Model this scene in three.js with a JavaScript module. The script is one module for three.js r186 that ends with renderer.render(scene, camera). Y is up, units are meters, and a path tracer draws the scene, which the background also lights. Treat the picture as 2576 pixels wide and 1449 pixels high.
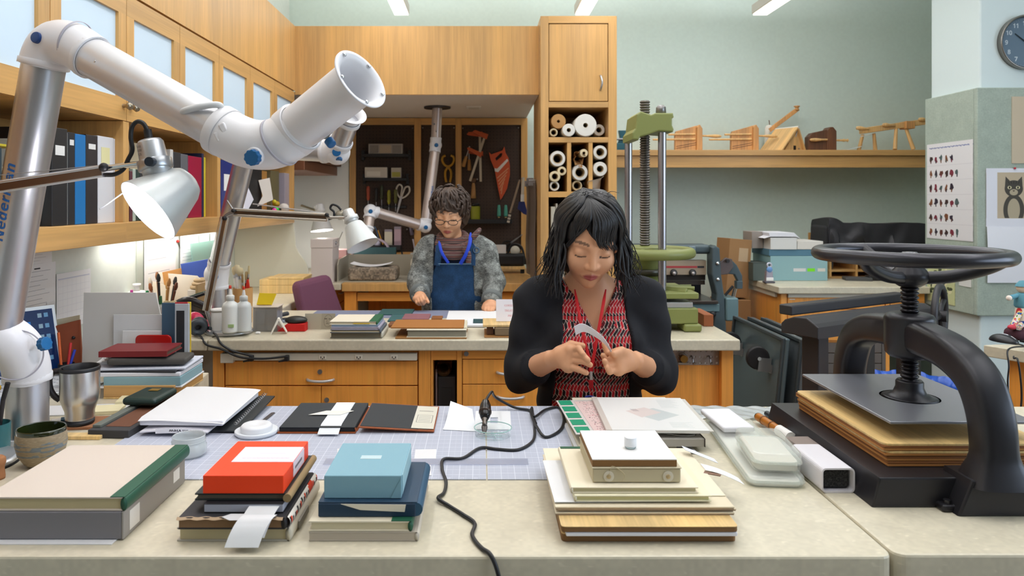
import*as THREE from 'three';
import{RoundedBoxGeometry}from 'three/addons/geometries/RoundedBoxGeometry.js';
import{mergeGeometries,mergeVertices,toCreasedNormals}from 'three/addons/utils/BufferGeometryUtils.js';
import{RectAreaLightUniformsLib}from 'three/addons/lights/RectAreaLightUniformsLib.js';
// ---- camera, exposure
RectAreaLightUniformsLib.init();
const F=1800,CX=1212,CY=505,H=1.457,HT=0.94;
const scene=new THREE.Scene();
scene.background=new THREE.Color(0x000000);
const renderer=new THREE.WebGLRenderer({antialias:true});
renderer.toneMapping=THREE.LinearToneMapping;
renderer.toneMappingExposure=1.0;
renderer.shadowMap.enabled=true;
const camera=new THREE.PerspectiveCamera(2*Math.atan(944 / F)*180 / Math.PI,2728 / 1888,0.05,40);
camera.setViewOffset(2728,1888,152,439,2576,1449);
camera.position.set(0,H,0);
camera.focus=1.75;camera.userData.fStop=6.3;
scene.add(camera);
// ---- helpers
const V=(x,y,z)=>new THREE.Vector3(x,y,z);
const P=(px,py,d)=>V((px-CX)*d / F,H-(py-CY)*d / F,-d);
const T=(px,py,h=HT)=>P(px,py,(H-h)*F / (py-CY));
const DT=(py,h=HT)=>(H-h)*F / (py-CY);
let seed=7;
const rnd=()=>{seed=(seed*1664525+1013904223)>>>0;return seed / 4294967296;};
const rr=(a,b)=>a+(b-a)*rnd();
const names={};
function numbered(n){const k=names[n]=(names[n]??-1)+1;return k?n+'_'+String(k).padStart(3,'0'):n;}
function boxUV(g){
if(g.index)g=g.toNonIndexed();
const p=g.attributes.position,n=g.attributes.normal,uv=new Float32Array(p.count*2);
for(let i=0;i<p.count;i+=3){
const nx=Math.abs(n.getX(i)+n.getX(i+1)+n.getX(i+2)),ny=Math.abs(n.getY(i)+n.getY(i+1)+n.getY(i+2)),nz=Math.abs(n.getZ(i)+n.getZ(i+1)+n.getZ(i+2));
for(let k=i;k<i+3;k++){
const x=p.getX(k),y=p.getY(k),z=p.getZ(k);
const[a,b]=ny>=nx&&ny>=nz?[x,z]:nx>=nz?[z,y]:[x,y];
uv[k*2]=a;uv[k*2+1]=b;
}
}
g.setAttribute('uv',new THREE.BufferAttribute(uv,2));
return g;
}
function mesh(g,m){
if(m.map||m.bumpMap||m.normalMap){if(!m.userData.keep)g=boxUV(g);}
const o=new THREE.Mesh(g,m);o.castShadow=o.receiveShadow=true;return o;
}
function tag(o,label,category,group,kind){o.userData.label=label;if(category)o.userData.category=category;if(group)o.userData.group=group;if(kind)o.userData.kind=kind;return o;}
function thing(name,label,category,pos=[0,0,0],turn=0,group){
const o=new THREE.Group();o.name=numbered(name);scene.add(o);
if(pos.isVector3)o.position.copy(pos);else o.position.set(...pos);
o.rotation.y=turn;return tag(o,label,category,group);
}
function part(parent,name,g,m,pos,rot,label){
const o=mesh(g,m);o.name=name;parent.add(o);
if(pos)pos.isVector3?o.position.copy(pos):o.position.set(...pos);
if(rot)o.rotation.set(...rot);
if(label)o.userData.label=label;
return o;
}
function solo(name,label,category,g,m,pos,turn,group){
const o=part(scene,numbered(name),g,m,pos);if(turn)o.rotation.y=turn;return tag(o,label,category,group);
}
function struct(name,g,m,label,pos){const o=part(scene,name,g,m,pos);o.userData.kind='structure';o.userData.label=label;return o;}
// geometries
const box=(w,h,d,r=0)=>r?new RoundedBoxGeometry(w,h,d,2,Math.min(r,w / 2.01,h / 2.01,d / 2.01)):new THREE.BoxGeometry(w,h,d);
const bb=(x0,x1,y0,y1,z0,z1,r=0)=>box(Math.abs(x1-x0),Math.abs(y1-y0),Math.abs(z1-z0),r).translate((x0+x1) / 2,(y0+y1) / 2,(z0+z1) / 2);
const cyl=(r0,r1,h,s=28,open=false)=>new THREE.CylinderGeometry(r1,r0,h,s,1,open);
const lathe=(pts,s=40)=>new THREE.LatheGeometry(pts.map(([r,y])=>new THREE.Vector2(r,y)),s);
const sph=(r,w=20,h=14)=>new THREE.SphereGeometry(r,w,h);
const torus=(R,r,a=48,b=14)=>new THREE.TorusGeometry(R,r,b,a).rotateX(Math.PI / 2);
const asV=(p)=>p.isVector3?p:V(...p);
const tube=(pts,r,n=24,s=8,closed=false)=>new THREE.TubeGeometry(new THREE.CatmullRomCurve3(pts.map(asV),closed),n,r,s,closed);
function rod(a,b,r0,r1=r0,s=16){
a=asV(a);b=asV(b);const d=b.clone().sub(a),g=new THREE.CylinderGeometry(r1,r0,d.length(),s);
g.applyQuaternion(new THREE.Quaternion().setFromUnitVectors(V(0,1,0),d.clone().normalize()));
return g.translate((a.x+b.x) / 2,(a.y+b.y) / 2,(a.z+b.z) / 2);
}
function along(g,a,b){
a=asV(a);b=asV(b);
return g.applyQuaternion(new THREE.Quaternion().setFromUnitVectors(V(0,1,0),b.clone().sub(a).normalize())).translate(a.x,a.y,a.z);
}
const merge=(list)=>{const l=list.map((g)=>{g=g.index?g.toNonIndexed():g;if(g.attributes.color&&!list.every((k)=>k.attributes.color))g.deleteAttribute('color');return g;});return mergeGeometries(l,false);};
function ext(pts,depth,bevel=0,curve=8){
const s=pts instanceof THREE.Shape?pts:new THREE.Shape(pts.map(([x,y])=>new THREE.Vector2(x,y)));
return new THREE.ExtrudeGeometry(s,{depth:depth-2*bevel,bevelEnabled:bevel>0,bevelSize:bevel,bevelThickness:bevel,bevelOffset:-bevel,bevelSegments:2,curveSegments:curve}).translate(0,0,bevel);
}
function grid(nu,nv,fn,closedU=false){
const p=[],uv=[],ix=[];
for(let j=0;j<=nv;j++)for(let i=0;i<=nu;i++){const q=fn(i / nu,j / nv);p.push(...(q.isVector3?q.toArray():q));uv.push(i / nu,j / nv);}
for(let j=0;j<nv;j++)for(let i=0;i<nu;i++){const a=j*(nu+1)+i,b=a+1,c=a+nu+1,e=c+1;ix.push(a,b,c,b,e,c);}
const g=new THREE.BufferGeometry();g.setAttribute('position',new THREE.Float32BufferAttribute(p,3));g.setAttribute('uv',new THREE.Float32BufferAttribute(uv,2));g.setIndex(ix);g.computeVertexNormals();return g;
}
function slabSheet(nu,nv,fn,th){
const top=grid(nu,nv,fn),pos=top.attributes.position,nor=top.attributes.normal,n=pos.count,p=[],uv=[],ix=[...top.index.array];
for(let i=0;i<n;i++){p.push(pos.getX(i),pos.getY(i),pos.getZ(i));uv.push(top.attributes.uv.getX(i),top.attributes.uv.getY(i));}
for(let i=0;i<n;i++){p.push(pos.getX(i)-nor.getX(i)*th,pos.getY(i)-nor.getY(i)*th,pos.getZ(i)-nor.getZ(i)*th);uv.push(0,0);}
for(let k=0;k<top.index.count;k+=3)ix.push(n+top.index.array[k],n+top.index.array[k+2],n+top.index.array[k+1]);
const w=nu+1,rim=[];for(let i=0;i<nu;i++)rim.push(i);for(let j=0;j<nv;j++)rim.push(j*w+nu);for(let i=nu;i>0;i--)rim.push(nv*w+i);for(let j=nv;j>0;j--)rim.push(j*w);
for(let k=0;k<rim.length;k++){const a=rim[k],b=rim[(k+1)%rim.length];ix.push(a,n+a,b,b,n+a,n+b);}
const g=new THREE.BufferGeometry();g.setAttribute('position',new THREE.Float32BufferAttribute(p,3));g.setAttribute('uv',new THREE.Float32BufferAttribute(uv,2));g.setIndex(ix);
return toCreasedNormals(g,0.7);
}
// textures
const lattice=new Float32Array(4096);for(let i=0;i<4096;i++)lattice[i]=rnd();
const hash2=(x,y)=>lattice[((x*73)^(y*151)^(x*y*7))&4095];
function pn(x,y,w,h){
const xi=Math.floor(x),yi=Math.floor(y);let fx=x-xi,fy=y-yi;fx=fx*fx*(3-2*fx);fy=fy*fy*(3-2*fy);
const m=(a,b)=>((a%b)+b)%b,x0=m(xi,w),x1=m(xi+1,w),y0=m(yi,h),y1=m(yi+1,h);
return(hash2(x0,y0)*(1-fx)+hash2(x1,y0)*fx)*(1-fy)+(hash2(x0,y1)*(1-fx)+hash2(x1,y1)*fx)*fy;
}
function dataTex(w,h,fn,srgb=true){
const a=new Uint8Array(w*h*4);
for(let y=0;y<h;y++)for(let x=0;x<w;x++){const c=fn(x / w,y / h,x,y),i=(y*w+x)*4;a[i]=Math.max(0,Math.min(255,c[0]));a[i+1]=Math.max(0,Math.min(255,c[1]));a[i+2]=Math.max(0,Math.min(255,c[2]));a[i+3]=255;}
const t=new THREE.DataTexture(a,w,h,THREE.RGBAFormat);t.wrapS=t.wrapT=THREE.RepeatWrapping;t.magFilter=THREE.LinearFilter;t.minFilter=THREE.LinearMipmapLinearFilter;t.generateMipmaps=true;
if(srgb)t.colorSpace=THREE.SRGBColorSpace;t.needsUpdate=true;return t;
}
function canvasMat(w,h,draw,opts={}){
const c=document.createElement('canvas');c.width=w;c.height=h;draw(c.getContext('2d'),w,h);
const t=new THREE.CanvasTexture(c);t.colorSpace=THREE.SRGBColorSpace;
const m=new THREE.MeshStandardMaterial({map:t,roughness:0.85,side:THREE.DoubleSide,...opts});m.userData.keep=true;return m;
}
const cache={};
function mat(color,rough=0.6,metal=0,extra){
const k=color+'|'+rough+'|'+metal;if(!extra&&cache[k])return cache[k];
const m=new THREE.MeshStandardMaterial({color,roughness:rough,metalness:metal,side:THREE.DoubleSide,...extra});if(!extra)cache[k]=m;return m;
}
const phys=(o)=>new THREE.MeshPhysicalMaterial({side:THREE.DoubleSide,...o});
function woodTex(base,amp,rep){
const t=dataTex(512,512,(u,v)=>{
const b=pn(u*9,v*1,9,1)-0.5,m=pn(u*48+0.6*pn(u*6,v*4,6,4),v*3,48,3)-0.5,f=pn(u*230,v*9,230,9)-0.5;
const s=1+amp*(0.55*b+0.55*m+0.45*f);
return[base[0]*s,base[1]*(s-0.02*b),base[2]*(s-0.1*b)];
});
t.repeat.set(rep,rep);return t;
}
const woodMap=woodTex([206,160,98],0.16,1);
const turned=(t)=>{const c=t.clone();c.rotation=Math.PI / 2;c.needsUpdate=true;return c;};
const woodV=mat('#ffffff',0.42,0,{map:woodMap});
const woodH=mat('#ffffff',0.42,0,{map:turned(woodMap)});
const lowMap=woodTex([246,166,74],0.16,1),woodL=mat('#ffffff',0.42,0,{map:lowMap}),woodLH=mat('#ffffff',0.42,0,{map:turned(lowMap)});
const boardMap=woodTex([222,188,128],0.2,1.6);
const plyTop=mat('#ffffff',0.5,0,{map:boardMap});
const pineV=mat('#ffffff',0.5,0,{map:woodTex([205,150,92],0.22,2)});
const darkWood=mat('#ffffff',0.45,0,{map:woodTex([104,68,46],0.3,2)});
const stoneMap=dataTex(512,512,(u,v)=>{
const a=pn(u*12,v*12,12,12)-0.5,b=pn(u*70,v*70,70,70)-0.5;
let fl=pn(u*34+v*21,v*90,55,90);fl=fl>0.86?(fl-0.86)*120:0;
const g=1+0.05*a+0.05*b;return[211*g+fl,202*g+fl,178*g+fl];
});
stoneMap.repeat.set(2.2,2.2);
const stone=mat('#ffffff',0.38,0,{map:stoneMap});
const wallMap=dataTex(256,256,(u,v)=>{const a=pn(u*60,v*60,60,60)-0.5;const g=1+0.02*a;return[206*g,221*g,211*g];});
const wallPaint=mat('#ffffff',0.8,0,{map:wallMap});
const white=mat('#eceae6',0.6),offWhite=mat('#e4e0d4',0.7),black=mat('#17171a',0.5),cream=mat('#e9dfc9',0.75),paper=mat('#e4e4e5',0.85),greyMetal=mat('#b9bbbd',0.32,0.85),chrome=mat('#d5d7da',0.14,1),steel=mat('#a9a9ac',0.28,0.95),pages=mat('#d8ccab',0.9),darkPlastic=mat('#1c1d20',0.45);
const alu=mat('#c9cacf',0.34,0.9),plasticWhite=mat('#e9e8ea',0.35),blueKnob=mat('#0d5f96',0.45);
// ---- ceiling lights (rows running away from the camera)
const housing=mat('#c9c4ba',0.5),diffuser=mat('#ffffff',0.6,0,{emissive:'#fff7ec',emissiveIntensity:1.6});
const LAMP=9.5,UP=32,rowsX=[-0.56,0.70,1.94],rowName=['over the tool alcove','over the paper-roll tower','over the toy shelf'];
rowsX.forEach((x,i)=>{
[[5.0,2.7],[2.4,0.1]].forEach(([d0,d1],k)=>{
const t=thing('pendant_light',k?'white linear pendant light above the nearer benches, in the row '+rowName[i]:'white linear pendant light '+rowName[i],'lamp',[x,2.75,-(d0+d1) / 2],0,'linear pendant lights');
const L=d0-d1;
part(t,'housing',bb(-0.055,0.055,0.012,0.075,-L / 2,L / 2,0.004),housing);
part(t,'diffuser',bb(-0.048,0.048,0,0.011,-L / 2+0.01,L / 2-0.01),diffuser);
for(const s of[-1,1])part(t,'suspension_cable',cyl(0.003,0.003,0.8,6),steel,[0,0.075+0.4,s*L*0.4]);
const l=new THREE.RectAreaLight('#f6f7ff',LAMP,0.1,L-0.02);l.position.set(0,-0.006,0);l.rotation.x=-Math.PI / 2;l.castShadow=true;t.add(l);l.name='tube_light';
part(t,'upper_diffuser',bb(-0.045,0.045,0.0752,0.08,-L / 2+0.02,L / 2-0.02),diffuser);const k2=new THREE.RectAreaLight('#f6f7ff',UP,0.09,L-0.04);k2.position.y=0.086;k2.rotation.x=Math.PI / 2;k2.castShadow=true;t.add(k2);k2.name='upward_light';
});
});
// ---- room shell
const XL=-1.48,XR=4.4,ZB=-5.5,ZF=3.2,CEIL=3.62;
struct('floor',bb(XL-0.2,XR+0.2,-0.12,0,ZB-0.2,ZF+0.2),mat('#8d8578',0.6),'grey brown floor of the workshop');
struct('ceiling',bb(XL-0.2,XR+0.2,CEIL,CEIL+0.12,ZB-0.2,ZF+0.2),mat('#e8e8e2',0.9),'white ceiling above the pendant lights');
struct('wall_back',bb(XL-0.2,XR+0.2,0,CEIL,ZB-0.15,ZB),wallPaint,'pale mint painted back wall');
struct('wall_left',bb(XL-0.15,XL,0,CEIL,ZB,ZF),mat('#ffffff',0.8,0,{map:dataTex(256,256,(u,v)=>{const a=pn(u*60,v*60,60,60)-0.5;const g=1+0.02*a;return[220*g,226*g,217*g];})}),'pale wall under the glazed cabinets');
struct('wall_right',merge([bb(XR,XR+0.15,0,1.0,ZB,ZF),bb(XR,XR+0.15,2.7,CEIL,ZB,ZF),bb(XR,XR+0.15,1.0,2.7,ZB,-1.7),bb(XR,XR+0.15,1.0,2.7,2.1,ZF)]),wallPaint,'mint painted side wall');
{const w=struct('window_1',bb(XR+0.07,XR+0.078,1.03,2.67,-1.67,2.07),mat('#e6f0fa',0.4,0,{emissive:'#cfe2fa',emissiveIntensity:1.2}),'daylit frosted window behind the camera');for(const z of[-1.685,-0.43,0.83,2.085])part(w,'frame_post',bb(XR+0.05,XR+0.1,1.0,2.7,z-0.015,z+0.015),white);for(const y of[1.015,2.685])part(w,'frame_rail',bb(XR+0.05,XR+0.1,y-0.015,y+0.015,-1.67,2.07),white);
const l=new THREE.RectAreaLight('#cfe2fa',4,3.7,1.64);l.position.set(XR+0.045,1.85,0.2);l.rotation.y=Math.PI / 2;l.castShadow=true;scene.add(l);l.name='daylight';}
struct('wall_front',bb(XL-0.2,XR+0.2,0,CEIL,ZF,ZF+0.15),mat('#8a8379',0.85),'wall behind the camera');
// column with fabric pinboard
const col=struct('wall_column',bb(2.736,3.9,0,CEIL,-4.36,-3.93,0.012),mat('#d9e6e6',0.75),'pale blue painted column carrying the clock');
const fab=dataTex(256,256,(u,v,x,y)=>{const g=1+0.06*(pn(u*128,v*40,128,40)-0.5)+0.06*(pn(u*40,v*128,40,128)-0.5)+0.05*(pn(u*8,v*8,8,8)-0.5);return[168*g,180*g,167*g];});fab.repeat.set(3,3);
const fabric=mat('#ffffff',0.95,0,{map:fab});
const yTopF=H+285*3.9 / F,yBotF=H-290*3.9 / F;
{const t=thing('pinboard','sage green fabric pinboard wrapped around the pale column','pinboard',[2.70,yBotF,-3.9]);
part(t,'panel',bb(0,1.2,0,yTopF-yBotF,-0.029,0,0.006),fabric);
part(t,'panel',bb(0,0.034,0,yTopF-yBotF,-0.46,-0.03,0.006),fabric);}
// clock
{const r=0.15,t=thing('wall_clock','round wall clock with grey-blue dial and chrome rim on the column','clock',P(2576,108,3.93));
part(t,'rim',lathe([[r-0.016,0.002],[r-0.012,0.03],[r-0.004,0.038],[r,0.03],[r,0],[r-0.016,0]],64).rotateX(Math.PI / 2),mat('#8b8680',0.25,0.9));
const face=canvasMat(512,512,(c,w)=>{
c.fillStyle='#5f7486';c.fillRect(0,0,w,w);c.strokeStyle='#e6ecef';c.fillStyle='#e6ecef';c.textAlign='center';c.textBaseline='middle';c.font='58px sans-serif';c.lineWidth=2.5;
for(let i=1;i<=12;i++){const a=i*Math.PI / 6;c.strokeText(String(i),256+196*Math.sin(a),256-196*Math.cos(a));}
for(let i=0;i<60;i++){const a=i*Math.PI / 30;c.fillRect(256+236*Math.sin(a)-1,256-236*Math.cos(a)-1,3,3);}
},{roughness:0.5});
part(t,'dial',new THREE.CircleGeometry(r-0.013,48),face,[0,0,0.012]);
part(t,'hour_hand',rod([0,0,0.017],[-0.062,0.048,0.017],0.0035,0.002,8),mat('#1d2a33',0.5));
part(t,'minute_hand',rod([0,0,0.02],[0.05,0.1,0.02],0.0025,0.0015,8),mat('#1d2a33',0.5));}
// things pinned on the column
const colFront=-3.9+0.0,colSide=2.70;
function pinFront(name,label,cat,px0,px1,py0,py1,m){const a=P(px0,py0,3.899),b=P(px1,py1,3.899);return solo(name,label,cat,box(b.x-a.x,a.y-b.y,0.004),m,[(a.x+b.x) / 2,(a.y+b.y) / 2,-3.8975]);}
pinFront('card_sheet','plain buff card pinned on the green pinboard above the cat calendar','card',2545,2640,243,411,mat('#cbbba2',0.8));
{const a=P(2486,423,3.88),b=P(2615,712,3.88),w=b.x-a.x,h=a.y-b.y;
const t=thing('wall_calendar','cat picture wall calendar hanging open on the pinboard','calendar',[a.x+w / 2,b.y,-3.896]);
const pic=canvasMat(512,560,(c,W,Hh)=>{
c.fillStyle='#e6e6ee';c.fillRect(0,0,W,Hh);c.fillStyle='#c3b298';c.fillRect(110,40,330,440);
c.fillStyle='#4a463f';c.beginPath();c.ellipse(275,400,105,150,0,0,7);c.fill();c.beginPath();c.ellipse(275,195,92,80,0,0,7);c.fill();
for(const s of[-1,1]){c.beginPath();c.moveTo(275+s*90,190);c.lineTo(275+s*82,78);c.lineTo(275+s*25,135);c.fill();}
c.fillStyle='#b5a88f';c.beginPath();c.ellipse(275,400,62,110,0,0,7);c.fill();c.beginPath();c.ellipse(275,230,42,30,0,0,7);c.fill();
for(const s of[-1,1]){c.fillStyle='#d9d0a8';c.beginPath();c.ellipse(275+s*42,185,21,16,0,0,7);c.fill();c.fillStyle='#15130f';c.beginPath();c.ellipse(275+s*42,185,8,12,0,0,7);c.fill();}
c.strokeStyle='#26231e';c.lineWidth=5;for(let k=0;k<5;k++){c.beginPath();c.moveTo(215+k*30,125);c.lineTo(235+k*20,150);c.stroke();}
c.fillStyle='#40332b';c.beginPath();c.moveTo(262,212);c.lineTo(288,212);c.lineTo(275,226);c.fill();
c.fillRect(0,478,1,1);c.fillStyle='#c3b298';c.fillRect(110,478,330,6);c.fillStyle='#e6e6ee';c.fillRect(0,481,W,90);
});
const cal=canvasMat(512,560,(c,W,Hh)=>{c.fillStyle='#eeeef4';c.fillRect(0,0,W,Hh);c.fillStyle='#8c8c96';c.font='26px serif';c.fillText('A U G U S T',60,50);c.font='18px sans-serif';let n=1;for(let j=0;j<5;j++)for(let i=0;i<7;i++){if(n<=31)c.fillText(String(n),50+i*62,150+j*84);n++;}});
const hm=h*0.49;
part(t,'picture_page',box(w,h-hm,0.003),pic,[0,hm+(h-hm) / 2,0]);
part(t,'month_page',slabSheet(6,8,(u,v)=>[(u-0.5)*w*0.985,hm*(1-v),0.002+0.006*Math.sin(v*Math.PI)+0.004*(1-u)*v],0.002),cal);
part(t,'push_pin',sph(0.006,12,8),mat('#c2283c',0.4),[w*0.05,h*1.0,0.006]);
part(t,'hanging_pen',rod([w*0.42,hm*0.95,0.016],[w*0.40,hm*0.12,0.016],0.004,0.003,8),mat('#6b5a86',0.4));}
// poster and photographs on the side of the column
function pinSide(name,label,cat,d0,d1,y0,y1,m){return solo(name,label,cat,box(0.003,y1-y0,Math.abs(d1-d0)).rotateY(0),m,[colSide-0.0017,(y0+y1) / 2,-(d0+d1) / 2]);}
const poster=canvasMat(360,512,(c,W,Hh)=>{
c.fillStyle='#e2e0e2';c.fillRect(0,0,W,Hh);c.fillStyle='#4a5a9a';for(let i=0;i<44;i++)c.fillRect(20+i*7.2,20+(i%3),5,4+(i*5%4));
c.fillStyle='#cfccd0';for(let j=0;j<6;j++)c.fillRect(0,46+j*78+72,W,2);
const pal=['#3a2420','#5a2f24','#2b2030','#7a4a2c','#4a5a5a','#7a2436'];
for(let j=0;j<6;j++)for(let i=0;i<6;i++){if(i===5&&j%2===0)continue;const x=34+i*42,y=84+j*78;c.fillStyle=pal[(i*5+j*3)%6];c.beginPath();for(let k=0;k<9;k++){const a=k*0.7,r=7+12*hash2(i*13+k,j*7+3);c.lineTo(x+r*Math.cos(a),y+1.3*r*Math.sin(a));}c.fill();c.fillStyle=pal[(i+j*2+1)%6];c.fillRect(x-4,y+6,8,16);}
});
pinSide('poster','white poster with rows of small brown tool pictures on the column side','poster',3.93,4.335,P(2460,608,3.93).y,P(2460,350,3.93).y,poster);
pinSide('photo_print','green and cream group photograph pinned low behind the press wheel','photo',4.08,4.33,P(2400,768,4.1).y,P(2400,655,4.1).y,canvasMat(256,256,(c,W)=>{c.fillStyle='#c9cf9a';c.fillRect(0,0,W,W);c.fillStyle='#8a9c3a';c.fillRect(0,0,W,30);for(let i=0;i<60;i++){c.fillStyle=i%3?'#4a5236':'#e0dcb4';const x=20+210*hash2(i,5),y=60+180*hash2(9,i+2);c.beginPath();c.ellipse(x,y,9,18,hash2(i,i)*2,0,7);c.fill();}}));
pinSide('photo_print','small black and white portrait photograph pinned on the column side','photo',3.945,4.045,P(2440,722,3.97).y,P(2440,662,3.97).y,canvasMat(128,160,(c)=>{c.fillStyle='#dfe0dc';c.fillRect(0,0,128,160);c.fillStyle='#6c6f6c';c.fillRect(14,10,100,100);c.fillStyle='#e6e4e0';c.beginPath();c.ellipse(60,36,16,20,0,0,7);c.fill();c.fillStyle='#1e1f20';c.fillRect(34,58,58,52);}));
// ---- left wall: glazed cabinets over open shelves
const XC=-1.123,yS0=H-0.132,yS1=H-0.068,yD0=H+0.252,yD1=H+0.652,yTop=H+1.05;
const frosted=phys({color:'#d2e6f4',roughness:0.55,metalness:0,clearcoat:0.15,clearcoatRoughness:0.3});
struct('trim_soffit',bb(XL,XC,yD1+0.008,yTop,-4.3,0.6),woodV,'veneered soffit above the glazed cabinets');
const unitLabel=['glazed maple wall cabinet beside the camera, mostly out of frame','glazed maple wall cabinet holding the black, blue and white binders','glazed maple wall cabinet holding the red binder','long glazed maple wall cabinet ending at the tool alcove'];
[[0.66,1.46,2],[1.46,2.262,2],[2.262,3.06,2],[3.06,4.29,3]].forEach(([d0,d1,n],k)=>{
const t=thing('wall_cabinet',unitLabel[k],'cabinet',[XL,yS0,-(d0+d1) / 2],0,'glazed wall cabinets');
const L=d1-d0,w=XC-XL,hz=L / 2;
part(t,'bottom_shelf',bb(0.001,w,0,yS1-yS0,-hz,hz,0.002),woodH);
part(t,'back_panel',bb(0.001,0.012,yS1-yS0,yD1-yS0,-hz,hz),woodH);
part(t,'middle_shelf',bb(0.012,w-0.025,yD0-yS0,yD0-yS0+0.02,-hz,hz),woodH);
part(t,'top_panel',bb(0.012,w-0.022,yD1-yS0-0.018,yD1-yS0,-hz,hz),woodH);
for(const s of[-1,1])part(t,'side_panel',bb(0.012,w-(s<0?0.001:0.002),yS1-yS0,(yD1-yS0)-0.402,s*hz,s*(hz-0.019)),woodV);
for(const s of[-1,1])part(t,'side_panel',bb(0.012,w-0.023,yD0-yS0+0.02,yD1-yS0-0.018,s*hz,s*(hz-0.019)),woodV);
const p=L / n;
for(let i=0;i<n;i++){
const z0=-hz+i*p+0.0015,z1=-hz+(i+1)*p-0.0015,y0=yD0-yS0,y1=yD1-yS0;
const door=new THREE.Group();door.name='door';t.add(door);part(door,'rail',bb(w-0.021,w,y0,y0+0.07,z0,z1),woodH);part(door,'rail',bb(w-0.021,w,y1-0.067,y1,z0,z1),woodH);
part(door,'stile',bb(w-0.021,w,y0+0.07,y1-0.067,z0,z0+0.048),woodV);part(door,'stile',bb(w-0.021,w,y0+0.07,y1-0.067,z1-0.048,z1),woodV);
part(door,'frosted_pane',bb(w-0.016,w-0.010,y0+0.068,y1-0.065,z0+0.046,z1-0.046),frosted);
const ks=i%2===(n===3?0:0)?z0+0.02:z1-0.02;
part(door,'knob',lathe([[0.0001,0.03],[0.011,0.028],[0.014,0.02],[0.009,0.013],[0.005,0.008],[0.007,0]],18).rotateZ(-Math.PI / 2),mat('#a59a86',0.3,0.9),[w,y0+0.045,ks]);
}
});
// end panel below the last cabinet, with a curved front edge
{const s=new THREE.Shape();const e=P(740,565,4.3),yb=HT+0.001;s.moveTo(XL,yb);s.lineTo(P(777,700,4.3).x,yb);s.lineTo(P(777,700,4.3).x,P(0,690,4.3).y);s.bezierCurveTo(P(776,0,4.3).x,P(0,640,4.3).y,P(744,0,4.3).x,P(0,650,4.3).y,P(744,0,4.3).x,P(0,600,4.3).y);s.lineTo(e.x,yS0-0.001);s.lineTo(XL,yS0-0.001);s.closePath();
const o=struct('wall_end_panel',ext(s,0.02,0.002,16),mat('#d9d6c2',0.7),'cream end panel with curved edge under the cabinets');o.position.z=-4.3;}
// under-shelf task light
{const t=thing('under_shelf_light','slim white strip light under the wall cabinets','lamp',[XL+0.07,yS0-0.017,-3.35]);
part(t,'housing',bb(-0.03,0.03,0.008,0.0165,-0.6,0.6,0.003),white);part(t,'diffuser',bb(-0.025,0.025,0.002,0.008,-0.59,0.59),diffuser);
const l=new THREE.RectAreaLight('#fffaf4',13,0.05,1.18);l.position.y=-0.001;l.rotation.x=-Math.PI / 2;l.castShadow=true;t.add(l);l.name='strip_light';}
// ---- valance over the alcove, alcove ceiling, tower
const XT0=0.345,XT1=0.793,DV=4.3,DTW=4.2,yV0=H+267*DV / F;
{const t=struct('trim_valance',bb(XC,XT0-0.002,yV0,yTop,-DV-0.02,-DV),woodV,'wide maple valance above the tool alcove');
struct('ceiling_alcove',bb(XL,XT0-0.002,yV0-0.001,yV0+0.02,ZB,-DV-0.021),mat('#ebe3dc',0.7),'grey ceiling of the tool alcove');
const l=thing('recessed_light','square recessed ceiling light switched off in the alcove','lamp',[P(1192,269,4.9).x,yV0-0.009,-4.86]);part(l,'trim_ring',bb(-0.05,0.05,0,0.008,-0.05,0.05,0.002),white);part(l,'lens',bb(-0.035,0.035,-0.003,0,-0.035,0.035),mat('#d8d4cc',0.5));}
{const t=thing('storage_tower','tall maple storage tower with cupboard door above paper-roll pigeonholes','cabinet',[XT0,0,-DTW]);
const W=XT1-XT0,D=0.55,yT=P(0,40,DTW).y,yy=(py)=>P(0,py,DTW).y,xx=(px)=>P(px,0,DTW).x-XT0;
part(t,'side_panel',bb(0,0.047,0,yT,-D,0,0.002),woodV);part(t,'side_panel',bb(W-0.05,W,0,yT,-D,0,0.002),woodV);
part(t,'back_panel',bb(0.047,W-0.05,0,yT,-D,-D+0.012),woodV);
part(t,'top_rail',bb(0.047,W-0.05,yy(58),yT,-D+0.012,-0.0005),woodH);
for(const[a,b]of[[270,256],[358,345],[496,482]])part(t,'shelf',bb(0.047,W-0.05,yy(a),yy(b),-D+0.012,-0.001),woodH);
part(t,'shelf',bb(0.047,W-0.05,0.5,0.52,-D+0.012,-0.001),woodH);
for(const[px0,px1,a,b]of[[1427,1437,482,358],[1481,1491,482,358],[1427,1437,720,496],[1481,1491,720,496]])part(t,'divider',bb(xx(px0),xx(px1),yy(a),yy(b),-D+0.012,-0.004),woodV);
const door=part(t,'door',bb(0.05,W-0.053,yy(254),yy(60),-0.022,-0.004,0.002),woodV);
part(door,'handle',tube([[xx(1511),yy(226),-0.004],[xx(1511),yy(222),0.016],[xx(1513),yy(208),0.026],[xx(1511),yy(194),0.016],[xx(1511),yy(190),-0.004]],0.006,20,8),greyMetal);}
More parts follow.
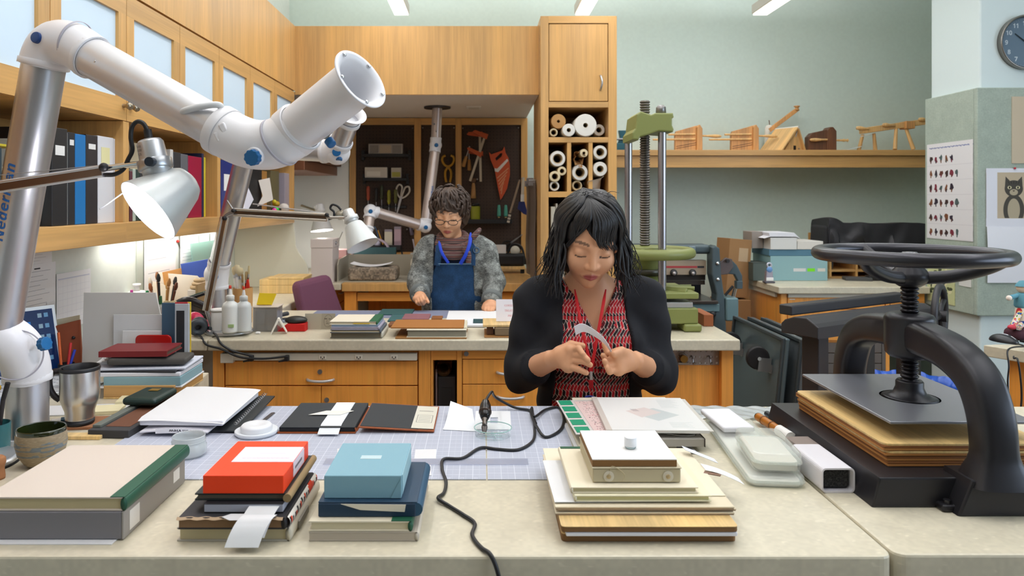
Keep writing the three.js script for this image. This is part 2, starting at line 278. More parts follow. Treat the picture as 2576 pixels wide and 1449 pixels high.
// rolls in the pigeonholes
const rollMat={w:mat('#e3dfd6',0.8),c:mat('#dccba5',0.8),k:mat('#b98b56',0.85)};
function roll(label,px,py,rpx,hole,m,len=0.42,front=0.01,group='paper rolls in the tower'){
const d=DTW+front,c=P(px,py,d),r=0.955*rpx*d / F;
const t=thing('paper_roll',label,'paper roll',[c.x,c.y,-d],0,group);
part(t,'wound_paper',lathe([[r*hole,0],[r*hole*1.03,len],[r*0.97,len],[r,len*0.9],[r,0.004],[r*0.96,0],[r*(hole+1) / 2,0.003],[r*hole,0]],28).rotateX(-Math.PI / 2),m);
part(t,'paper_layer',lathe([[r*1.0,0.008],[r*1.035,0.01],[r*1.035,len*0.95],[r,len*0.95],[r,0.008]],28).rotateX(-Math.PI / 2),m);
part(t,'core',lathe([[r*hole*0.99,0.012],[r*hole*0.8,0.012],[r*hole*0.8,len*0.9],[r*hole*0.99,len*0.9]],20).rotateX(-Math.PI / 2),mat('#b39a74',0.9));
return t;
}
roll('thick tan paper roll in the top pigeonhole of the tower',1405,305,19,0.22,rollMat.k);
roll('small loose cream roll lying under the tan roll',1393,333,10.5,0.7,rollMat.c);
roll('small square-ish white roll between tan roll and big white roll',1431,327,16.5,0.35,rollMat.w,0.4,-0.02);
roll('largest white paper roll with plugged centre in the top pigeonhole',1473,315,29,0.22,rollMat.w,0.42,-0.01);
roll('half hidden white roll at the far side of the top pigeonhole',1507,327,15,0.5,rollMat.w,0.3,0.1);
roll('wide hollow white tube, topmost in the first narrow pigeonhole',1403,399,20,0.66,rollMat.w);
roll('small cream tube touching the divider in the first narrow pigeonhole',1414,430,11.5,0.55,rollMat.c);
roll('cream hollow tube against the tower side in the first narrow pigeonhole',1396,444,14,0.62,rollMat.c,0.42,-0.01);
roll('white tube at the bottom of the first narrow pigeonhole',1395,468,12.5,0.7,rollMat.w);
roll('small cream rolled sheet, topmost in the middle narrow pigeonhole',1469,385,10.5,0.4,rollMat.c,0.42,-0.01);
roll('wide hollow white roll in the middle narrow pigeonhole',1459,434,20.5,0.64,rollMat.w);
roll('dark hollow roll lying lowest in the middle narrow pigeonhole',1452,467,13,0.78,rollMat.c,0.4,0.03);
roll('thick white roll, topmost in the last narrow pigeonhole',1510,383,18,0.62,rollMat.w);
roll('smaller white roll under the thick one in the last narrow pigeonhole',1510,425,18.5,0.5,rollMat.w);
{const c=P(1458,393,DTW-0.005),t=solo('crumpled_paper_roll','crumpled brown kraft paper twisted in the middle narrow pigeonhole','paper roll',grid(40,10,(u,v)=>{const a=u*Math.PI*2,r=(0.011+0.017*(1-v))*(1+0.25*Math.sin(a*5+2)+0.12*Math.sin(a*9));return[r*Math.cos(a),r*Math.sin(a)*1.05+(v<0.2&&Math.sin(a)<-0.5?-0.03*(0.2-v)*5:0),-0.38*v+0.02*Math.sin(a*4)*(1-v)];}),mat('#bb8d57',0.85),[c.x,c.y,c.z]);}
{const c=P(1508,470,DTW-0.005);solo('paper_cone','white sheet rolled into a pointed cone in the last pigeonhole','paper roll',grid(24,6,(u,v)=>{const a=-0.3+u*3.6,r=0.005+0.042*v;return[0.045-r*Math.abs(Math.cos(a))*2.0*v+0.0,0.03-0.075*v*(0.5+0.5*Math.sin(a)),-0.2*u];}),rollMat.w,[c.x-0.02,c.y+0.032,c.z]);}
// folders standing in the lower pigeonholes
[[1386,1397,520],[1398,1403,512],[1405,1409,516],[1410,1415,513],[1416,1421,518]].forEach(([a,b,top],i)=>{const p0=P(a,0,DTW+0.03),p1=P(b,0,DTW+0.03),y0=0.9405,y1=P(0,top,DTW+0.03).y;
solo('document_folder',['widest grey-beige folder at the tower side below the rolls','second grey-beige folder from the tower side below the rolls','third grey-beige folder from the tower side below the rolls','fourth grey-beige folder from the tower side below the rolls','grey-beige folder next to the divider below the rolls'][i],'folder',bb(p0.x,p1.x-0.0006,0.5205,y1,p0.z,p0.z-0.4,0.001),mat(['#c9c2b0','#b8b0a0','#cfc8b8','#bab29f','#c6bfae'][i],0.85),[0,0,0],0,'folders in the tower');});
struct('wall_white_panel',bb(XL+0.001,-1.02,HT+0.001,yV0-0.002,ZB+0.0005,ZB+0.012),mat('#eceeea',0.7),'white painted panel beside the tool board');
// ---- pegboard wall of the alcove
const DP=5.47;
{const t=thing('pegboard','dark brown perforated tool board in a maple frame with three bays','pegboard',[0,0,-5.499]);
const xx=(px)=>P(px,0,DP).x,yy=(py)=>P(0,py,DP).y;
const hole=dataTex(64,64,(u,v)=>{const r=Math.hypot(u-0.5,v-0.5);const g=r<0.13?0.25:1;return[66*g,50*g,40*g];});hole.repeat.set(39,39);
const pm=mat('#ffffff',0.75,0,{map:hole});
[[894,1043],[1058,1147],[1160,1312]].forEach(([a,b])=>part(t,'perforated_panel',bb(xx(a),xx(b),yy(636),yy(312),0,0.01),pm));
for(const[a,b]of[[879,895],[1042,1059],[1146,1161],[1311,1327]])part(t,'frame_post',bb(xx(a),xx(b),yy(654),yy(297),0.001,0.03,0.002),woodV);
for(const[a,b]of[[297,314],[634,654]])for(const[c,e]of[[895,1042],[1059,1146],[1161,1311]])part(t,'frame_rail',bb(xx(c),xx(e),yy(b),yy(a),0.001,0.029),woodH);
for(const[a,b]of[[900,322],[1038,322],[1063,321],[1142,321],[1164,322],[1304,321],[1308,630]])part(t,'screw',sph(0.006,10,6),steel,[xx(a),yy(b),0.011]);}
// ---- worktops and bench cabinets
const TH=0.042;
function worktop(label,x0,x1,dF,dB,r=0.006){return solo('worktop',label,'worktop',bb(x0,x1,0,TH,-dB,-dF,r),stone,[0,HT-TH,0]);}
const handleGeo=(w=0.1)=>tube([[-w / 2,0,0],[-w / 2+0.006,0,0.012],[-w / 4,-0.002,0.019],[0,-0.003,0.021],[w / 4,-0.002,0.019],[w / 2-0.006,0,0.012],[w / 2,0,0]],0.0055,24,8);
const hGeo=handleGeo(),hGeoS=handleGeo(0.06);
const lockGeo=merge([cyl(0.009,0.009,0.006,18).rotateX(Math.PI / 2),box(0.003,0.009,0.002).translate(0,0,0.0035)]);
const X26=(px,d=2.7)=>P(px,0,d).x,Y26=(py,d=2.7)=>P(0,py,d).y;
// front tables
const frontShape=(x0,x1,d0,d1,r)=>{const s=new THREE.Shape();s.moveTo(x0+r,-d0);s.lineTo(x1-r,-d0);s.quadraticCurveTo(x1,-d0,x1,-d0-r);s.lineTo(x1,-d1+r);s.quadraticCurveTo(x1,-d1,x1-r,-d1);s.lineTo(x0+r,-d1);s.quadraticCurveTo(x0,-d1,x0,-d1+r);s.lineTo(x0,-d0-r);s.quadraticCurveTo(x0,-d0,x0+r,-d0);return s;};
function tableTop(name,label,x0,x1,d0,d1,cat='table'){
const t=thing(name,label,cat,[0,0,0]);const g=ext(frontShape(x0,x1,d0,d1,0.022),0.05,0.004,6);
g.rotateX(Math.PI / 2).scale(1,1,1);
// the outline lay in x and z: shape y is z
part(t,'table_top',g,stone,[0,HT,0]);
for(const x of[x0+0.06,x1-0.06])for(const d of[d0+0.06,d1-0.06])part(t,'leg',bb(x-0.03,x+0.03,0,HT-0.05,-d-0.03,-d+0.03,0.003),woodL);
part(t,'apron',bb(x0+0.09,x1-0.09,HT-0.16,HT-0.05,-d1+0.05,-d1+0.07),woodLH);
part(t,'apron',bb(x0+0.09,x1-0.09,HT-0.16,HT-0.05,-d0-0.07,-d0-0.05),woodLH);
return t;
}
tableTop('work_table','long beige work table in front, carrying the cutting mats and book stacks',-1.46,0.6005,1.04,1.8);
tableTop('work_table','beige work table carrying the black iron press',0.6045,1.75,1.045,1.8);
// left desk
{const t=thing('side_desk','beige side desk carrying the laptop below the wall papers','desk',[0,0,0]);
part(t,'desk_top',ext([[XL+0.002,-2.154],[-0.822,-2.154],[-0.79,-1.803],[XL+0.002,-1.803]],0.045,0.003).rotateX(Math.PI / 2),stone,[0,HT,0]);
part(t,'leg',bb(-0.9,-0.85,0,HT-0.045,-2.12,-2.07,0.003),woodL);part(t,'leg',bb(-1.46,-1.41,0,HT-0.045,-2.12,-2.07,0.003),woodL);part(t,'leg',bb(-0.9,-0.85,0,HT-0.045,-1.9,-1.85,0.003),woodL);part(t,'leg',bb(-1.46,-1.41,0,HT-0.045,-1.9,-1.85,0.003),woodL);
part(t,'side_panel',bb(-0.86,-0.845,0.3,HT-0.046,-2.07,-1.9),woodL);}
worktop('beige worktop of the middle bench, in front of the woman in the denim apron',-1.02,0.962,2.66,3.38);
worktop('beige worktop along the wall behind the headphones',XL+0.002,-1.0225,2.66,3.38);
worktop('beige side worktop running back beside the purple chair',XL+0.002,-0.962,3.385,4.46);
worktop('far beige side worktop in the corner of the alcove',XL+0.002,-0.88,4.465,5.49);
// middle bench cabinets
function drawer(t,x0,x1,y0,y1,z,handleAt,lockAt,g=hGeo){
const d=part(t,'drawer',bb(x0,x1,y0,y1,z-0.02,z,0.0015),woodL);
if(handleAt)part(d,'handle',g,mat('#d2d2d2',0.4,0.5),[handleAt[0],handleAt[1],z]);
if(lockAt)part(d,'lock',lockGeo,mat('#8f949c',0.3,0.9),[lockAt[0],lockAt[1],z+0.003]);
return d;
}
{const z=-2.7,t=thing('drawer_cabinet','wide maple drawer cabinet with outlet strip under the middle bench','cabinet',[0,0,0]);
part(t,'carcass',bb(X26(535),X26(1083),0.02,HT-TH-0.001,-3.34,z-0.021),woodL);
part(t,'stile',bb(X26(535),X26(563),0.02,HT-TH-0.001,z-0.0205,z,0.002),woodL);
part(t,'stile',bb(X26(1053),X26(1083),0.02,HT-TH-0.001,z-0.0205,z,0.002),woodL);
drawer(t,X26(567),X26(1050),Y26(969),Y26(909),z-0.001,[X26(806),Y26(955)],[X26(805),Y26(935)]);
drawer(t,X26(567),X26(807),Y26(1085),Y26(972),z-0.001,null,null);
drawer(t,X26(808.5),X26(1050),Y26(1085),Y26(972),z-0.001,null,[X26(822),Y26(1006)]);
drawer(t,X26(567),X26(1050),0.06,Y26(1087),z-0.001,[X26(806),0.3],null);
const s=thing('outlet_strip','beige power strip with sockets under the middle worktop edge','power strip',[0,0,0]);
part(s,'channel',bb(X26(562),X26(1050),Y26(904),Y26(886),z+0.0005,z+0.022,0.002),mat('#d6cfbd',0.5));
part(s,'end_cap',bb(X26(560),X26(592),Y26(910),Y26(886),z+0.0005,z+0.026,0.003),mat('#dcd6c6',0.5));
for(const px of[815,905,993]){const k=part(s,'socket',bb(X26(px-9),X26(px+9),Y26(900.5),Y26(889.5),z+0.022,z+0.025,0.001),mat('#e3dccb',0.4));for(const q of[-4,4])part(k,'slot',bb(X26(px+q-1),X26(px+q+1),Y26(898),Y26(893),z+0.0245,z+0.0256),mat('#3a342c',0.8));part(k,'ground_hole',cyl(0.0022,0.0022,0.001,10).rotateX(Math.PI / 2),mat('#3a342c',0.8),[X26(px),Y26(898.5),z+0.0252]);}
for(const px of[640,728]){const k=thing('power_plug',px===640?'black power plug nearest the strip end cap':'black power plug nearer the middle of the strip','plug',[X26(px),Y26(896),z+0.0235]);part(k,'body',box(0.016,0.022,0.02,0.004).translate(0,0,0.011),darkPlastic);part(k,'strain_relief',rod([0,-0.006,0.012],[-0.03,-0.012,0.014],0.005,0.003,10),darkPlastic);}}
{const z=-2.7,t=thing('open_cubby','narrow open cubby in the middle bench holding a black case','cabinet',[0,0,0]);
part(t,'side_panel',bb(X26(1084),X26(1088.5),0.02,HT-TH-0.001,-3.34,z,0.001),woodL);part(t,'side_panel',bb(X26(1149.5),X26(1162),0.02,HT-TH-0.001,-3.34,z,0.001),woodL);
part(t,'top_rail',bb(X26(1088.7),X26(1149.3),Y26(906),HT-TH-0.001,z-0.02,z-0.002),woodLH);part(t,'back_panel',bb(X26(1088.7),X26(1149.3),0.05,HT-TH-0.001,-3.34,-3.32),woodL);part(t,'bottom',bb(X26(1088.7),X26(1149.3),0.02,0.05,-3.34,z-0.002),woodLH);
const c=thing('portfolio_case','tall black case standing in the open cubby','case',[X26(1122),0.051,-2.95]);const ht=Y26(950,2.74)-0.051;part(c,'body',bb(-0.034,0.034,0,ht,-0.2,0.2,0.004),mat('#26272a',0.7));part(c,'spine_seam',bb(-0.02,0.02,0.05,ht-0.04,0.2,0.202),mat('#1c1d1f',0.6));
solo('document_folder','thin pale folder standing beside the black case in the cubby','folder',bb(-0.0035,0.0035,0,Y26(932,2.75)-0.051,-0.2,0.18,0.001),mat('#b9b3c4',0.8),[X26(1095),0.051,-2.95]);
const r=thing('kraft_roll','brown paper roll lying on the black case in the cubby','paper roll',[X26(1117,2.78),ht+0.051+0.0295,-2.76]);part(r,'wound_paper',grid(60,4,(u,v)=>{const a=u*Math.PI*5,q=0.019+0.010*u;return[q*Math.cos(a),q*Math.sin(a),-0.4*v];}),mat('#9a7a52',0.9));part(r,'outer_layer',cyl(0.029,0.029,0.4,28,true).rotateX(Math.PI / 2).translate(0,0,-0.2),mat('#8a6b46',0.9));}
{const z=-2.7,t=thing('drawer_cabinet','maple drawer cabinet behind the seated woman','cabinet',[0,0,0]);
part(t,'carcass',bb(X26(1162.5),X26(1684),0.02,HT-TH-0.001,-3.34,z-0.021),woodL);
part(t,'rail',bb(X26(1163),X26(1684),Y26(903),HT-TH-0.001,z-0.0205,z-0.003),woodLH);part(t,'lock',lockGeo,mat('#8f949c',0.3,0.9),[X26(1173),Y26(890),z]);
for(const[a,b,hx]of[[1164,1420,1284],[1423,1682,1552]]){drawer(t,X26(a),X26(b),Y26(966),Y26(905),z-0.001,[X26(hx),Y26(937)]);drawer(t,X26(a),X26(b),Y26(1030),Y26(968),z-0.001,[X26(hx),Y26(998)]);drawer(t,X26(a),X26(b),Y26(1180),Y26(1032),z-0.001,[X26(hx),Y26(1090)]);drawer(t,X26(a),X26(b),0.06,Y26(1182),z-0.001,[X26(hx),0.25]);}}
{const z=-2.7,t=thing('bench_end','maple end frame of the middle bench with perforated metal strip','cabinet',[0,0,0]);
part(t,'leg',bb(X26(1815),X26(1845),0,HT-TH-0.001,z-0.06,z,0.003),woodL);part(t,'leg',bb(X26(1815),X26(1845),0,HT-TH-0.001,-3.34,-3.28,0.003),woodL);
part(t,'panel',bb(X26(1685),X26(1814.5),0.06,Y26(922),z-0.05,z-0.03),woodL);part(t,'end_panel',bb(X26(1830),X26(1840),0.06,HT-TH-0.001,-3.279,z-0.061),woodL);
const s=new THREE.Shape();s.moveTo(X26(1684),Y26(922));s.lineTo(X26(1814.5),Y26(922));s.lineTo(X26(1814.5),Y26(882));s.lineTo(X26(1684),Y26(882));s.closePath();
for(let i=0;i<9;i++)for(let j=0;j<3;j++){const h=new THREE.Path();h.absellipse(X26(1697+i*14),Y26(886+j*15.5),0.0044,0.0044,0,Math.PI*2,true);s.holes.push(h);}
part(t,'perforated_strip',ext(s,0.003,0,6).translate(0,0,z-0.028),mat('#a4968c',0.5,0.3));part(t,'painted_hole_light',bb(X26(1684),X26(1814.5),Y26(921),Y26(883),z-0.045,z-0.0285),mat('#f2eee6',0.7));  // added white panel: its colour stands in for light showing through the holes
const k=thing('brass_clamp','small brass clamp hooked on the perforated metal strip','clamp',[X26(1722),Y26(908),z-0.022]);part(k,'roller',cyl(0.014,0.014,0.02,20).rotateX(Math.PI / 2).translate(0,0.006,0.01),mat('#9c7436',0.35,0.8));part(k,'plate',bb(-0.022,0.022,-0.014,-0.008,-0.001,0.018,0.001),mat('#a99f92',0.35,0.8));part(k,'hook',tube([[-0.01,0.01,-0.003],[-0.016,0.024,0.006],[0,0.028,0.01],[0.015,0.018,0.01]],0.002,16,6),mat('#8d8577',0.35,0.8));
[1744,1788].forEach((px,i)=>solo('peg_hook',i?'short steel hook nearer the bench leg on the metal strip':'short steel hook beside the brass clamp on the metal strip','hook',tube([[0,0.012,-0.004],[0,0.014,0.004],[0,0.006,0.016],[0,-0.008,0.022],[0,-0.012,0.03],[0,-0.004,0.034]],0.003,16,8),steel,[X26(px),Y26(908),z-0.023]));}
// cables over the bench edge
solo('power_cable','black headphone cable draping over the bench edge to the far plug','cable',tube([[...T(528,838).toArray()],[...P(545,848,2.68).toArray()],P(556,868,2.652).toArray(),P(580,884,2.65).toArray(),P(610,893,2.655).toArray(),P(636,899,2.665).toArray()].map((p,i)=>[p[0],p[1]+(i<1?0.007:0.005),p[2]]),0.0042,40,8),darkPlastic);
solo('power_cable','black lamp cable running along the power strip','cable',tube([T(484,845).toArray(),T(505,852).toArray(),P(520,870,2.652).toArray(),P(555,880,2.65).toArray(),P(600,900,2.65).toArray(),P(660,905,2.655).toArray(),P(724,899,2.668).toArray()].map((p,i)=>[p[0],p[1]+(i<2?0.008:0.004),p[2]]),0.0042,50,8),darkPlastic);
// back bench in the alcove
{const t=thing('alcove_bench','wooden bench with thick maple edge under the tool board','bench',[0,0,0]);const x0=-0.875,x1=XT0-0.003,z=-4.47;
part(t,'bench_top',bb(x0,x1,HT-0.05,HT,-5.49,z,0.003),woodV);
part(t,'rail',bb(x0+0.09,x1-0.06,HT-0.115,HT-0.062,z-0.06,z-0.04),woodLH);
for(const[a,b]of[[x0+0.01,x0+0.085],[-0.245,-0.17],[x1-0.06,x1-0.002]])part(t,'leg',bb(a,b,0,HT-0.051,z-0.1,z-0.03,0.003),woodL);
part(t,'back_panel',bb(x0+0.01,x1-0.01,0.1,HT-0.051,-5.48,-5.46),woodL);}
// drawers of the side counter
{const t=thing('drawer_cabinet','maple drawer unit under the far side worktop beside the purple chair','cabinet',[0,0,0]);const x=-0.995;
part(t,'carcass',bb(XL+0.005,x-0.02,0.02,HT-TH-0.001,-5.45,-4.14),woodL);part(t,'leg',bb(-1.06,-1.0,0,HT-TH-0.001,-3.5,-3.44),woodL);
for(const[a,b]of[[4.15,4.7],[4.72,5.3]])for(const[y0,y1]of[[0.74,0.89],[0.58,0.735],[0.3,0.575],[0.04,0.295]]){const d=part(t,'drawer',bb(x-0.019,x,y0,y1,-b,-a,0.0015),woodLH);part(d,'handle',hGeo.clone().rotateY(Math.PI / 2),greyMetal,[x,(y0+y1) / 2,-(a+b) / 2]);}}
// right back bench
{const d0=4.29,x0=P(1959,0,d0).x;
worktop('beige worktop of the far bench below the toy shelf',x0,2.69,d0,5.49);worktop('beige worktop of the far bench continuing behind the column',2.692,3.9,4.375,5.49);
const t=thing('drawer_cabinet','maple cabinet with name-tagged drawers under the far bench','cabinet',[0,0,0]),z=-4.33,X=(px)=>P(px,0,4.33).x,Y=(py)=>P(0,py,4.33).y;
part(t,'carcass',bb(x0+0.03,X(2235),0.02,HT-TH-0.001,-5.45,z-0.021),woodL);
part(t,'stile',bb(x0+0.03,X(1980),0.02,HT-TH-0.001,z-0.0205,z,0.002),woodL);part(t,'stile',bb(X(2228),X(2238),0.02,HT-TH-0.001,z-0.0205,z,0.002),woodL);
part(t,'raceway',bb(X(1981),X(2227),Y(748),Y(738),z-0.01,z+0.012,0.002),mat('#d6cfbd',0.5));part(t,'side_raceway',bb(x0+0.012,x0+0.0295,Y(750),Y(738),-5.2,z-0.05,0.002),mat('#d6cfbd',0.5));
for(const[a,b]of[[777,748],[809,779],[841,811]]){const d=drawer(t,X(1982),X(2226),Y(a),Y(b),z-0.001,[X(2105),Y((a+b) / 2)],null,hGeo);part(d,'tag',bb(X(1986),X(2000),Y(b+6),Y(b+4),z-0.001,z+0.0006),mat('#e8e2d4',0.7));}
part(t,'rail',bb(X(1982),X(2226),Y(856),Y(843),z-0.02,z-0.001),woodLH);
part(t,'knee_panel',bb(X(2240),2.68,HT-TH-0.07,HT-TH-0.001,z-0.02,z-0.001),woodLH);
const f=thing('flat_file','grey metal flat-file drawers below the far bench','drawers',[0,0,0]);const m=mat('#6f655e',0.5,0.3);
part(f,'frame',merge([bb(X(1982),X(1992),0.02,Y(857),z-0.02,z+0.004),bb(X(2218),X(2227),0.02,Y(857),z-0.02,z+0.004)]),m);
for(let i=0;i<9;i++){const a=863+i*26,d=part(f,'drawer',bb(X(1993),X(2217),Y(a+24),Y(a),z-0.019,z+0.002,0.001),m);for(const px of[2048,2168])part(d,'pull',bb(X(px-12),X(px+12),Y(a+15),Y(a+10),z+0.002,z+0.008,0.002),mat('#857a72',0.4,0.4));}}
// right desk at the picture edge
{const t=thing('corner_desk','maple desk with beige top at the picture edge beside the column','desk',[0,0,0]);const c=T(2475,868),cx=c.x,cz=c.z;
part(t,'desk_top',ext([[cx,cz],[cx+0.05,cz-0.012],[cx+1.2,cz-0.02],[cx+1.2,cz+0.62],[cx+0.36,cz+0.62]],0.04,0.003).rotateX(Math.PI / 2),stone,[0,HT,0]);
const leg=(x,z)=>part(t,'leg',bb(x-0.025,x+0.025,0,HT-0.041,z-0.025,z+0.025,0.003),woodL);
leg(cx+0.1,cz+0.045);leg(cx+1.1,cz+0.04);leg(cx+0.46,cz+0.55);leg(cx+1.1,cz+0.55);
const a=V(cx+0.13,0,cz+0.075),b=V(cx+0.44,0,cz+0.52),l=Math.hypot(b.x-a.x,b.z-a.z);const p=part(t,'side_panel',bb(0,l,0.1,HT-0.041,-0.008,0.008),woodL,[a.x,0,a.z]);p.rotation.y=-Math.atan2(b.z-a.z,b.x-a.x);}
// wall shelf with toys of the trade
const DS=5.12,yShelf=P(0,377,DS).y;
{const t=thing('wall_shelf','long maple wall shelf carrying wooden model presses','shelf',[0,0,0]);
part(t,'board',bb(XT1+0.002,3.95,P(0,391,DS).y,yShelf,-5.498,-DS,0.002),woodH);
part(t,'fascia',bb(XT1+0.002,3.95,P(0,421,DS).y,P(0,391,DS).y-0.0005,-DS-0.045,-DS-0.02,0.001),woodH);}
// ---- wooden models on the wall shelf
const SX=(px,d=5.25)=>P(px,0,d).x;
const toyWood=pineV,paleWood=mat('#ffffff',0.55,0,{map:woodTex([221,178,118],0.2,3)});
const knobHandle=(len,r)=>lathe([[0.0001,0],[r*0.5,0.002],[r*0.55,len*0.3],[r*0.8,len*0.5],[r,len*0.7],[r*0.75,len*0.93],[0.0001,len]],16);
[[1697,1763],[1838,1904]].forEach(([a,b],i)=>{
const k=thing('model_plough_press',['small wooden plough press model beside the green press screw','small wooden plough press model, second along the shelf'][i],'wood model',[SX((a+b) / 2),yShelf,-5.25],0,'wooden model presses');
const w=SX(b)-SX(a),h=P(0,318,5.25).y-yShelf;
part(k,'near_cheek',ext([[-w / 2,0],[w*0.36,0],[w*0.36,h],[w*0.3,h+0.004],[-w*0.45,h*0.8],[-w / 2,h*0.68]],0.035,0.003).translate(0,0,-0.02),toyWood);
part(k,'end_board',ext([[w*0.3,0],[w / 2+0.004,0],[w / 2+0.004,h*0.9],[w*0.42,h*1.06],[w*0.31,h*0.95]],0.07,0.003).translate(0,0,-0.04),toyWood);
for(const[y,x0]of[[h*0.66,-w*0.76],[h*0.46,-w*1.35]])part(k,'screw_rod',rod([x0,y,0.018],[w*0.25,y+0.002,0.018],0.007,0.008,12),paleWood);
part(k,'handle',along(knobHandle(w*0.78,0.013),[w*0.52,h*0.62,0.0],[w*1.3,h*0.6,0.0]),paleWood);
for(let j=0;j<2;j++)part(k,'edge_groove',rod([-w*0.46,h*(0.1+0.08*j),0.0155],[w*0.33,h*(0.26+0.08*j),0.0155],0.0018,0.0018,6),darkWood);
});
{const k=thing('model_barn','tent-shaped pale wooden finishing block with white ridge on the shelf','wood model',[SX(1978),yShelf,-5.24],0.5);const w=SX(2020)-SX(1930),h=P(0,322,5.25).y-yShelf;
const sl=(x0,x1,y0,y1,z0,z1,th)=>ext([[x0,y0],[x1,y1],[x1-th,y1],[x0-th,y0]],z1-z0,0.0015).translate(0,0,z0);
part(k,'roof_panel',ext([[-w*0.5,0],[-w*0.44,0],[w*0.22,h],[w*0.16,h+0.004]],0.2,0.002).translate(0,0,-0.14),paleWood);
part(k,'roof_panel',ext([[w*0.16,h+0.004],[w*0.22,h],[w*0.53,0],[w*0.47,0]].reverse(),0.2,0.002).translate(0,0,-0.14),paleWood);
part(k,'gable',ext([[-w*0.28,0],[w*0.46,0],[w*0.18,h*0.93]],0.012,0.001).translate(0,0,0.03),paleWood);
part(k,'ridge_cap',rod([w*0.19,h+0.002,-0.14],[w*0.19,h+0.002,0.062],0.009,0.009,12),offWhite);part(k,'latch',bb(w*0.07,w*0.15,h*0.02,h*0.22,0.0425,0.047),black);part(k,'pin',cyl(0.005,0.005,0.006,10).rotateX(Math.PI / 2),steel,[w*0.28,h*0.1,0.046]);part(k,'front_brace',rod([w*0.14,h*0.6,0.046],[w*0.2,h*0.84,0.046],0.003,0.003,8),steel);
const m=thing('model_beam_press','wooden catapult-like beam model standing behind the tent-shaped block','wood model',[SX(1930,5.38),yShelf,-5.39]);const q=(px,py)=>[SX(px,5.38)-SX(1930,5.38),P(0,py,5.38).y-yShelf,0];
part(m,'post',bb(-0.012,0.012,0,q(0,326)[1],-0.012,0.012,0.002),offWhite);part(m,'pivot_cheek',lathe([[0.0001,-0.008],[0.03,-0.008],[0.03,0.008],[0.0001,0.008]],24).rotateX(Math.PI / 2).translate(q(1936,324)[0],q(0,324)[1],0),offWhite);
part(m,'beam',along(box(0.03,0.26,0.02,0.003).translate(0,0.13,0),q(1936,328),q(2008,274)),toyWood);part(m,'knob',along(lathe([[0.0001,0],[0.018,0],[0.016,0.012],[0.012,0.022],[0.022,0.03],[0.022,0.036],[0.0001,0.036]],18),q(2006,278),q(2006,262)),toyWood);part(m,'string',rod(q(2012,276),q(2011,296),0.0012,0.0012,5),offWhite);part(m,'peg',rod(q(1938,318),q(1936,302),0.003,0.003,6),darkWood);}
{const k=thing('model_lying_press','dark walnut arched block with two turned handles on the shelf','wood model',[SX(2064),yShelf,-5.25]);const w=SX(2098)-SX(2030),h=P(0,322,5.25).y-yShelf;
part(k,'near_block',ext([[-w / 2,0],[w*0.24,0],[w*0.24,h*0.93],[-w*0.36,h*0.78],[-w / 2,h*0.6]],0.07,0.003).translate(0,0,-0.04),darkWood);part(k,'end_block',ext([[w*0.14,0],[w / 2,0],[w / 2,h*0.85],[w*0.38,h*1.02],[w*0.26,h*1.02],[w*0.14,h*0.85]],0.09,0.003).translate(0,0,-0.05),darkWood);
part(k,'handle',along(knobHandle(w*0.66,0.013),[w*0.14,h*0.47,0.05],[-w*0.55,h*0.46,0.05]),paleWood);part(k,'handle',along(lathe([[0.0001,0],[0.007,0],[0.008,w*0.3],[0.012,w*0.36],[0.007,w*0.46],[0.013,w*0.5],[0.0001,w*0.56]],14),[w*0.5,h*0.47,0],[w*1.2,h*0.46,0]),paleWood);}
{const k=thing('model_sawhorse','pale wooden trestle model with inclined beam near the column','wood model',[SX(2240),yShelf,-5.25]);const q=(px,py,z=0)=>[SX(px)-SX(2240),P(0,py,5.25).y-yShelf,z];
part(k,'beam',along(box(0.042,0.56,0.05,0.004).translate(0,0.28,0),q(2165,330),q(2336,305)),paleWood);part(k,'crossblock',bb(q(2270,0)[0],q(2292,0)[0],q(0,325)[1],q(0,306)[1],-0.04,0.05,0.004),toyWood);
for(const[a,b,z]of[[[2252,322],[2242,376],0.03],[[2276,322],[2288,376],0.03],[[2172,338],[2166,376],-0.02],[[2200,336],[2208,376],-0.02]])part(k,'leg',rod(q(a[0],a[1],z*0.4),q(b[0],b[1]+1,z*1.6),0.011,0.014,12),paleWood);
for(const[a,b]of[[[2180,325],[2148,323]],[[2246,317],[2212,315]],[[2336,304],[2314,302]]])part(k,'turned_handle',along(knobHandle(0.095,0.016),q(a[0],a[1],0.03),q(b[0],b[1],0.03)),paleWood);part(k,'rope_end',rod(q(2160,345,0.02),q(2190,338,0.02),0.003,0.002,6),offWhite);}
{const k=thing('bench_vise','small blue-green vise at the tower end of the wall shelf','vise',[SX(1566),yShelf,-5.25]);const m=mat('#2b5c68',0.45,0.3);part(k,'base',bb(-0.06,0.06,0,0.055,-0.05,0.05,0.006),m);part(k,'jaw',ext([[-0.035,0.055],[0.02,0.055],[0.024,0.12],[0.035,0.15],[-0.03,0.15],[-0.02,0.1]],0.05,0.004).translate(0,0,-0.025),m);part(k,'screw',rod([-0.05,0.085,0.03],[0.05,0.085,0.03],0.008,0.008,10),steel);}
solo('folded_sheet','clear acetate sheet lying on the shelf between walnut block and trestle','sheet',slabSheet(8,4,(u,v)=>[SX(2100)+u*0.17-0.0,0.0025+0.03*u*u,-5.18-v*0.12],0.0015),mat('#ccd3d2',0.25),[0,yShelf,0]);
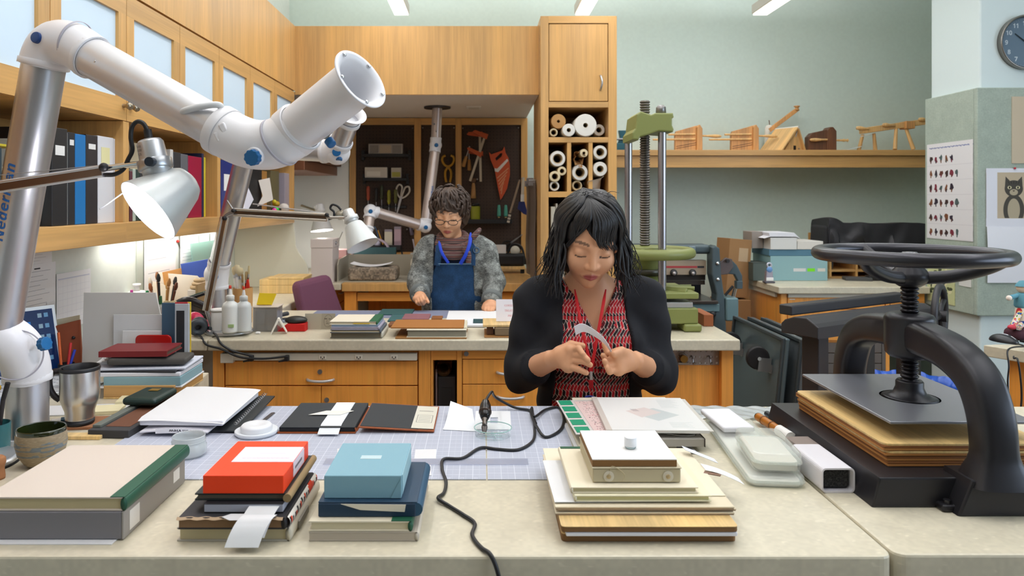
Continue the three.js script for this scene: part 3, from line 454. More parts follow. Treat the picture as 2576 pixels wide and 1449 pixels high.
// ---- tools on the pegboard
const PX=(px,d=5.45)=>P(px,0,d).x,PY=(py,d=5.45)=>P(0,py,d).y,zP=-5.484;
[[912,1030,395,'upper'],[915,1024,455,'lower']].forEach(([a,b,y,w])=>{const t=thing('tool_shelf',w+' small black shelf on the first pegboard bay','shelf',[0,0,zP]);part(t,'tray',bb(PX(a),PX(b),PY(y),PY(y-7),0,0.07,0.002),black);for(const x of[a,b])part(t,'bracket',bb(PX(x)-0.012,PX(x)+0.012,PY(y+8),PY(y-18),0,0.02,0.003),black);});
{const t=thing('plastic_organizer','clear plastic organizer of metal bits on the upper black shelf','container',[0,PY(388),zP]);part(t,'case',bb(PX(928),PX(1014),0.0005,PY(362)-PY(388),0.01,0.06,0.004),mat('#a39c94',0.3));for(const[a,b]of[[932,953],[956,985],[988,1010]])part(t,'compartment',bb(PX(a),PX(b),0.008,PY(366)-PY(388),0.06,0.062),mat(a===956?'#b5a48c':'#867f78',0.4));}
{const t=thing('label_box','white box on the lower black shelf','container',[0,PY(448),zP]);part(t,'body',bb(PX(919),PX(975),0.0005,PY(421)-PY(448),0.012,0.06,0.003),mat('#cfc8bb',0.6));part(t,'label',bb(PX(924),PX(958),0.012,0.05,0.06,0.0612),mat('#e4dfd4',0.7));}
{const t=thing('label_box','small clear tub of yellow bits on the lower black shelf','container',[0,PY(448),zP]);part(t,'body',bb(PX(985),PX(1010),0.0005,PY(422)-PY(448),0.014,0.06,0.003),mat('#b9b2a2',0.4));part(t,'contents',bb(PX(987),PX(1008),0.008,0.045,0.06,0.0615),mat('#a5a048',0.6));}
// hand tools
function screwdriver(label,px,py,col,len=0.1){const t=thing('screwdriver',label,'screwdriver',[PX(px),PY(py),zP+0.03],0,'screwdrivers on the pegboard');part(t,'handle',lathe([[0.0001,0.11],[0.011,0.105],[0.014,0.08],[0.012,0.04],[0.014,0.02],[0.008,0],[0.0001,0]],16),mat(col,0.45));part(t,'shaft',cyl(0.003,0.003,len,8).translate(0,-len / 2,0),steel);return t;}
screwdriver('screwdriver with orange-red handle at the end of the row',926,504,'#a4472c');screwdriver('screwdriver with black handle beside the orange one',946,508,'#22201f');screwdriver('screwdriver with dark green handle in the row',960,502,'#3c3f22');screwdriver('screwdriver with short yellow handle in the row',978,514,'#8f8a1c',0.06);screwdriver('screwdriver with olive handle beside the scissors',995,512,'#5b5a24',0.06);
{const t=thing('tool_rack','black rack strip holding the screwdrivers','rack',[0,0,zP]);part(t,'bar',bb(PX(912),PX(1022),PY(524),PY(518),0,0.016,0.002),black);for(const x of[926,946,960,978,995])part(t,'hook',torus(0.016,0.003,20,8),black,[PX(x),PY(519),0.03]);}
function scissors(label,px,py,m,s,rot){const t=thing('scissors',label,'scissors',[PX(px),PY(py),zP+0.02]);t.rotation.z=rot;
for(const k of[-1,1]){const h=part(t,'handle',tube([[k*0.008,0,0],[k*0.03,0.02,0],[k*0.045,0.055,0],[k*0.032,0.085,0],[k*0.012,0.075,0],[k*0.006,0.04,0],[k*0.003,0.01,0]].map(([x,y,z])=>[x*s,y*s,k*0.003]),0.006*s,30,8),m);part(t,'blade',ext([[-0.008,0.01],[0.008,0.01],[0.007,-0.06],[0.001,-0.13],[-0.003,-0.13]].map(([x,y])=>[x*s*k,y*s]),0.003,0).translate(0,0,k>0?0.001:-0.003),mat('#b4b4b6',0.3,0.8));}
part(t,'pivot',cyl(0.005,0.005,0.01,12).rotateX(Math.PI / 2),steel);return t;}
scissors('white handled scissors hanging on the first pegboard bay',1008,498,mat('#cfc8bb',0.4),1.15,-0.25);
scissors('black handled scissors hanging low on the last pegboard bay',1287,610,black,0.8,2.2);
{const t=thing('pliers','yellow spread pliers hanging in the middle pegboard bay','pliers',[PX(1127),PY(420),zP+0.015]);const y=mat('#b98a1e',0.5);
for(const k of[-1,1]){part(t,'jaw',tube([[0,0,0],[k*0.03,0.02,0],[k*0.045,0.055,0],[k*0.038,0.08,0],[k*0.02,0.088,0]],0.009,24,10),y);part(t,'handle',tube([[0,0,0],[-k*0.02,-0.03,0],[-k*0.022,-0.07,0],[-k*0.014,-0.115,0]],0.009,20,10),y);}part(t,'pivot',cyl(0.014,0.014,0.02,16).rotateX(Math.PI / 2),mat('#a67a18',0.5));part(t,'peg',rod([0,0.06,-0.014],[0,0.062,0.015],0.006,0.006,8),black);}
function clamp(label,px,py,rot,L){const t=thing('bar_clamp',label,'clamp',[PX(px),PY(py),zP+0.03]);t.rotation.z=rot;const o=mat('#bd5426',0.5);part(t,'bar',bb(-0.009,0.009,-L,0.01,-0.004,0.004),mat('#b8a890',0.35,0.6));part(t,'fixed_jaw',ext([[0.02,0.02],[-0.085,0.02],[-0.1,0.002],[-0.085,-0.006],[0.012,-0.02],[0.02,-0.02]],0.018,0.002).translate(0,0,-0.009),o);part(t,'sliding_jaw',ext([[0.022,-0.13],[-0.09,-0.118],[-0.1,-0.13],[-0.09,-0.142],[0.022,-0.165]],0.018,0.002).translate(0,0,-0.009),o);part(t,'screw',rod([-0.085,-0.11,0],[-0.085,-0.19,0],0.005,0.005,8),steel);part(t,'wooden_grip',lathe([[0.0001,-0.19],[0.011,-0.19],[0.014,-0.23],[0.016,-0.27],[0.0001,-0.275]],14).translate(-0.085,0,0),mat('#a87a42',0.6));return t;}
clamp('orange bar clamp hanging straight in the last pegboard bay',1207,338,0.02,0.36);
clamp('orange bar clamp hanging crossed over its twin',1220,343,-0.32,0.36).position.z+=0.03;
{const t=thing('bar_clamp','upside-down clamp whose wooden grip hangs over the green canister','clamp',[PX(1191),PY(450),zP+0.02]);part(t,'head',ext([[-0.03,0.005],[0.03,0.005],[0.012,-0.03],[-0.012,-0.03]],0.02,0.003).translate(0,0,-0.01),mat('#5a3a1c',0.6));part(t,'wooden_grip',lathe([[0.0001,-0.15],[0.02,-0.148],[0.018,-0.1],[0.012,-0.04],[0.008,-0.03],[0.0001,-0.03]],16),mat('#a67c4a',0.6));part(t,'pin',sph(0.007,10,6),steel,[0.028,-0.002,0.008]);}
{const t=thing('hand_saw','orange short panel saw with white stripes on the last pegboard bay','saw',[PX(1262),PY(435),zP+0.006]);const q=(px,py)=>[PX(px)-PX(1262),PY(py)-PY(435)];const o=mat('#c24c20',0.5);
const s=new THREE.Shape();[[1230,382],[1236,388],[1264,378],[1269,368],[1272,384],[1279,396],[1283,416],[1283,440],[1276,474],[1264,497],[1259,503],[1252,470],[1244,425],[1234,402]].forEach(([a,b],i)=>i?s.lineTo(...q(a,b)):s.moveTo(...q(a,b)));
const h=new THREE.Path();[[1246,398],[1249,404],[1262,393],[1264,385],[1259,385]].forEach(([a,b],i)=>i?h.lineTo(...q(a,b)):h.moveTo(...q(a,b)));s.holes.push(h);part(t,'blade_and_grip',ext(s,0.012,0.002),o);
part(t,'white_band',ext([q(1245,431),q(1253,433),q(1279,404),q(1276,399),q(1251,424),q(1244,423)],0.002,0).translate(0,0,0.012),mat('#d9d2c8',0.6));for(let i=0;i<6;i++)part(t,'stripe',ext([q(1250+i*2,447+i*8),q(1252+i*2,449+i*8),q(1280-i*3,424+i*9),q(1279-i*3,421+i*9)],0.0015,0).translate(0,0,0.012),mat('#d08a60',0.6));}
{const t=thing('canister','green-yellow canister with black lid on the pegboard shelf','canister',[PX(1196),PY(553),zP+0.055]);part(t,'body',lathe([[0.0001,0],[0.034,0],[0.035,0.004],[0.035,0.1],[0.03,0.104],[0.0001,0.104]],28),mat('#8e9116',0.5));part(t,'lid',lathe([[0.0001,0.104],[0.03,0.104],[0.03,0.122],[0.024,0.128],[0.0001,0.128]],24),black);}
{const t=thing('tool_shelf','long black shelf low on the last pegboard bay','shelf',[0,0,zP]);part(t,'tray',bb(PX(1163),PX(1288),PY(562),PY(554),0,0.1,0.002),black);part(t,'lip',bb(PX(1163),PX(1288),PY(554),PY(551),0.096,0.1),black);}
[[1255,'left'],[1272,'right']].forEach(([px],i)=>{const t=thing('hand_tool',i?'teal tool handle nearer the frame post on the last bay':'teal tool handle farther from the frame post on the last bay','tool',[PX(px),PY(545),zP+0.05]);part(t,'grip',lathe([[0.0001,0.09],[0.01,0.088],[0.013,0.06],[0.015,0.01],[0.012,0.002],[0.0001,0]],18),mat('#4a9a86',0.45));part(t,'tip',cyl(0.008,0.008,0.008,12).translate(0,-0.004,0),mat('#b8a26a',0.4));});
// lower first-bay shelf with bottles
{const t=thing('tool_shelf','black tray shelf low on the first pegboard bay','shelf',[0,0,zP]);part(t,'tray',bb(PX(907),PX(1010),PY(628),PY(616),0,0.1,0.002),black);}
const yTray=PY(616);
{const t=thing('wire_loop_tool','blue wire loop leaning on the low pegboard tray','tool',[PX(943),yTray,zP+0.06]);part(t,'loop',tube([[0.03,0.0045,0],[-0.015,0.03,0],[-0.022,0.09,0],[0.0,0.14,0],[0.02,0.1,0],[0.028,0.06,0],[0.02,0.02,0.0]],0.004,40,8),mat('#3c5a7c',0.4));}
solo('pencil','yellow pencil leaning on the low pegboard tray','pencil',rod([0,0.004,0],[-0.042,0.112,-0.02],0.005,0.005,6),mat('#c08a1e',0.5),[PX(966),yTray,zP+0.08]);
{const t=thing('small_bottle','little white bottle on the low pegboard tray','bottle',[PX(951),yTray,zP+0.07]);part(t,'body',lathe([[0.0001,0],[0.023,0],[0.024,0.024],[0.012,0.034],[0.008,0.036],[0.0001,0.036]],20),mat('#c9c4d6',0.4));part(t,'cap',lathe([[0.0001,0.036],[0.009,0.036],[0.011,0.044],[0.008,0.054],[0.0001,0.056]],16),white);}
[[969,988,'#c8c0ac','grey-beige carton on the low pegboard tray',577],[993,1010,'#b59aa4','pink striped carton on the low pegboard tray',570]].forEach(([a,b,c,l,top])=>{const t=thing('carton',l,'box',[PX((a+b) / 2),yTray,zP+0.05]);const w=PX(b)-PX(a),h=PY(top)-yTray;part(t,'body',bb(-w / 2,w / 2,0,h,-0.02,0.02,0.001),mat(c,0.7));part(t,'flap',bb(-w / 2,w / 2,h*0.86,h+0.001,0.02,0.0212),mat('#8d8691',0.7));});
{const t=thing('hanging_tool','dark rotary tool with white tip hanging in the middle bay','tool',[PX(1032),PY(575),zP+0.03]);part(t,'body',tube([[0,0.04,0],[0.004,0,0],[0.014,-0.05,0]],0.015,16,12),mat('#5a5260',0.4,0.3));part(t,'tip',rod([0.02,-0.08,0],[0.034,-0.16,0],0.007,0.005,10),mat('#c4c0cc',0.4));part(t,'cord',tube([[0.036,-0.16,0],[0.036,-0.25,0.02],[0.0,-0.29,0.03],[-0.045,-0.24,0.02],[-0.075,-0.1,0.01],[-0.085,0,0]],0.006,40,8),black);for(const s of[-1,1])part(t,'wing_screw',sph(0.006,8,6),steel,[s*0.024,-0.005,0.012]);}
// things hanging on the tower side
const xTw=XT0;
[[4.55,460,700,'#6a5d55','grey-brown hanging sample sheet nearest the tower front'],[4.75,455,690,'#57493f','dark hanging sample sheet in the middle of the tower side'],[4.95,462,690,'#7a6a5c','brown hanging sample sheet deepest in the alcove']].forEach(([d,a,b,c,l])=>{const t=thing('hanging_sheet',l,'sheet',[xTw-0.003,0,-d],0,'sheets hanging on the tower side');part(t,'sheet',slabSheet(3,8,(u,v)=>[-0.01-0.02*u+0.004*Math.sin(v*7),P(0,a,d).y+(P(0,b,d).y-P(0,a,d).y)*v,0.08-u*0.16],0.003),mat(c,0.5));part(t,'clip',bb(-0.045,0,P(0,a,d).y-0.02,P(0,a,d).y+0.02,-0.02,0.02,0.004),steel);});
{const t=thing('hanging_rod','long pale rod tool with bead rings hanging at the tower side','tool',P(1290,505,5.2));part(t,'rod',rod([0.05,0.15,0],[-0.02,-0.09,0],0.008,0.008,10),mat('#9a8672',0.5));for(let i=0;i<3;i++)part(t,'ring',rod([-0.022-i*0.004,-0.1-i*0.022,0],[-0.026-i*0.004,-0.115-i*0.022,0],0.01,0.01,12),mat('#cfc3b4',0.4));part(t,'hanger',rod([0.05,0.15,0],[0.05,0.15,-0.28],0.004,0.004,8),steel);}
{const t=thing('squeegee','white stick with blue blade hanging beside the long rod tool','tool',P(1316,500,5.05));part(t,'stick',rod([0,0.15,0],[-0.005,0.03,0],0.011,0.011,10),mat('#d6cdbc',0.5));part(t,'ferrule',rod([-0.005,0.03,0],[-0.006,-0.02,0],0.013,0.013,10),white);part(t,'blade',ext([[-0.03,-0.02],[0.01,-0.02],[0.035,-0.12],[0.0,-0.105],[-0.04,-0.07]],0.012,0.002).translate(0,0,-0.006),mat('#1c2a6c',0.5));part(t,'hanger',rod([0,0.15,0],[0.0,0.15,-0.28],0.004,0.004,8),steel);}
// bench gear under the board, right of the standing woman
{const t=thing('sander_base','black machine with white dial and cream block on the alcove bench','machine',[P(1278,0,5.15).x,HT,-5.15]);part(t,'wooden_foot',bb(-0.1,0.12,0.03,0.052,-0.08,0.08,0.003),plyTop);for(const x of[-0.08,0.1])part(t,'rubber_foot',cyl(0.015,0.015,0.03,12).translate(x,0.015,0.05),black);part(t,'housing',bb(-0.1,0.115,0.053,0.14,-0.08,0.08,0.02),black);part(t,'dial',lathe([[0.0001,0.02],[0.024,0.018],[0.034,0.006],[0.034,0]],28).rotateX(Math.PI / 2).translate(0.05,0.16,0.02),mat('#d6d2c4',0.5));part(t,'cable',tube([[0.0,0.14,-0.02],[0.03,0.2,-0.02],[0.09,0.19,-0.02],[0.12,0.1,0],[0.125,0.06,0]],0.008,30,8),black);part(t,'block',bb(-0.1,-0.015,0.14,0.2,-0.03,0.05,0.004),mat('#ddd9d6',0.6));}
// archival tray with felted block
{const t=thing('archive_tray','grey open-front archival tray on the alcove bench','tray',[P(945,0,4.6).x,HT,-4.6]);const w=P(1038,0,4.6).x-P(853,0,4.6).x,m=mat('#a79f8d',0.85);part(t,'base',bb(-w / 2,w / 2,0,0.006,-0.3,0.06),m);part(t,'back_wall',bb(-w / 2,w / 2,0.006,0.15,-0.3,-0.292),m);for(const s of[-1,1])part(t,'side_wall',ext([[-0.3,0.006],[0.06,0.006],[0.06,0.11],[0.02,0.14],[-0.3,0.15]],0.007,0.001).rotateY(-Math.PI / 2).translate(s*(w / 2-0.004)+0.0035,0,0),m);
const f=thing('felt_block','rough grey-brown felted block inside the archival tray','block',[P(938,0,4.6).x,HT+0.0065,-4.66]);const g=box(0.31,0.085,0.22,0.02);part(f,'block',g.translate(0,0.0425,0),mat('#ffffff',0.95,0,{map:(()=>{const q=dataTex(128,128,(u,v)=>{const k=1+0.5*(pn(u*30,v*30,30,30)-0.5)+0.3*(pn(u*8,v*8,8,8)-0.5);return[138*k,124*k,106*k];});q.repeat.set(4,4);return q;})()}));
solo('paper_sheet','curled white sheet lying on the felted block','paper',slabSheet(8,3,(u,v)=>[-0.13+0.26*u,0.003+0.02*(2*u-1)**2,0.07-0.15*v],0.001),paper,[P(932,0,4.6).x,HT+0.092,-4.66]);}
solo('green_folder','dark green long folder behind the archival tray','folder',bb(-0.15,0.15,0,0.185,-0.015,0.015,0.004),mat('#2c4f52',0.6),[P(944,0,5.1).x,HT,-5.1]);
solo('cable_hoop','pale lilac hose hoop arching behind the archival tray','hose',tube([[-0.17,0.012,0],[-0.14,0.17,0],[-0.06,0.235,0],[0.04,0.235,0],[0.1,0.19,0],[0.12,0.012,0]],0.009,40,10),mat('#b3a3b0',0.5),[P(940,0,5.2).x,HT,-5.2]);
// clear jars between tray and apron
[[1040,'#b3a592','tall clear jar beside the archival tray'],[1052,'#c4b4a0','short clear jar beside the standing woman']].forEach(([px,c,l],i)=>{const t=thing('glass_jar',l,'jar',[P(px,0,5.0).x,HT,-5.0+i*0.08]);part(t,'jar',lathe([[0.0001,0],[0.026,0],[0.027,0.1-i*0.02],[0.02,0.12-i*0.02],[0.02,0.14-i*0.02],[0.0001,0.14-i*0.02]],22),mat(c,0.25));part(t,'lid',cyl(0.022,0.022,0.014,20).translate(0,0.147-i*0.02,0),greyMetal);});
// hanging copper box lights on the far left of alcove and white cabinet
{const t=thing('copper_shade','brown copper-coloured linear hood on the wall beyond the cabinets','lamp hood',[XL+0.19,P(0,420,4.95).y,-4.9]);const m=mat('#8a5a40',0.4,0.4);part(t,'hood',bb(-0.185,0.2,-0.045,0.02,-0.5,0.5,0.004),m);part(t,'top_box',bb(-0.185,0.23,0.021,0.1,-0.5,0.5,0.004),mat('#6b4526',0.5));part(t,'badge',bb(0.2305,0.234,0.05,0.07,0.2,0.26),steel);}
{const t=thing('lidded_box','tall pinkish-white lidded box on the far side worktop','box',[P(814,0,4.55).x,HT,-4.6]);const w=0.135,h=P(0,602,4.5).y-HT,m=mat('#dccfc8',0.7);part(t,'body',bb(-w / 2,w / 2,0,h*0.8,-0.1,0.1,0.002),m);part(t,'lid',bb(-w / 2-0.003,w / 2+0.003,h*0.8+0.001,h,-0.103,0.103,0.002),m);part(t,'side_ring',torus(0.01,0.003,16,6).rotateX(Math.PI / 2).rotateY(Math.PI / 2),steel,[w / 2+0.006,h*0.9,0.02]);}
{const t=thing('rose_box','small rose-coloured box behind the lidded box','box',[P(853,0,4.85).x,HT,-4.9]);part(t,'body',bb(-0.05,0.05,0,0.13,-0.06,0.06,0.002),mat('#b98f90',0.7));part(t,'lid',bb(-0.052,0.052,0.131,0.185,-0.062,0.062,0.003),mat('#c39a98',0.7));}
solo('power_cable','thin grey cable looping on the far side worktop','cable',tube([[P(777,0,4.4).x,HT+0.1,-4.36],[P(782,0,4.4).x,HT+0.03,-4.36],[P(795,0,4.3).x,HT+0.005,-4.34],[P(815,0,4.3).x,HT+0.005,-4.3],[P(828,0,4.4).x,HT+0.006,-4.42]],0.004,30,6),mat('#6a6460',0.5));
// ---- books in the open shelves (spines face the room)
const ySh=yS1+0.0005;
function shelfBook(name,label,px0,px1,topPy,color,o={}){
const xs=o.x??-1.15,d0=1.15*F / (CX-px0),d1=1.15*F / (CX-px1),dm=(d0+d1) / 2,h=P((px0+px1) / 2,topPy,dm).y-ySh,w=d1-d0-0.0012,dep=o.dep??0.25,x0=xs-dep;
const t=thing(name,label,o.cat??'binder',[0,ySh,-dm],0,o.group??'books on the open shelf');const m=mat(color,o.rough??0.5);
part(t,'cover',merge([bb(x0,xs-0.002,0,h,-w / 2,-w / 2+0.003),bb(x0,xs-0.002,0,h,w / 2-0.003,w / 2)]),m);
part(t,'spine',bb(xs-0.004,xs,0,h,-w / 2,w / 2,Math.min(0.002,w / 5)),m);
if(w>0.008)part(t,'pages',bb(x0+0.006,xs-0.006,0.004,h-0.006,-w / 2+0.0035,w / 2-0.0035),pages);
if(o.label)part(t,'spine_label',bb(xs,xs+0.0008,h*o.label[0],h*o.label[1],-w*0.3,w*0.3),mat(o.label[2]??'#e8e6e2',0.7));
return t;
}
shelfBook('binder','dark teal box file at the picture edge below a yellow folder',-30,26,368,'#2b3d45',{x:-1.17,dep:0.26});
shelfBook('binder','thin cream binder beside the dark teal box file',27,36,420,'#c9bfa6',{x:-1.17});
shelfBook('binder','white slim binder half hidden by the big extraction tube',93,120,350,'#d9dfdd',{x:-1.17});
shelfBook('binder','tall black binder with small white spine label, first right of the tube',121,161,322,'#1d1d20',{x:-1.14,label:[0.72,0.82]});
shelfBook('binder','thin silver-grey binder between two black binders',161.5,171,332,'#a9aaa6');
shelfBook('binder','black binder with wide white label near its top',171.5,189,333,'#202226',{label:[0.86,0.92]});
shelfBook('binder','bright blue binder between two dark binders',189.5,216,338,'#0e72b4');
shelfBook('binder','dark grey binder with white label beside the bright blue one',216.5,246,340,'#2a2629',{label:[0.84,0.9]});
{const t=shelfBook('binder','wide white binder with yellow note on its spine',246.5,286,344,'#dcdcdf',{});part(t,'sticky_note',bb(-1.15,-1.1488,0.18,0.23,-0.02,0.028),mat('#e3dca6',0.8));}
shelfBook('binder','slim white binder with pink line next to the shelf divider',286.5,301,350,'#d9d7da');
shelfBook('book','thin maroon book at the divider behind the lamp',327,334,430,'#5c3038',{cat:'book'});
shelfBook('book','thin pale green book behind the lamp',334.5,342,425,'#b3bfb0',{cat:'book'});
shelfBook('book','dark green book behind the lamp head',342.5,352,426,'#2c4038',{cat:'book'});
shelfBook('book','black book behind the lamp shade',352.5,364,428,'#26282c',{cat:'book'});
shelfBook('book','beige book hidden mostly by the lamp neck',364.5,396,360,'#c3b494',{cat:'book',x:-1.2,dep:0.2});
shelfBook('binder','orange envelope file behind the lamp neck',418,428,402,'#c87b2e',{x:-1.18});
shelfBook('binder','white file beside the orange envelope',428.5,436,376,'#d3d0ca');
shelfBook('binder','charcoal grey binder in a clear sleeve',437,455,383,'#3a3b3d',{rough:0.25});
shelfBook('binder','mid grey binder next to the red one',455.5,473,388,'#6b6c70',{rough:0.25});
shelfBook('binder','crimson red binder behind the lamp shade',474,507.5,394,'#a81540',{rough:0.35});
shelfBook('binder','navy slim binder beside the crimson one',508,513,386,'#20284c');
shelfBook('binder','yellow slim folder beside the navy one',513.5,517.5,396,'#d8c52e');
shelfBook('binder','navy blue binder with square white label in the last unit',556,590,404,'#1e2c74',{label:[0.45,0.75]});
shelfBook('binder','grey binder behind the second extraction tube',590.5,612,404,'#8b96a0');
shelfBook('binder','slate blue binder behind the white tag',612.5,626,412,'#5e6f7c');
shelfBook('binder','tall black box file in the last unit',626.5,659,420,'#191a1d',{});
shelfBook('binder','tan cardboard file behind the leaning letter',659.5,676,425,'#b2834a',{x:-1.19});
shelfBook('binder','orange-tan envelope behind the leaning letter',676.5,690,430,'#c08a48',{x:-1.19});
shelfBook('binder','dark olive file in the last unit',690.5,711,430,'#6e6444',{x:-1.17});
shelfBook('binder','grey-lilac file at the end of the shelf',716,731,436,'#a59ba4');
solo('yellow_folder','yellow folder lying across the dark teal box file','folder',bb(-0.12,0.12,0,0.006,-0.1,0.1,0.001),mat('#c8b62a',0.6),[-1.29,P(-2,368,1.736).y+0.0008,-1.72]);
{const d=3.3,c=P(588,500,d);solo('paper_tag','pale diamond-shaped paper sheet leaning in front of the black box file','paper',ext([[0,0.13],[0.075,-0.015],[0.03,-0.088],[-0.05,-0.088],[-0.045,0]],0.001,0),mat('#dcd8e0',0.8),[-1.118,ySh+0.0885,-3.3],0.9);}
solo('letter_sheet','white letter sheet pinned crookedly in the last shelf unit','paper',ext([[-0.05,0.06],[0.03,0.075],[0.055,-0.04],[-0.06,-0.075],[-0.02,-0.02]],0.001,0),mat('#d9cfc4',0.8),[-1.125,H+0.045,-3.72],1.1);
{const t=thing('toy_figure','small yellow, green and pink craft toy at the shelf end','toy',[-1.135,ySh,-3.95]);part(t,'body',bb(-0.02,0.02,0,0.03,-0.04,0.04,0.01),mat('#1d2418',0.6));part(t,'flower',sph(0.02,14,10).scale(1,0.8,1.3),mat('#b8901e',0.6),[0,0.05,0]);part(t,'petal',sph(0.012,12,8),mat('#c8b820',0.6),[0.0,0.062,0.035]);part(t,'pink_ball',sph(0.014,12,8),mat('#e83aa8',0.5),[0.012,0.014,0.075]);part(t,'green_ball',sph(0.014,12,8),mat('#2ad04a',0.5),[0.014,0.02,0.045]);part(t,'red_ball',sph(0.01,12,8),mat('#d84a26',0.5),[0.014,0.01,0.06]);}
solo('white_ball','white fluffy ball at the end of the open shelf','ball',sph(0.03,20,14).scale(1,0.9,1).translate(0,0.026,0),mat('#d9cfc6',0.9),[-1.14,ySh,-4.12]);
// ---- papers on the left wall
let wpN=0;
function wallPaper(label,px0,px1,pyT,pyB,m,name='paper_sheet'){const X=-(XL+0.006),d0=X*F / (CX-px0),d1=X*F / (CX-px1),y1=P(0,pyT,d0).y,y0=P(0,pyB,d0).y;return solo(name,label,'paper',box(0.0012,y1-y0,d1-d0),m,[XL+0.001+0.0016*(wpN++),(y0+y1) / 2,-(d0+d1) / 2]);}
const typed=(n,title)=>canvasMat(200,260,(c,w,h)=>{c.fillStyle='#f1f1f1';c.fillRect(0,0,w,h);c.fillStyle='#9a9aa2';for(let i=0;i<n;i++)c.fillRect(22,40+i*200 / n,150-(i*37%60),2);if(title){c.fillStyle='#3a3a3a';c.fillRect(90,22,30,7);}});
wallPaper('white typed sheet pinned high on the wall behind the big tube',58,134,628,690,typed(6));
wallPaper('white memo sheet pinned behind the laptop',40,142,672,800,typed(8,true));
wallPaper('white calendar sheet with grey grid pinned beside the memo',143.5,229,690,835,canvasMat(256,256,(c)=>{c.fillStyle='#f0f0f2';c.fillRect(0,0,256,256);c.fillStyle='#c2c6da';c.fillRect(10,24,236,4);c.fillStyle='#d6d6de';for(let i=0;i<8;i++){c.fillRect(10+i*33,30,1,210);c.fillRect(10,30+i*30,236,1);}}));
wallPaper('small white card pinned under the memo sheet',118,139,762,800,paper);
wallPaper('tall white notice pinned beside the wall edge, in the lamp glow',362,441,602,735,typed(3));
wallPaper('large white printed chart pinned on the wall past the lamp',452,498,590,690,typed(9));
wallPaper('narrow pale green sheet pinned next to the printed chart',499,524,590,676,mat('#cfe4dc',0.85));
wallPaper('white sheet pinned behind the second extraction tube',526,548,586,680,paper);
solo('push_pin','red push pin between the notice and the chart','pin',sph(0.008,12,8),mat('#c03028',0.4),[XL+0.006,P(445,607,3.47).y,-3.47]);
solo('hanging_string','dark cord hanging from the red push pin','cord',tube([[XL+0.004,P(0,610,3.47).y,-3.48],[XL+0.004,P(0,635,3.5).y,-3.52],[XL+0.004,P(0,655,3.5).y,-3.55]],0.0025,10,6),mat('#4b5248',0.6));
struct('trim_wall_strip',bb(XL,XL+0.004,HT+0.001,yS0-0.001,-3.12,-3.06),mat('#b9c0b4',0.7),'vertical strip on the wall below the cabinets');
// ---- laptop
{const c=T(95,970),t=thing('laptop','silver laptop standing open behind the extraction arm base','laptop',[-1.22,HT,-1.93],1.02);const m=mat('#cfd2d4',0.35,0.5);
part(t,'base',bb(-0.15,0.15,0,0.012,-0.1,0.11,0.003),m);
const kb=part(t,'keyboard',bb(-0.135,0.135,0.012,0.0126,-0.075,0.035),mat('#b9bcbe',0.6));
for(let j=0;j<5;j++)for(let i=0;i<12;i++)part(kb,'key',bb(-0.133+i*0.0223,-0.133+i*0.0223+0.019,0.0126,0.0146,-0.072+j*0.021,-0.072+j*0.021+0.017),mat('#e6e8ea',0.5));
part(t,'trackpad',bb(-0.04,0.04,0.012,0.0124,0.045,0.1),mat('#c3c6c8',0.4));
const lid=new THREE.Group();lid.name='lid';lid.position.set(0,0.011,-0.1);lid.rotation.x=-0.26;t.add(lid);
part(lid,'frame',bb(-0.15,0.15,0,0.215,-0.008,0,0.003),m);
const scr=canvasMat(512,340,(g)=>{g.fillStyle='#0a2450';g.fillRect(0,0,512,340);g.fillStyle='#1465b0';g.fillRect(90,60,300,240);g.fillStyle='#2f8ad2';g.fillRect(90,160,300,90);g.fillStyle='#0d4f96';g.fillRect(110,80,120,50);for(let i=0;i<10;i++){g.fillStyle=i%2?'#5a86a8':'#7f98a8';g.fillRect(430+(i%2)*34,20+(i>>1)*60,22,24);}},{roughness:0.2,emissive:'#ffffff'});scr.emissiveMap=scr.map;scr.emissiveIntensity=0.28;t.scale.setScalar(0.96);
part(lid,'screen',box(0.278,0.185,0.001),scr,[0,0.11,0.0006]);}
// leaning folders and cards behind the laptop
{const t=thing('leather_case','rust brown leather file case standing by the laptop','case',[P(192,0,2.2).x,HT,-2.13],0.35);part(t,'body',ext([[-0.05,0],[0.055,0],[0.045,0.16],[-0.045,0.14]],0.02,0.003).rotateX(-0.08),mat('#8b4324',0.6));part(t,'stud',sph(0.005,10,6),black,[0.03,0.11,0.014]);}
solo('green_folder','bright green folder tucked behind the rust leather case','folder',ext([[-0.06,0],[0.06,0],[0.06,0.13],[-0.05,0.11],[-0.06,0.07]],0.004,0.001),mat('#1c9a40',0.6),[P(158,0,2.2).x,HT,-2.147],0.3);
solo('card_folder','cream index card folder behind the green folder','folder',ext([[-0.08,0],[0.09,0],[0.09,0.17],[-0.08,0.14]],0.003,0),mat('#e6dfc4',0.8),[P(165,0,2.25).x,HT,-2.153],0.25);
[['orange pencil with yellow band leaning on the leather case','#d8642a',-0.01,0.13],['blue pen in the small cup by the laptop','#2438b0',0.012,0.08],['red pen in the small cup by the laptop','#c42a2a',0.004,0.1]].forEach(([l,c,dx,h],i)=>solo('pencil',l,'pencil',rod([dx*0.4,0.006,0],[dx*2-0.012,h,-0.03],0.004,0.004,8),mat(c,0.5),[P(168,0,2.08).x+i*0.004-0.004,HT,-2.07]));
{const t=thing('pen_cup','tiny dark metal cup holding pens beside the laptop','cup',[P(168,0,2.08).x,HT,-2.078]);part(t,'cup',lathe([[0.0001,0],[0.022,0],[0.022,0.045],[0.02,0.045],[0.02,0.004],[0.0001,0.004]],24),mat('#3a3a3e',0.4,0.6));}
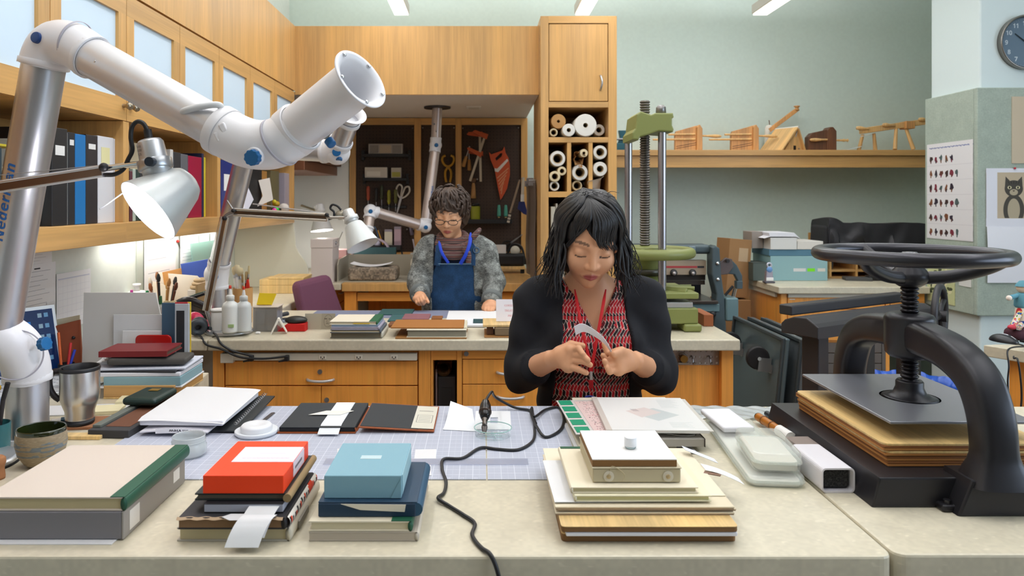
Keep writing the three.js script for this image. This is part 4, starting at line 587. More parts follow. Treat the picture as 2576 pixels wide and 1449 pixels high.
// standing boards
const dBd=2.14;
solo('grey_board','large pale grey board standing behind the stack of papers','board',ext([[P(216,0,dBd).x,0],[P(446,0,dBd).x,0],[P(396,0,dBd).x,P(0,735,dBd).y-HT],[P(216,0,dBd).x,P(0,735,dBd).y-HT]],0.006,0.001).rotateX(-0.05),mat('#cfccc6',0.75),[0,HT+0.0003,-2.122]);
solo('grey_board','smaller pale grey plastic sheet leaning on the large board','board',ext([[P(300,0,dBd).x,0],[P(436,0,dBd).x,0],[P(432,0,dBd).x,P(0,788,dBd).y-HT],[P(296,0,dBd).x,P(0,788,dBd).y-HT]],0.004,0.001).rotateX(-0.06),mat('#d6d6d6',0.3),[0,HT+0.0003,-2.108]);
solo('white_board','white folded card leaning in front of the grey plastic sheet','board',ext([[P(306,0,2.1).x,0],[P(440,0,2.1).x,0],[P(438,0,2.1).x,P(0,832,2.1).y-HT],[P(309,0,2.1).x,P(0,832,2.1).y-HT]],0.004,0.001).rotateX(-0.05),mat('#e6e4e2',0.6),[0,HT+0.0003,-2.096]);
{const t=thing('red_card_holder','glossy red rounded card holder behind the paper stack','holder',[P(378,0,2.06).x,HT+0.0002,-2.085]);const h=P(0,846,2.06).y-HT;const s=new THREE.Shape();s.moveTo(-0.052,0);s.lineTo(0.052,0);s.lineTo(0.052,h-0.016);s.quadraticCurveTo(0.052,h,0.036,h);s.lineTo(-0.036,h);s.quadraticCurveTo(-0.052,h,-0.052,h-0.016);part(t,'holder',ext(s,0.008,0.002),mat('#b3140f',0.25));}
[['#3d5a72',408,440,762,2.098,'blue-grey magazine leaning beside the pale boards'],['#b9bfc4',441,476,764,2.083,'silver framed slate leaning at the desk edge'],['#d8b93c',470,480,760,2.094,'thin yellow-edged folder peeking out behind the framed slate']].forEach(([c,a,b,top,d,l],i)=>{const t=thing('upright_folder',l,'folder',[0,HT+0.0003,-d]);const h=P(0,top,d).y-HT;part(t,'board',bb(P(a,0,d).x,P(b,0,d).x,0,h,-0.004,0.003,0.001),mat(c,0.5));if(i===1){part(t,'black_panel',bb(P(445,0,d).x,P(465,0,d).x,0.01,h-0.02,0.003,0.004),mat('#222428',0.5));part(t,'red_edge',bb(P(441,0,d).x,P(472,0,d).x,h,h+0.004,-0.003,0.002),mat('#b8303a',0.5));}});
// stack on the wooden tray
{const dF=1.87,xx=(px)=>P(px,0,dF).x,yy=(py)=>P(0,py,dF).y;let y=HT+0.0003;
const t=thing('wooden_tray','light wooden tray under the pile of papers and books','tray',[0,y,0]);part(t,'tray',bb(xx(262),xx(440),0,0.004,-2.06,-dF+0.005,0.001),plyTop);part(t,'rim',bb(xx(262),xx(440),0.004,0.034,-dF-0.008,-dF+0.004,0.002),woodH);part(t,'rim',bb(xx(440)-0.01,xx(440),0.004,0.034,-2.06,-dF-0.0085,0.002),woodH);part(t,'rim',bb(xx(262),xx(262)+0.01,0.004,0.034,-2.06,-dF-0.0085,0.002),woodH);y+=0.0045;
const st=(name,label,cat,l,r,th,m,dd=0.16,front=0,turn=0)=>{const o=solo(name,label,cat,bb(-(xx(r)-xx(l)) / 2,(xx(r)-xx(l)) / 2,0,th,-dd / 2,dd / 2,Math.min(0.002,th / 4)),m,[(xx(l)+xx(r)) / 2,y,-dF-0.012-dd / 2+front],turn);y+=th+0.0004;return o;};
st('book','dark navy book lying in the wooden tray','book',275,400,0.014,mat('#23283c',0.4),0.15);
st('paper_stack','grey-edged bundle of notes on the navy book','paper stack',270,420,0.008,mat('#8f897e',0.8),0.15);
st('paper_sheet','white sheet sticking out under the pale blue box','paper',245,452,0.004,paper,0.17,0.012,0.04);
st('blue_box','pale blue flat box in the middle of the paper pile','box',258,450,0.024,mat('#8fb3bb',0.6),0.16,0.01,0.03);
st('paper_stack','white stack of sheets on the pale blue box','paper stack',212,448,0.01,mat('#e9e9ee',0.8),0.17,0.01,0.03);
st('clipboard','dark clipboard lying on the white stack','clipboard',216,442,0.005,mat('#2c2d33',0.5),0.17,0.008,-0.02);
const yb=y;st('paper_sheet','white form lying on the dark clipboard','paper',225,455,0.005,mat('#d6dae6',0.8),0.15,0.005,0.06);
solo('cloth_case','grey and black fabric pouch on top of the pile','pouch',(()=>{const g=box(0.2,0.018,0.09,0.008);const p=g.attributes.position;for(let i=0;i<p.count;i++)p.setY(i,p.getY(i)+0.009+0.003*Math.sin(p.getX(i)*60));g.computeVertexNormals();return g;})(),mat('#4b4844',0.9),[P(382,0,1.93).x,y+0.005,-1.93],0.12);
{const r=thing('red_book','dark red hardback, topmost of the pile on the wooden tray','book',[P(356,0,1.94).x,y+0.0276,-1.94],0.05);part(r,'cover',merge([bb(-0.088,0.088,0.012,0.015,-0.055,0.055),bb(-0.088,0.088,0,0.003,-0.055,0.055),bb(-0.088,0.088,0.003,0.012,0.052,0.055)]),mat('#7d1c22',0.4));part(r,'pages',bb(-0.086,0.086,0.003,0.012,-0.052,0.0515),mat('#5a4438',0.8));}
solo('paper_stack','fan of white folded slips beside the red book','paper stack',merge([0,1,2,3,4].map((i)=>box(0.05,0.003,0.06).rotateY(0.2+i*0.12).translate(i*0.006,0.0015+i*0.0032,0))),paper,[xx(232),y+0.0004,-1.95]);}
// ---- travel mug, cork tile, small things near it
{const c=T(201,1072),t=thing('travel_mug','stainless steel travel mug with black rim and base','mug',c);const s=mat('#cfccc8',0.27,0.9);
c.y+=0.007;t.position.y=HT+0.0067;
part(t,'base',lathe([[0.0001,0],[0.029,0],[0.0305,0.003],[0.0305,0.012],[0.0001,0.012]],40),darkPlastic);
part(t,'body',lathe([[0.03,0.012],[0.0305,0.016],[0.031,0.03],[0.037,0.046],[0.0405,0.056],[0.0415,0.07],[0.0415,0.122],[0.0385,0.122]],48),s);
part(t,'rim',lathe([[0.0415,0.122],[0.0428,0.124],[0.0428,0.1285],[0.041,0.131],[0.038,0.129],[0.036,0.118],[0.034,0.1],[0.0001,0.098]],48),darkPlastic);
part(t,'handle',tube([[-0.034,0.122,0.012],[-0.052,0.121,0.014],[-0.06,0.106,0.016],[-0.058,0.082,0.016],[-0.05,0.066,0.014],[-0.04,0.056,0.01]],0.0068,36,10),mat('#2a2628',0.35));}
solo('cork_tile','brown cork coaster tile under the travel mug','coaster',bb(-0.06,0.075,0,0.006,-0.055,0.03,0.001),mat('#9c6a48',0.9),[T(196,1072).x,HT+0.0003,T(196,1072).z],0.1);
{const c=T(150,1070);const t=thing('eraser','white eraser with blue printed sleeve near the mug','eraser',[c.x,HT,c.z-0.005],0.5);part(t,'rubber',bb(-0.02,0.012,0,0.013,-0.012,0.012,0.003),white);part(t,'sleeve',bb(0.0,0.026,-0.0,0.014,-0.0125,0.0125,0.001),mat('#2c5468',0.5));}
solo('wooden_strip','thin wooden ruler strip lying in front of the cork tile','wood strip',bb(-0.06,0.07,0,0.008,-0.013,0.013,0.001),plyTop,[T(175,1104).x,HT+0.0003,T(175,1104).z-0.005]);
[[1040,262,0,'lowest pale yellow note pad behind the mug'],[1030,280,1,'upper pale yellow note pad beside the green leather case']].forEach(([py,px,i,l])=>solo('note_pad',l,'note pad',bb(-0.035,0.035,0,0.009,-0.03,0.03,0.001),mat('#ece2b8',0.85),[T(px,py).x+i*0.02,HT+0.0003,T(px,py).z-0.015-i*0.055],0.2));
solo('white_card','large white card sheet lying behind the mug','card',bb(-0.1,0.12,0,0.0025,-0.045,0.04),paper,[T(275,988).x+0.005,HT+0.0003,-1.76],0.12);
{const m=thing('grinding_stone','long dark slate sharpening stone with brown inset','stone',[-0.805,HT+0.0003,-1.7],-0.05);part(m,'slab',bb(-0.046,0.046,0,0.018,-0.145,0.145,0.002),mat('#3b3a3b',0.75));part(m,'inset',bb(-0.02,0.035,0.018,0.0188,-0.14,0.12),mat('#6e452f',0.8));part(m,'raised_strip',bb(-0.044,-0.026,0.018,0.024,-0.1,0.13,0.001),mat('#6b7068',0.7));}
{const t=thing('leather_pouch','dark green leather pouch with gold emblem lying on the slate stone','pouch',[-0.815,HT+0.0252,-1.76],-0.08);const g=box(0.085,0.022,0.11,0.01);const p=g.attributes.position;for(let i=0;i<p.count;i++){const z=p.getZ(i);p.setY(i,p.getY(i)*(0.75+0.25*Math.cos(z*22))+0.011);}g.computeVertexNormals();part(t,'pouch',g,mat('#1f3530',0.4));part(t,'emblem',bb(-0.012,0.012,0.0215,0.0226,-0.03,-0.01,0.0004),mat('#a8853a',0.4,0.5));}
// ---- extraction arms
function bend(a,c,b,r,n=18){return new THREE.TubeGeometry(new THREE.QuadraticBezierCurve3(asV(a),asV(c),asV(b)),n,r,28,false);}
const dirTo=(a,b)=>asV(b).clone().sub(asV(a)).normalize();
function ringAt(p,dir,R,w){return along(lathe([[R*0.9,-w / 2],[R,-w / 2],[R,w / 2],[R*0.9,w / 2]],32),asV(p),asV(p).clone().add(dir));}
function knobAt(p,dir,r,h){const g=lathe([[0.0001,h],[r*0.9,h],[r,h*0.8],[r,0.001],[r*0.8,0],[0.0001,0]],28);return along(g,asV(p),asV(p).clone().add(dir));}
function fluted(p,dir,r,h){const s=new THREE.Shape();for(let i=0;i<60;i++){const a=i / 60*6.2832,q=r*(1+0.05*Math.cos(a*10));i?s.lineTo(q*Math.cos(a),q*Math.sin(a)):s.moveTo(q,0);}const g=ext(s,h,0.0015).rotateX(-Math.PI / 2);return along(g,asV(p),asV(p).clone().add(dir));}
const toCam=V(0,0,1);
{const R=0.041,base=T(72,1104),t=thing('extraction_arm','large white and silver fume extraction arm bent over the front table','extraction arm',[0,0,0]);
const bt=P(70,948,1.55),b0=V(base.x,HT+0.0005,-1.55);bt.x=b0.x;
const t0=P(-6,846,1.51),t1=P(110,168,1.48);
part(t,'base_flange',cyl(0.047,0.046,0.01,40),plasticWhite,[b0.x,HT+0.0055,b0.z]);
part(t,'base_tube',rod([b0.x,HT+0.0105,b0.z],bt,R,R,40),alu);
const j=part(t,'lower_joint',bend(bt,P(64,862,1.53),t0.clone().addScaledVector(dirTo(t0,t1),0.004),R*1.13,24),plasticWhite);
part(j,'collar',ringAt(bt,V(0,1,0),R*1.16,0.014),plasticWhite);part(j,'collar',ringAt(t0,dirTo(t0,t1),R*1.16,0.012),plasticWhite);
part(j,'seam',new THREE.TorusGeometry(0.052,0.0016,8,60).rotateY(0.35).translate(P(38,893,1.5).x,P(38,893,1.5).y,-1.5),mat('#b4b2bc',0.5));
part(j,'knob',fluted(P(105,866,1.5),dirTo([0,0,0],[0.9,0.2,0.25]),0.014,0.014),blueKnob);
for(const py of[968,1020])part(t,'screw',sph(0.0035,10,8),chrome,P(42,py,1.517));
// printed name on the lower tube
const u=dirTo(t0,t1),side=V(0,0,1).cross(u).normalize().negate(),fr=u.clone().cross(side).normalize().multiplyScalar(1);if(fr.z<0)fr.negate();
part(t,'lower_tube',rod(t0,t1,R,R,48),alu);
const nm=canvasMat(1024,256,(c)=>{c.clearRect(0,0,1024,256);c.fillStyle='#1560a8';c.font='bold 210px sans-serif';c.textBaseline='middle';c.setTransform(1,0,-0.12,1,20,0);c.fillText('Nederman',10,130,960);},{transparent:true,alphaTest:0.5,roughness:0.4});
const tp=t0.clone().lerp(t1,(846-603) / 678),L=t0.distanceTo(t1)*(206 / 678);
const lt=part(t,'printed_name',grid(24,12,(a,b)=>{const th=0.26-0.86*b;return tp.clone().addScaledVector(u,a*L).addScaledVector(side,Math.sin(th)*(R+0.0006)*(side.x>0?1:-1)).addScaledVector(fr,Math.cos(th)*(R+0.0006));}),nm);
const e1=P(228,142,1.45),e2=P(560,330,1.38);
const el=part(t,'elbow',bend(t1,P(130,62,1.47),e1,R*1.12,26),plasticWhite);
part(el,'collar',ringAt(t1.clone().addScaledVector(u,0.006),u,R*1.17,0.012),plasticWhite);part(el,'collar',ringAt(e1,dirTo(e1,e2),R*1.13,0.012),plasticWhite);
part(el,'seam',along(lathe([[R*1.13,-0.002],[R*1.165,-0.002],[R*1.165,0.002],[R*1.13,0.002]],48),P(192,112,1.458),P(240,128,1.45)),mat('#b9b8c4',0.5));
part(el,'knob',knobAt(P(100,98,1.432),dirTo([0,0,0],[-0.25,0.12,1]),0.0115,0.012),mat('#0c3a78',0.45));
part(el,'knob_boss',knobAt(P(103,97,1.44),dirTo([0,0,0],[-0.25,0.12,1]),0.0145,0.01),plasticWhite);
part(t,'middle_tube',rod(e1,e2,R,R,48),mat('#dbdadc',0.3,0.35));
for(const[x,y]of[[240,155],[280,180]])part(t,'screw',sph(0.0035,10,8),chrome,P(x,y,1.402));
const hg=P(455,280,1.355),hb=P(555,266,1.36);
part(t,'grip_bar',tube([P(458,284,1.37),P(466,278,1.35),P(505,268,1.345),P(548,264,1.352),P(562,276,1.375)],0.0065,30,10),mat('#dcdfe0',0.35));part(t,'grip_end',rod(P(455,284,1.366),P(462,284,1.366),0.0095,0.0095,14),black);
const h0=P(745,328,1.36),h1=P(905,201,1.275);
const w=part(t,'wrist_joint',bend(e2.clone().addScaledVector(dirTo(e2,e1),0.002),P(672,402,1.36),h0,R*1.16,30),plasticWhite);
part(w,'collar',ringAt(e2,dirTo(e2,e1),R*1.2,0.02),plasticWhite);part(w,'collar',ringAt(h0,dirTo(h0,h1),R*1.22,0.028),plasticWhite);
part(w,'clamp_lug',box(0.013,0.02,0.008,0.0035).rotateZ(0.5),plasticWhite,P(562,322,1.332));part(w,'clamp_lug',box(0.013,0.02,0.008,0.0035).rotateZ(0.5),plasticWhite,P(550,343,1.334));
part(w,'knob',fluted(P(641,396,1.318),dirTo([0,0,0],[-0.2,-0.1,1]),0.0145,0.014),blueKnob);part(w,'knob_boss',knobAt(P(645,393,1.327),dirTo([0,0,0],[-0.2,-0.1,1]),0.017,0.012),plasticWhite);
part(w,'seam',along(lathe([[R*1.16,-0.002],[R*1.2,-0.002],[R*1.2,0.002],[R*1.16,0.002]],48),P(703,358,1.355),P(735,338,1.345)),mat('#b9b8c4',0.5));
part(w,'clip_knob',knobAt(P(826,352,1.33),dirTo([0,0,0],[0.5,-0.6,0.3]),0.009,0.014),blueKnob);part(w,'clip_lug',sph(0.01,14,10).scale(1.4,1,0.6),plasticWhite,P(760,262,1.34));
// trumpet hood, open inside
const n=h0.distanceTo(h1),Rt=R*1.07;
part(t,'hood',along(lathe([[Rt,0],[Rt,n-0.004],[Rt*1.04,n-0.002],[Rt*1.27,n],[Rt*1.34,n+0.001],[Rt*1.34,n+0.004],[Rt*1.2,n+0.0035],[Rt*0.98,n-0.003],[Rt*0.88,n-0.02],[Rt*0.86,n-0.06],[Rt*0.86,0.02],[0.0001,0.02]],56),h0,h1),plasticWhite);
const hd=dirTo(h0,h1),hs=hd.clone().cross(V(0,0,1)).normalize(),hv=hs.clone().cross(hd).normalize();
for(let i=0;i<5;i++){const a=0.5+i*1.2566,q=h1.clone().addScaledVector(hd,0.004).addScaledVector(hs,Math.cos(a)*Rt*1.16).addScaledVector(hv,Math.sin(a)*Rt*1.16);part(t,'screw',along(lathe([[0.0001,0.003],[0.003,0.0025],[0.004,0],[0.0001,0]],12),q,q.clone().add(hd)),chrome);}}
function smallArm(label,pts,R,o){
const t=thing('extraction_arm',label,'extraction arm',[0,0,0]);
for(let i=0;i<pts.length-1;i++){const a=asV(pts[i]),b=asV(pts[i+1]);const d=dirTo(a,b);const g=R*1.1;part(t,'tube',rod(i||o.noStart?a.clone().addScaledVector(d,i?g:0):a,b.clone().addScaledVector(d,i===pts.length-2?0:-g),R,R,28),o.tube??alu);part(t,'collar',ringAt(b.clone().addScaledVector(d,i===pts.length-2?-0.01:-R*1.3),d,R*1.15,R*0.35),plasticWhite);if(i)part(t,'collar',ringAt(a.clone().addScaledVector(d,R*1.3),d,R*1.15,R*0.35),plasticWhite);}
for(let i=1;i<pts.length-1;i++){const q=asV(pts[i]),a=asV(pts[i-1]),b=asV(pts[i+1]);const j=part(t,'joint',bend(q.clone().addScaledVector(dirTo(q,a),R*1.5),q,q.clone().addScaledVector(dirTo(q,b),R*1.5),R*1.12,14),plasticWhite);part(j,'joint_body',sph(R*1.25,24,16),plasticWhite,q);part(j,'knob',knobAt(q.clone().add(V(0.2*R,-0.1*R,R*1.15)),V(0.1,-0.05,1),R*0.4,R*0.3),blueKnob);}
return t;
}
{const q=[P(535,812,2.96),P(545,690,2.95),P(622,372,2.8),P(848,382,2.72),P(878,300,2.62)];q[0].y=HT+0.012;q[0].x=q[1].x;
const t=smallArm('white extraction arm rising from the middle bench behind the glue bottles',q,0.04,{});part(t,'base_flange',cyl(0.06,0.058,0.011,32),plasticWhite,[q[0].x,HT+0.006,q[0].z]);
part(t,'hood',along(lathe([[0.04,0],[0.042,0.02],[0.058,0.026],[0.058,0.029],[0.036,0.02],[0.036,0]],32),q[4],q[4].clone().add(dirTo(q[3],q[4]))),plasticWhite);part(t,'clip_knob',knobAt(P(877,322,2.66),V(1,0.2,0.2),0.009,0.012),blueKnob);part(t,'clip_knob',fluted(P(853,396,2.69),V(0.1,-1,0.4),0.012,0.012),blueKnob);}
{const d=4.85,q=[V(P(1100,0,d).x,yV0-0.012,-d),P(1096,365,d),P(1070,570,d-0.1),P(932,530,d-0.25),P(925,578,d-0.3)];
const t=smallArm('extraction arm hanging from the alcove ceiling in front of the tool board',q,0.034,{tube:mat('#c4b6ae',0.35,0.5)});part(t,'ceiling_flange',cyl(0.09,0.09,0.01,36),mat('#3a3230',0.5),[q[0].x,yV0-0.007,q[0].z]);
part(t,'hood',along(lathe([[0.034,-0.02],[0.036,0.03],[0.05,0.045],[0.05,0.048],[0.03,0.03],[0.03,-0.02]],28),q[4],q[4].clone().add(dirTo(q[3],q[4]))),plasticWhite);for(const[x,y]of[[1092,312],[1097,330]])part(t,'screw',sph(0.006,8,6),steel,P(x,y,d-0.035));
const a=P(1077,492,d-0.1),b=P(1085,448,d-0.08),u=dirTo(a,b),L=a.distanceTo(b);const nm=canvasMat(512,128,(c)=>{c.clearRect(0,0,512,128);c.fillStyle='#2a6aa8';c.font='bold 100px sans-serif';c.textBaseline='middle';c.fillText('Nederman',8,66,490);},{transparent:true,alphaTest:0.5});
const mid=asV(q[1]).clone().lerp(asV(q[2]),0.62),u2=dirTo(q[2],q[1]),s2=V(1,0,0).addScaledVector(u2,-u2.x).normalize();part(t,'printed_name',grid(12,8,(i,k)=>{const th=0.55-0.9*k;return mid.clone().addScaledVector(u2,(i-0.5)*0.14).addScaledVector(s2,Math.sin(th+0.35)*0.0347).add(V(0,0,Math.cos(th+0.35)*0.0347));}),nm);}
// ---- task lamps
function lampHead(t,pivot,dir,r,o={}){
const m=o.shade??mat('#c9cccb',0.38,0.55),n=o.neck??mat('#c2c5c8',0.3,0.8),p=asV(pivot),dv=asV(dir).clone().normalize();
const A=(g)=>along(g,p,p.clone().add(dv));
const h=r*1.55,sh=part(t,'shade',A(lathe([[r*0.42,0],[r*0.5,r*0.04],[r*0.57,r*0.12],[r,h],[r*0.985,h],[r*0.55,r*0.15],[r*0.45,r*0.06],[r*0.3,r*0.05]],48)),m);
part(t,'socket',A(lathe([[0.0001,-r*0.95],[r*0.28,-r*0.93],[r*0.34,-r*0.85],[r*0.38,-r*0.3],[r*0.38,0.002],[0.0001,0.002]],28)),n);
part(t,'clamp_ring',A(lathe([[r*0.385,-r*0.42],[r*0.47,-r*0.42],[r*0.47,-r*0.2],[r*0.385,-r*0.2]],28)),n);
part(sh,'inner_lining',A(lathe([[r*0.5,r*0.17],[r*0.965,h-0.001]],40)),mat('#f4f2f2',0.6));
if(o.lit){part(t,'bulb',A(sph(r*0.3,20,14).translate(0,h*0.62,0)),mat('#ffffff',0.5,0,{emissive:'#fff8f0',emissiveIntensity:6}));const l=new THREE.PointLight('#fff6ee',o.lit,0,2);l.position.copy(p.clone().addScaledVector(dv,h*0.93+0.02));l.castShadow=true;l.shadow.radius=1;l.name='bulb_light';t.add(l);part(t,'diffuser',A(lathe([[0.0001,h*0.93],[r*0.9,h*0.93]],40)),mat('#ffffff',0.6,0,{emissive:'#f8f4ff',emissiveIntensity:1.5,transparent:false}));}
else part(t,'bulb',A(sph(r*0.28,18,12).translate(0,h*0.5,0)),mat('#ece9e2',0.3));
return A;
}
{const t=thing('task_lamp','lit silver task lamp with cone shade reaching in at the picture edge','lamp',[0,0,0]);const d=1.33;
const bs=V(-1.0,HT,-1.4),elbow=P(-380,528,d);
part(t,'base',lathe([[0.0001,0.001],[0.082,0.001],[0.082,0.008],[0.075,0.014],[0.02,0.018],[0.014,0.05],[0.0001,0.05]],48),mat('#cfd1d3',0.3,0.7),bs);part(t,'base_pad',cyl(0.084,0.084,0.002,48).translate(0,0.0005,0),black,[bs.x,HT+0.0005,bs.z]);
part(t,'lower_arm',rod([bs.x,HT+0.05,bs.z],elbow,0.009,0.009,14),alu);
const a=elbow,b=P(258,430,d),u=dirTo(a,b),up=V(0,1,0).addScaledVector(u,-u.y).normalize();
const bar=(off,r)=>rod(a.clone().addScaledVector(up,off),b.clone().addScaledVector(up,off),r,r,14);
part(t,'upper_arm',merge([bar(0.0075,0.0042),bar(-0.0085,0.0034),along(box(0.012,a.distanceTo(b),0.006).translate(0,a.distanceTo(b) / 2,0),a,b)]),alu);part(t,'arm_web',along(box(0.013,a.distanceTo(b)-0.002,0.0075).translate(0,a.distanceTo(b) / 2,0),a.clone().addScaledVector(up,-0.001),b.clone().addScaledVector(up,-0.001)),mat('#6b5546',0.25,0.7));
part(t,'tension_wire',rod(P(-380,478,d),P(262,415,d),0.0009,0.0009,6),steel);part(t,'pivot_cap',sph(0.0085,14,10),black,P(261,421,d-0.012));
part(t,'link',rod(P(262,424,d),P(382,407,d),0.0055,0.0055,12),chrome);part(t,'cable',tube([P(262,440,d+0.004),P(290,438,d),P(310,426,d),P(322,402,d),P(333,378,d),P(329,345,d),P(333,318,d),P(345,306,d),P(360,310,d),P(370,328,d),P(373,345,d)],0.0042,60,8),darkPlastic);part(t,'cable_sleeve',rod(P(371,326,d),P(375,352,d),0.007,0.0075,14),darkPlastic);
part(t,'pivot_cap',cyl(0.0085,0.0085,0.014,18).rotateX(Math.PI / 2),mat('#1d2530',0.4),P(379,407,d-0.036));
// the neck points from the cable down into the shade, which opens down and to the side
const neckTop=P(376,352,d),neckBot=P(398,447,d-0.005);
part(t,'neck',along(lathe([[0.0001,0],[0.02,0.001],[0.0235,0.006],[0.0255,0.045],[0.0255,0.05],[0.024,0.075],[0.0001,0.075]],32),neckTop,neckBot),mat('#c6c9cc',0.3,0.7));part(t,'neck_ring',along(lathe([[0.025,0.038],[0.0305,0.039],[0.0305,0.056],[0.025,0.057]],32),neckTop,neckBot),mat('#b4b7ba',0.3,0.8));
part(t,'switch',along(bb(0.022,0.0285,0.008,0.034,-0.006,0.006,0.002),neckTop,neckBot),black);
const print=canvasMat(128,128,(c)=>{c.clearRect(0,0,128,128);c.fillStyle='#33353a';c.font='30px sans-serif';c.fillText('MAX',8,36);c.fillText('60W',8,72);c.fillText('E26',8,108);},{transparent:true,alphaTest:0.5});const nd=dirTo(neckTop,neckBot);part(t,'rating_print',grid(8,4,(a2,b2)=>{const th=-0.75+0.9*a2;return neckTop.clone().addScaledVector(nd,0.034-b2*0.026).add(V(Math.sin(th)*0.0262,Math.sin(th)*0.004,Math.cos(th)*0.0262));}),print);
const apex=P(412,478,d-0.005),open=P(372,530,d-0.055);
const rim=P(372,531,1.30),dv=V(-0.535,-0.597,0.59).normalize(),r=0.066,h=0.088,ap=rim.clone().addScaledVector(dv,-h);
const A=(g)=>along(g,ap,ap.clone().add(dv));
const sh=part(t,'shade',A(lathe([[0.0001,-0.012],[0.018,-0.012],[0.03,-0.006],[0.038,0.006],[r,h],[r-0.002,h],[0.036,0.008],[0.0001,0.002]],56)),mat('#c7cbca',0.4,0.45));
part(sh,'inner_lining',A(lathe([[0.035,0.01],[r-0.0025,h-0.001]],48)),mat('#f6f4f8',0.6));
part(t,'shade_neck',tube([neckTop.clone().lerp(neckBot,0.72),neckBot.clone(),ap.clone().addScaledVector(dv,0.002)],0.0215,16,24),mat('#c6c9cc',0.3,0.7));
part(t,'bulb',A(sph(0.021,20,14).translate(0,0.045,0)),mat('#ffffff',0.5,0,{emissive:'#fbf6ff',emissiveIntensity:6}));
const l=new THREE.PointLight('#fdf8ff',0.14,0,2);l.position.copy(ap.clone().addScaledVector(dv,h+0.008));l.castShadow=true;l.shadow.radius=1;l.name='bulb_light';t.add(l);
part(t,'diffuser',A(lathe([[0.0001,h-0.012],[r-0.009,h-0.012]],48)),mat('#ffffff',0.6,0,{emissive:'#fbf8ff',emissiveIntensity:1.4}));
part(t,'aiming_wire',rod(P(330,470,1.27),P(251,526,1.22),0.0011,0.0011,6),steel);}
{const t=thing('task_lamp','white task lamp with long horizontal arm standing on the middle bench','lamp',[0,0,0]);const d=2.75,bp=T(577,838);
part(t,'base',lathe([[0.0001,0.001],[0.09,0.001],[0.09,0.01],[0.084,0.016],[0.02,0.018],[0.0001,0.018]],56),mat('#d2d4d6',0.25,0.7),[bp.x,HT,-2.8]);
const f0=V(P(528,0,d).x,HT+0.018,-d-0.02),f1=P(520,782,d),e=P(566,546,d),g=P(588,534,d),hnd=P(822,547,d-0.05),hp=P(872,547,d-0.06);
part(t,'stem',rod([P(528,0,d).x,HT+0.017,-d-0.03],f1,0.008,0.008,12),alu);
const pr=(a,b)=>{const u=dirTo(a,b),s=V(0,0,1).cross(u).normalize().multiplyScalar(0.011);return merge([rod(a.clone().add(s),b.clone().add(s),0.006,0.006,12),rod(a.clone().sub(s),b.clone().sub(s),0.0055,0.0055,12)]);};
part(t,'lower_arm',pr(f1,e),mat('#d9d7d3',0.2,0.85));part(t,'lower_web',along(box(0.014,f1.distanceTo(e),0.004).translate(0,f1.distanceTo(e) / 2,0),f1,e),mat('#7c5f48',0.25,0.7));part(t,'upper_arm',pr(g,hnd),mat('#dcdad6',0.2,0.85));part(t,'upper_web',along(box(0.012,g.distanceTo(hnd),0.004).translate(0,g.distanceTo(hnd) / 2,0),g,hnd),mat('#5c4636',0.25,0.7));
part(t,'elbow_link',tube([e,P(572,540,d),g],0.007,12,10),steel);for(const q of[P(564,549,d-0.01),P(587,530,d-0.01),P(822,541,d-0.06),P(874,548,d-0.07)])part(t,'pivot_cap',sph(0.0085,12,8),black,q);part(t,'spring_lever',rod(P(587,529,d),P(571,504,d),0.004,0.003,8),steel);part(t,'tension_wire',rod(P(636,513,d),P(826,538,d-0.05),0.0025,0.0025,6),alu);
part(t,'link',rod(hnd,hp,0.0065,0.0065,12),chrome);part(t,'cable',tube([P(826,552,d-0.05),P(838,547,d-0.05),P(840,533,d-0.05),P(831,524,d-0.05),P(836,515,d-0.05),P(848,518,d-0.05),P(858,528,d-0.05)],0.0042,40,8),darkPlastic);part(t,'clutch',lathe([[0.0001,-0.008],[0.018,-0.008],[0.018,0.008],[0.0001,0.008]],20).rotateX(Math.PI / 2),mat('#b3ab98',0.4,0.5),P(856,541,d-0.04));
lampHead(t,P(888,562,d-0.06),V(0.43,-0.86,0.26),0.062,{shade:mat('#dfe4e2',0.4,0.1),neck:mat('#dfe1e0',0.35,0.3)});part(t,'aiming_wire',rod(P(862,583,d-0.02),P(849,612,d+0.02),0.0018,0.0018,6),steel);}
{const t=thing('task_lamp','small white wall lamp on a brass bracket beyond the cabinets','lamp',[0,0,0]);const d=4.9;part(t,'wall_rail',rod([P(759,0,d).x,P(0,505,d).y,-5.497],[P(759,0,d).x,P(0,535,d).y,-5.497],0.006,0.006,8),mat('#8f8062',0.4,0.6));part(t,'arm',rod([P(759,0,5.49).x,P(0,517,5.49).y,-5.49],P(796,530,d),0.008,0.008,10),mat('#a8966c',0.4,0.6));part(t,'neck',rod(P(795,517,d),P(803,532,d),0.018,0.02,14),white);lampHead(t,P(806,538,d),V(0.12,-1,0.12),0.075,{shade:mat('#dcdcd8',0.5),neck:white,lit:0.3});part(t,'cable',tube([P(799,516,d),P(806,520,d),P(810,534,d)],0.006,14,6),black);}
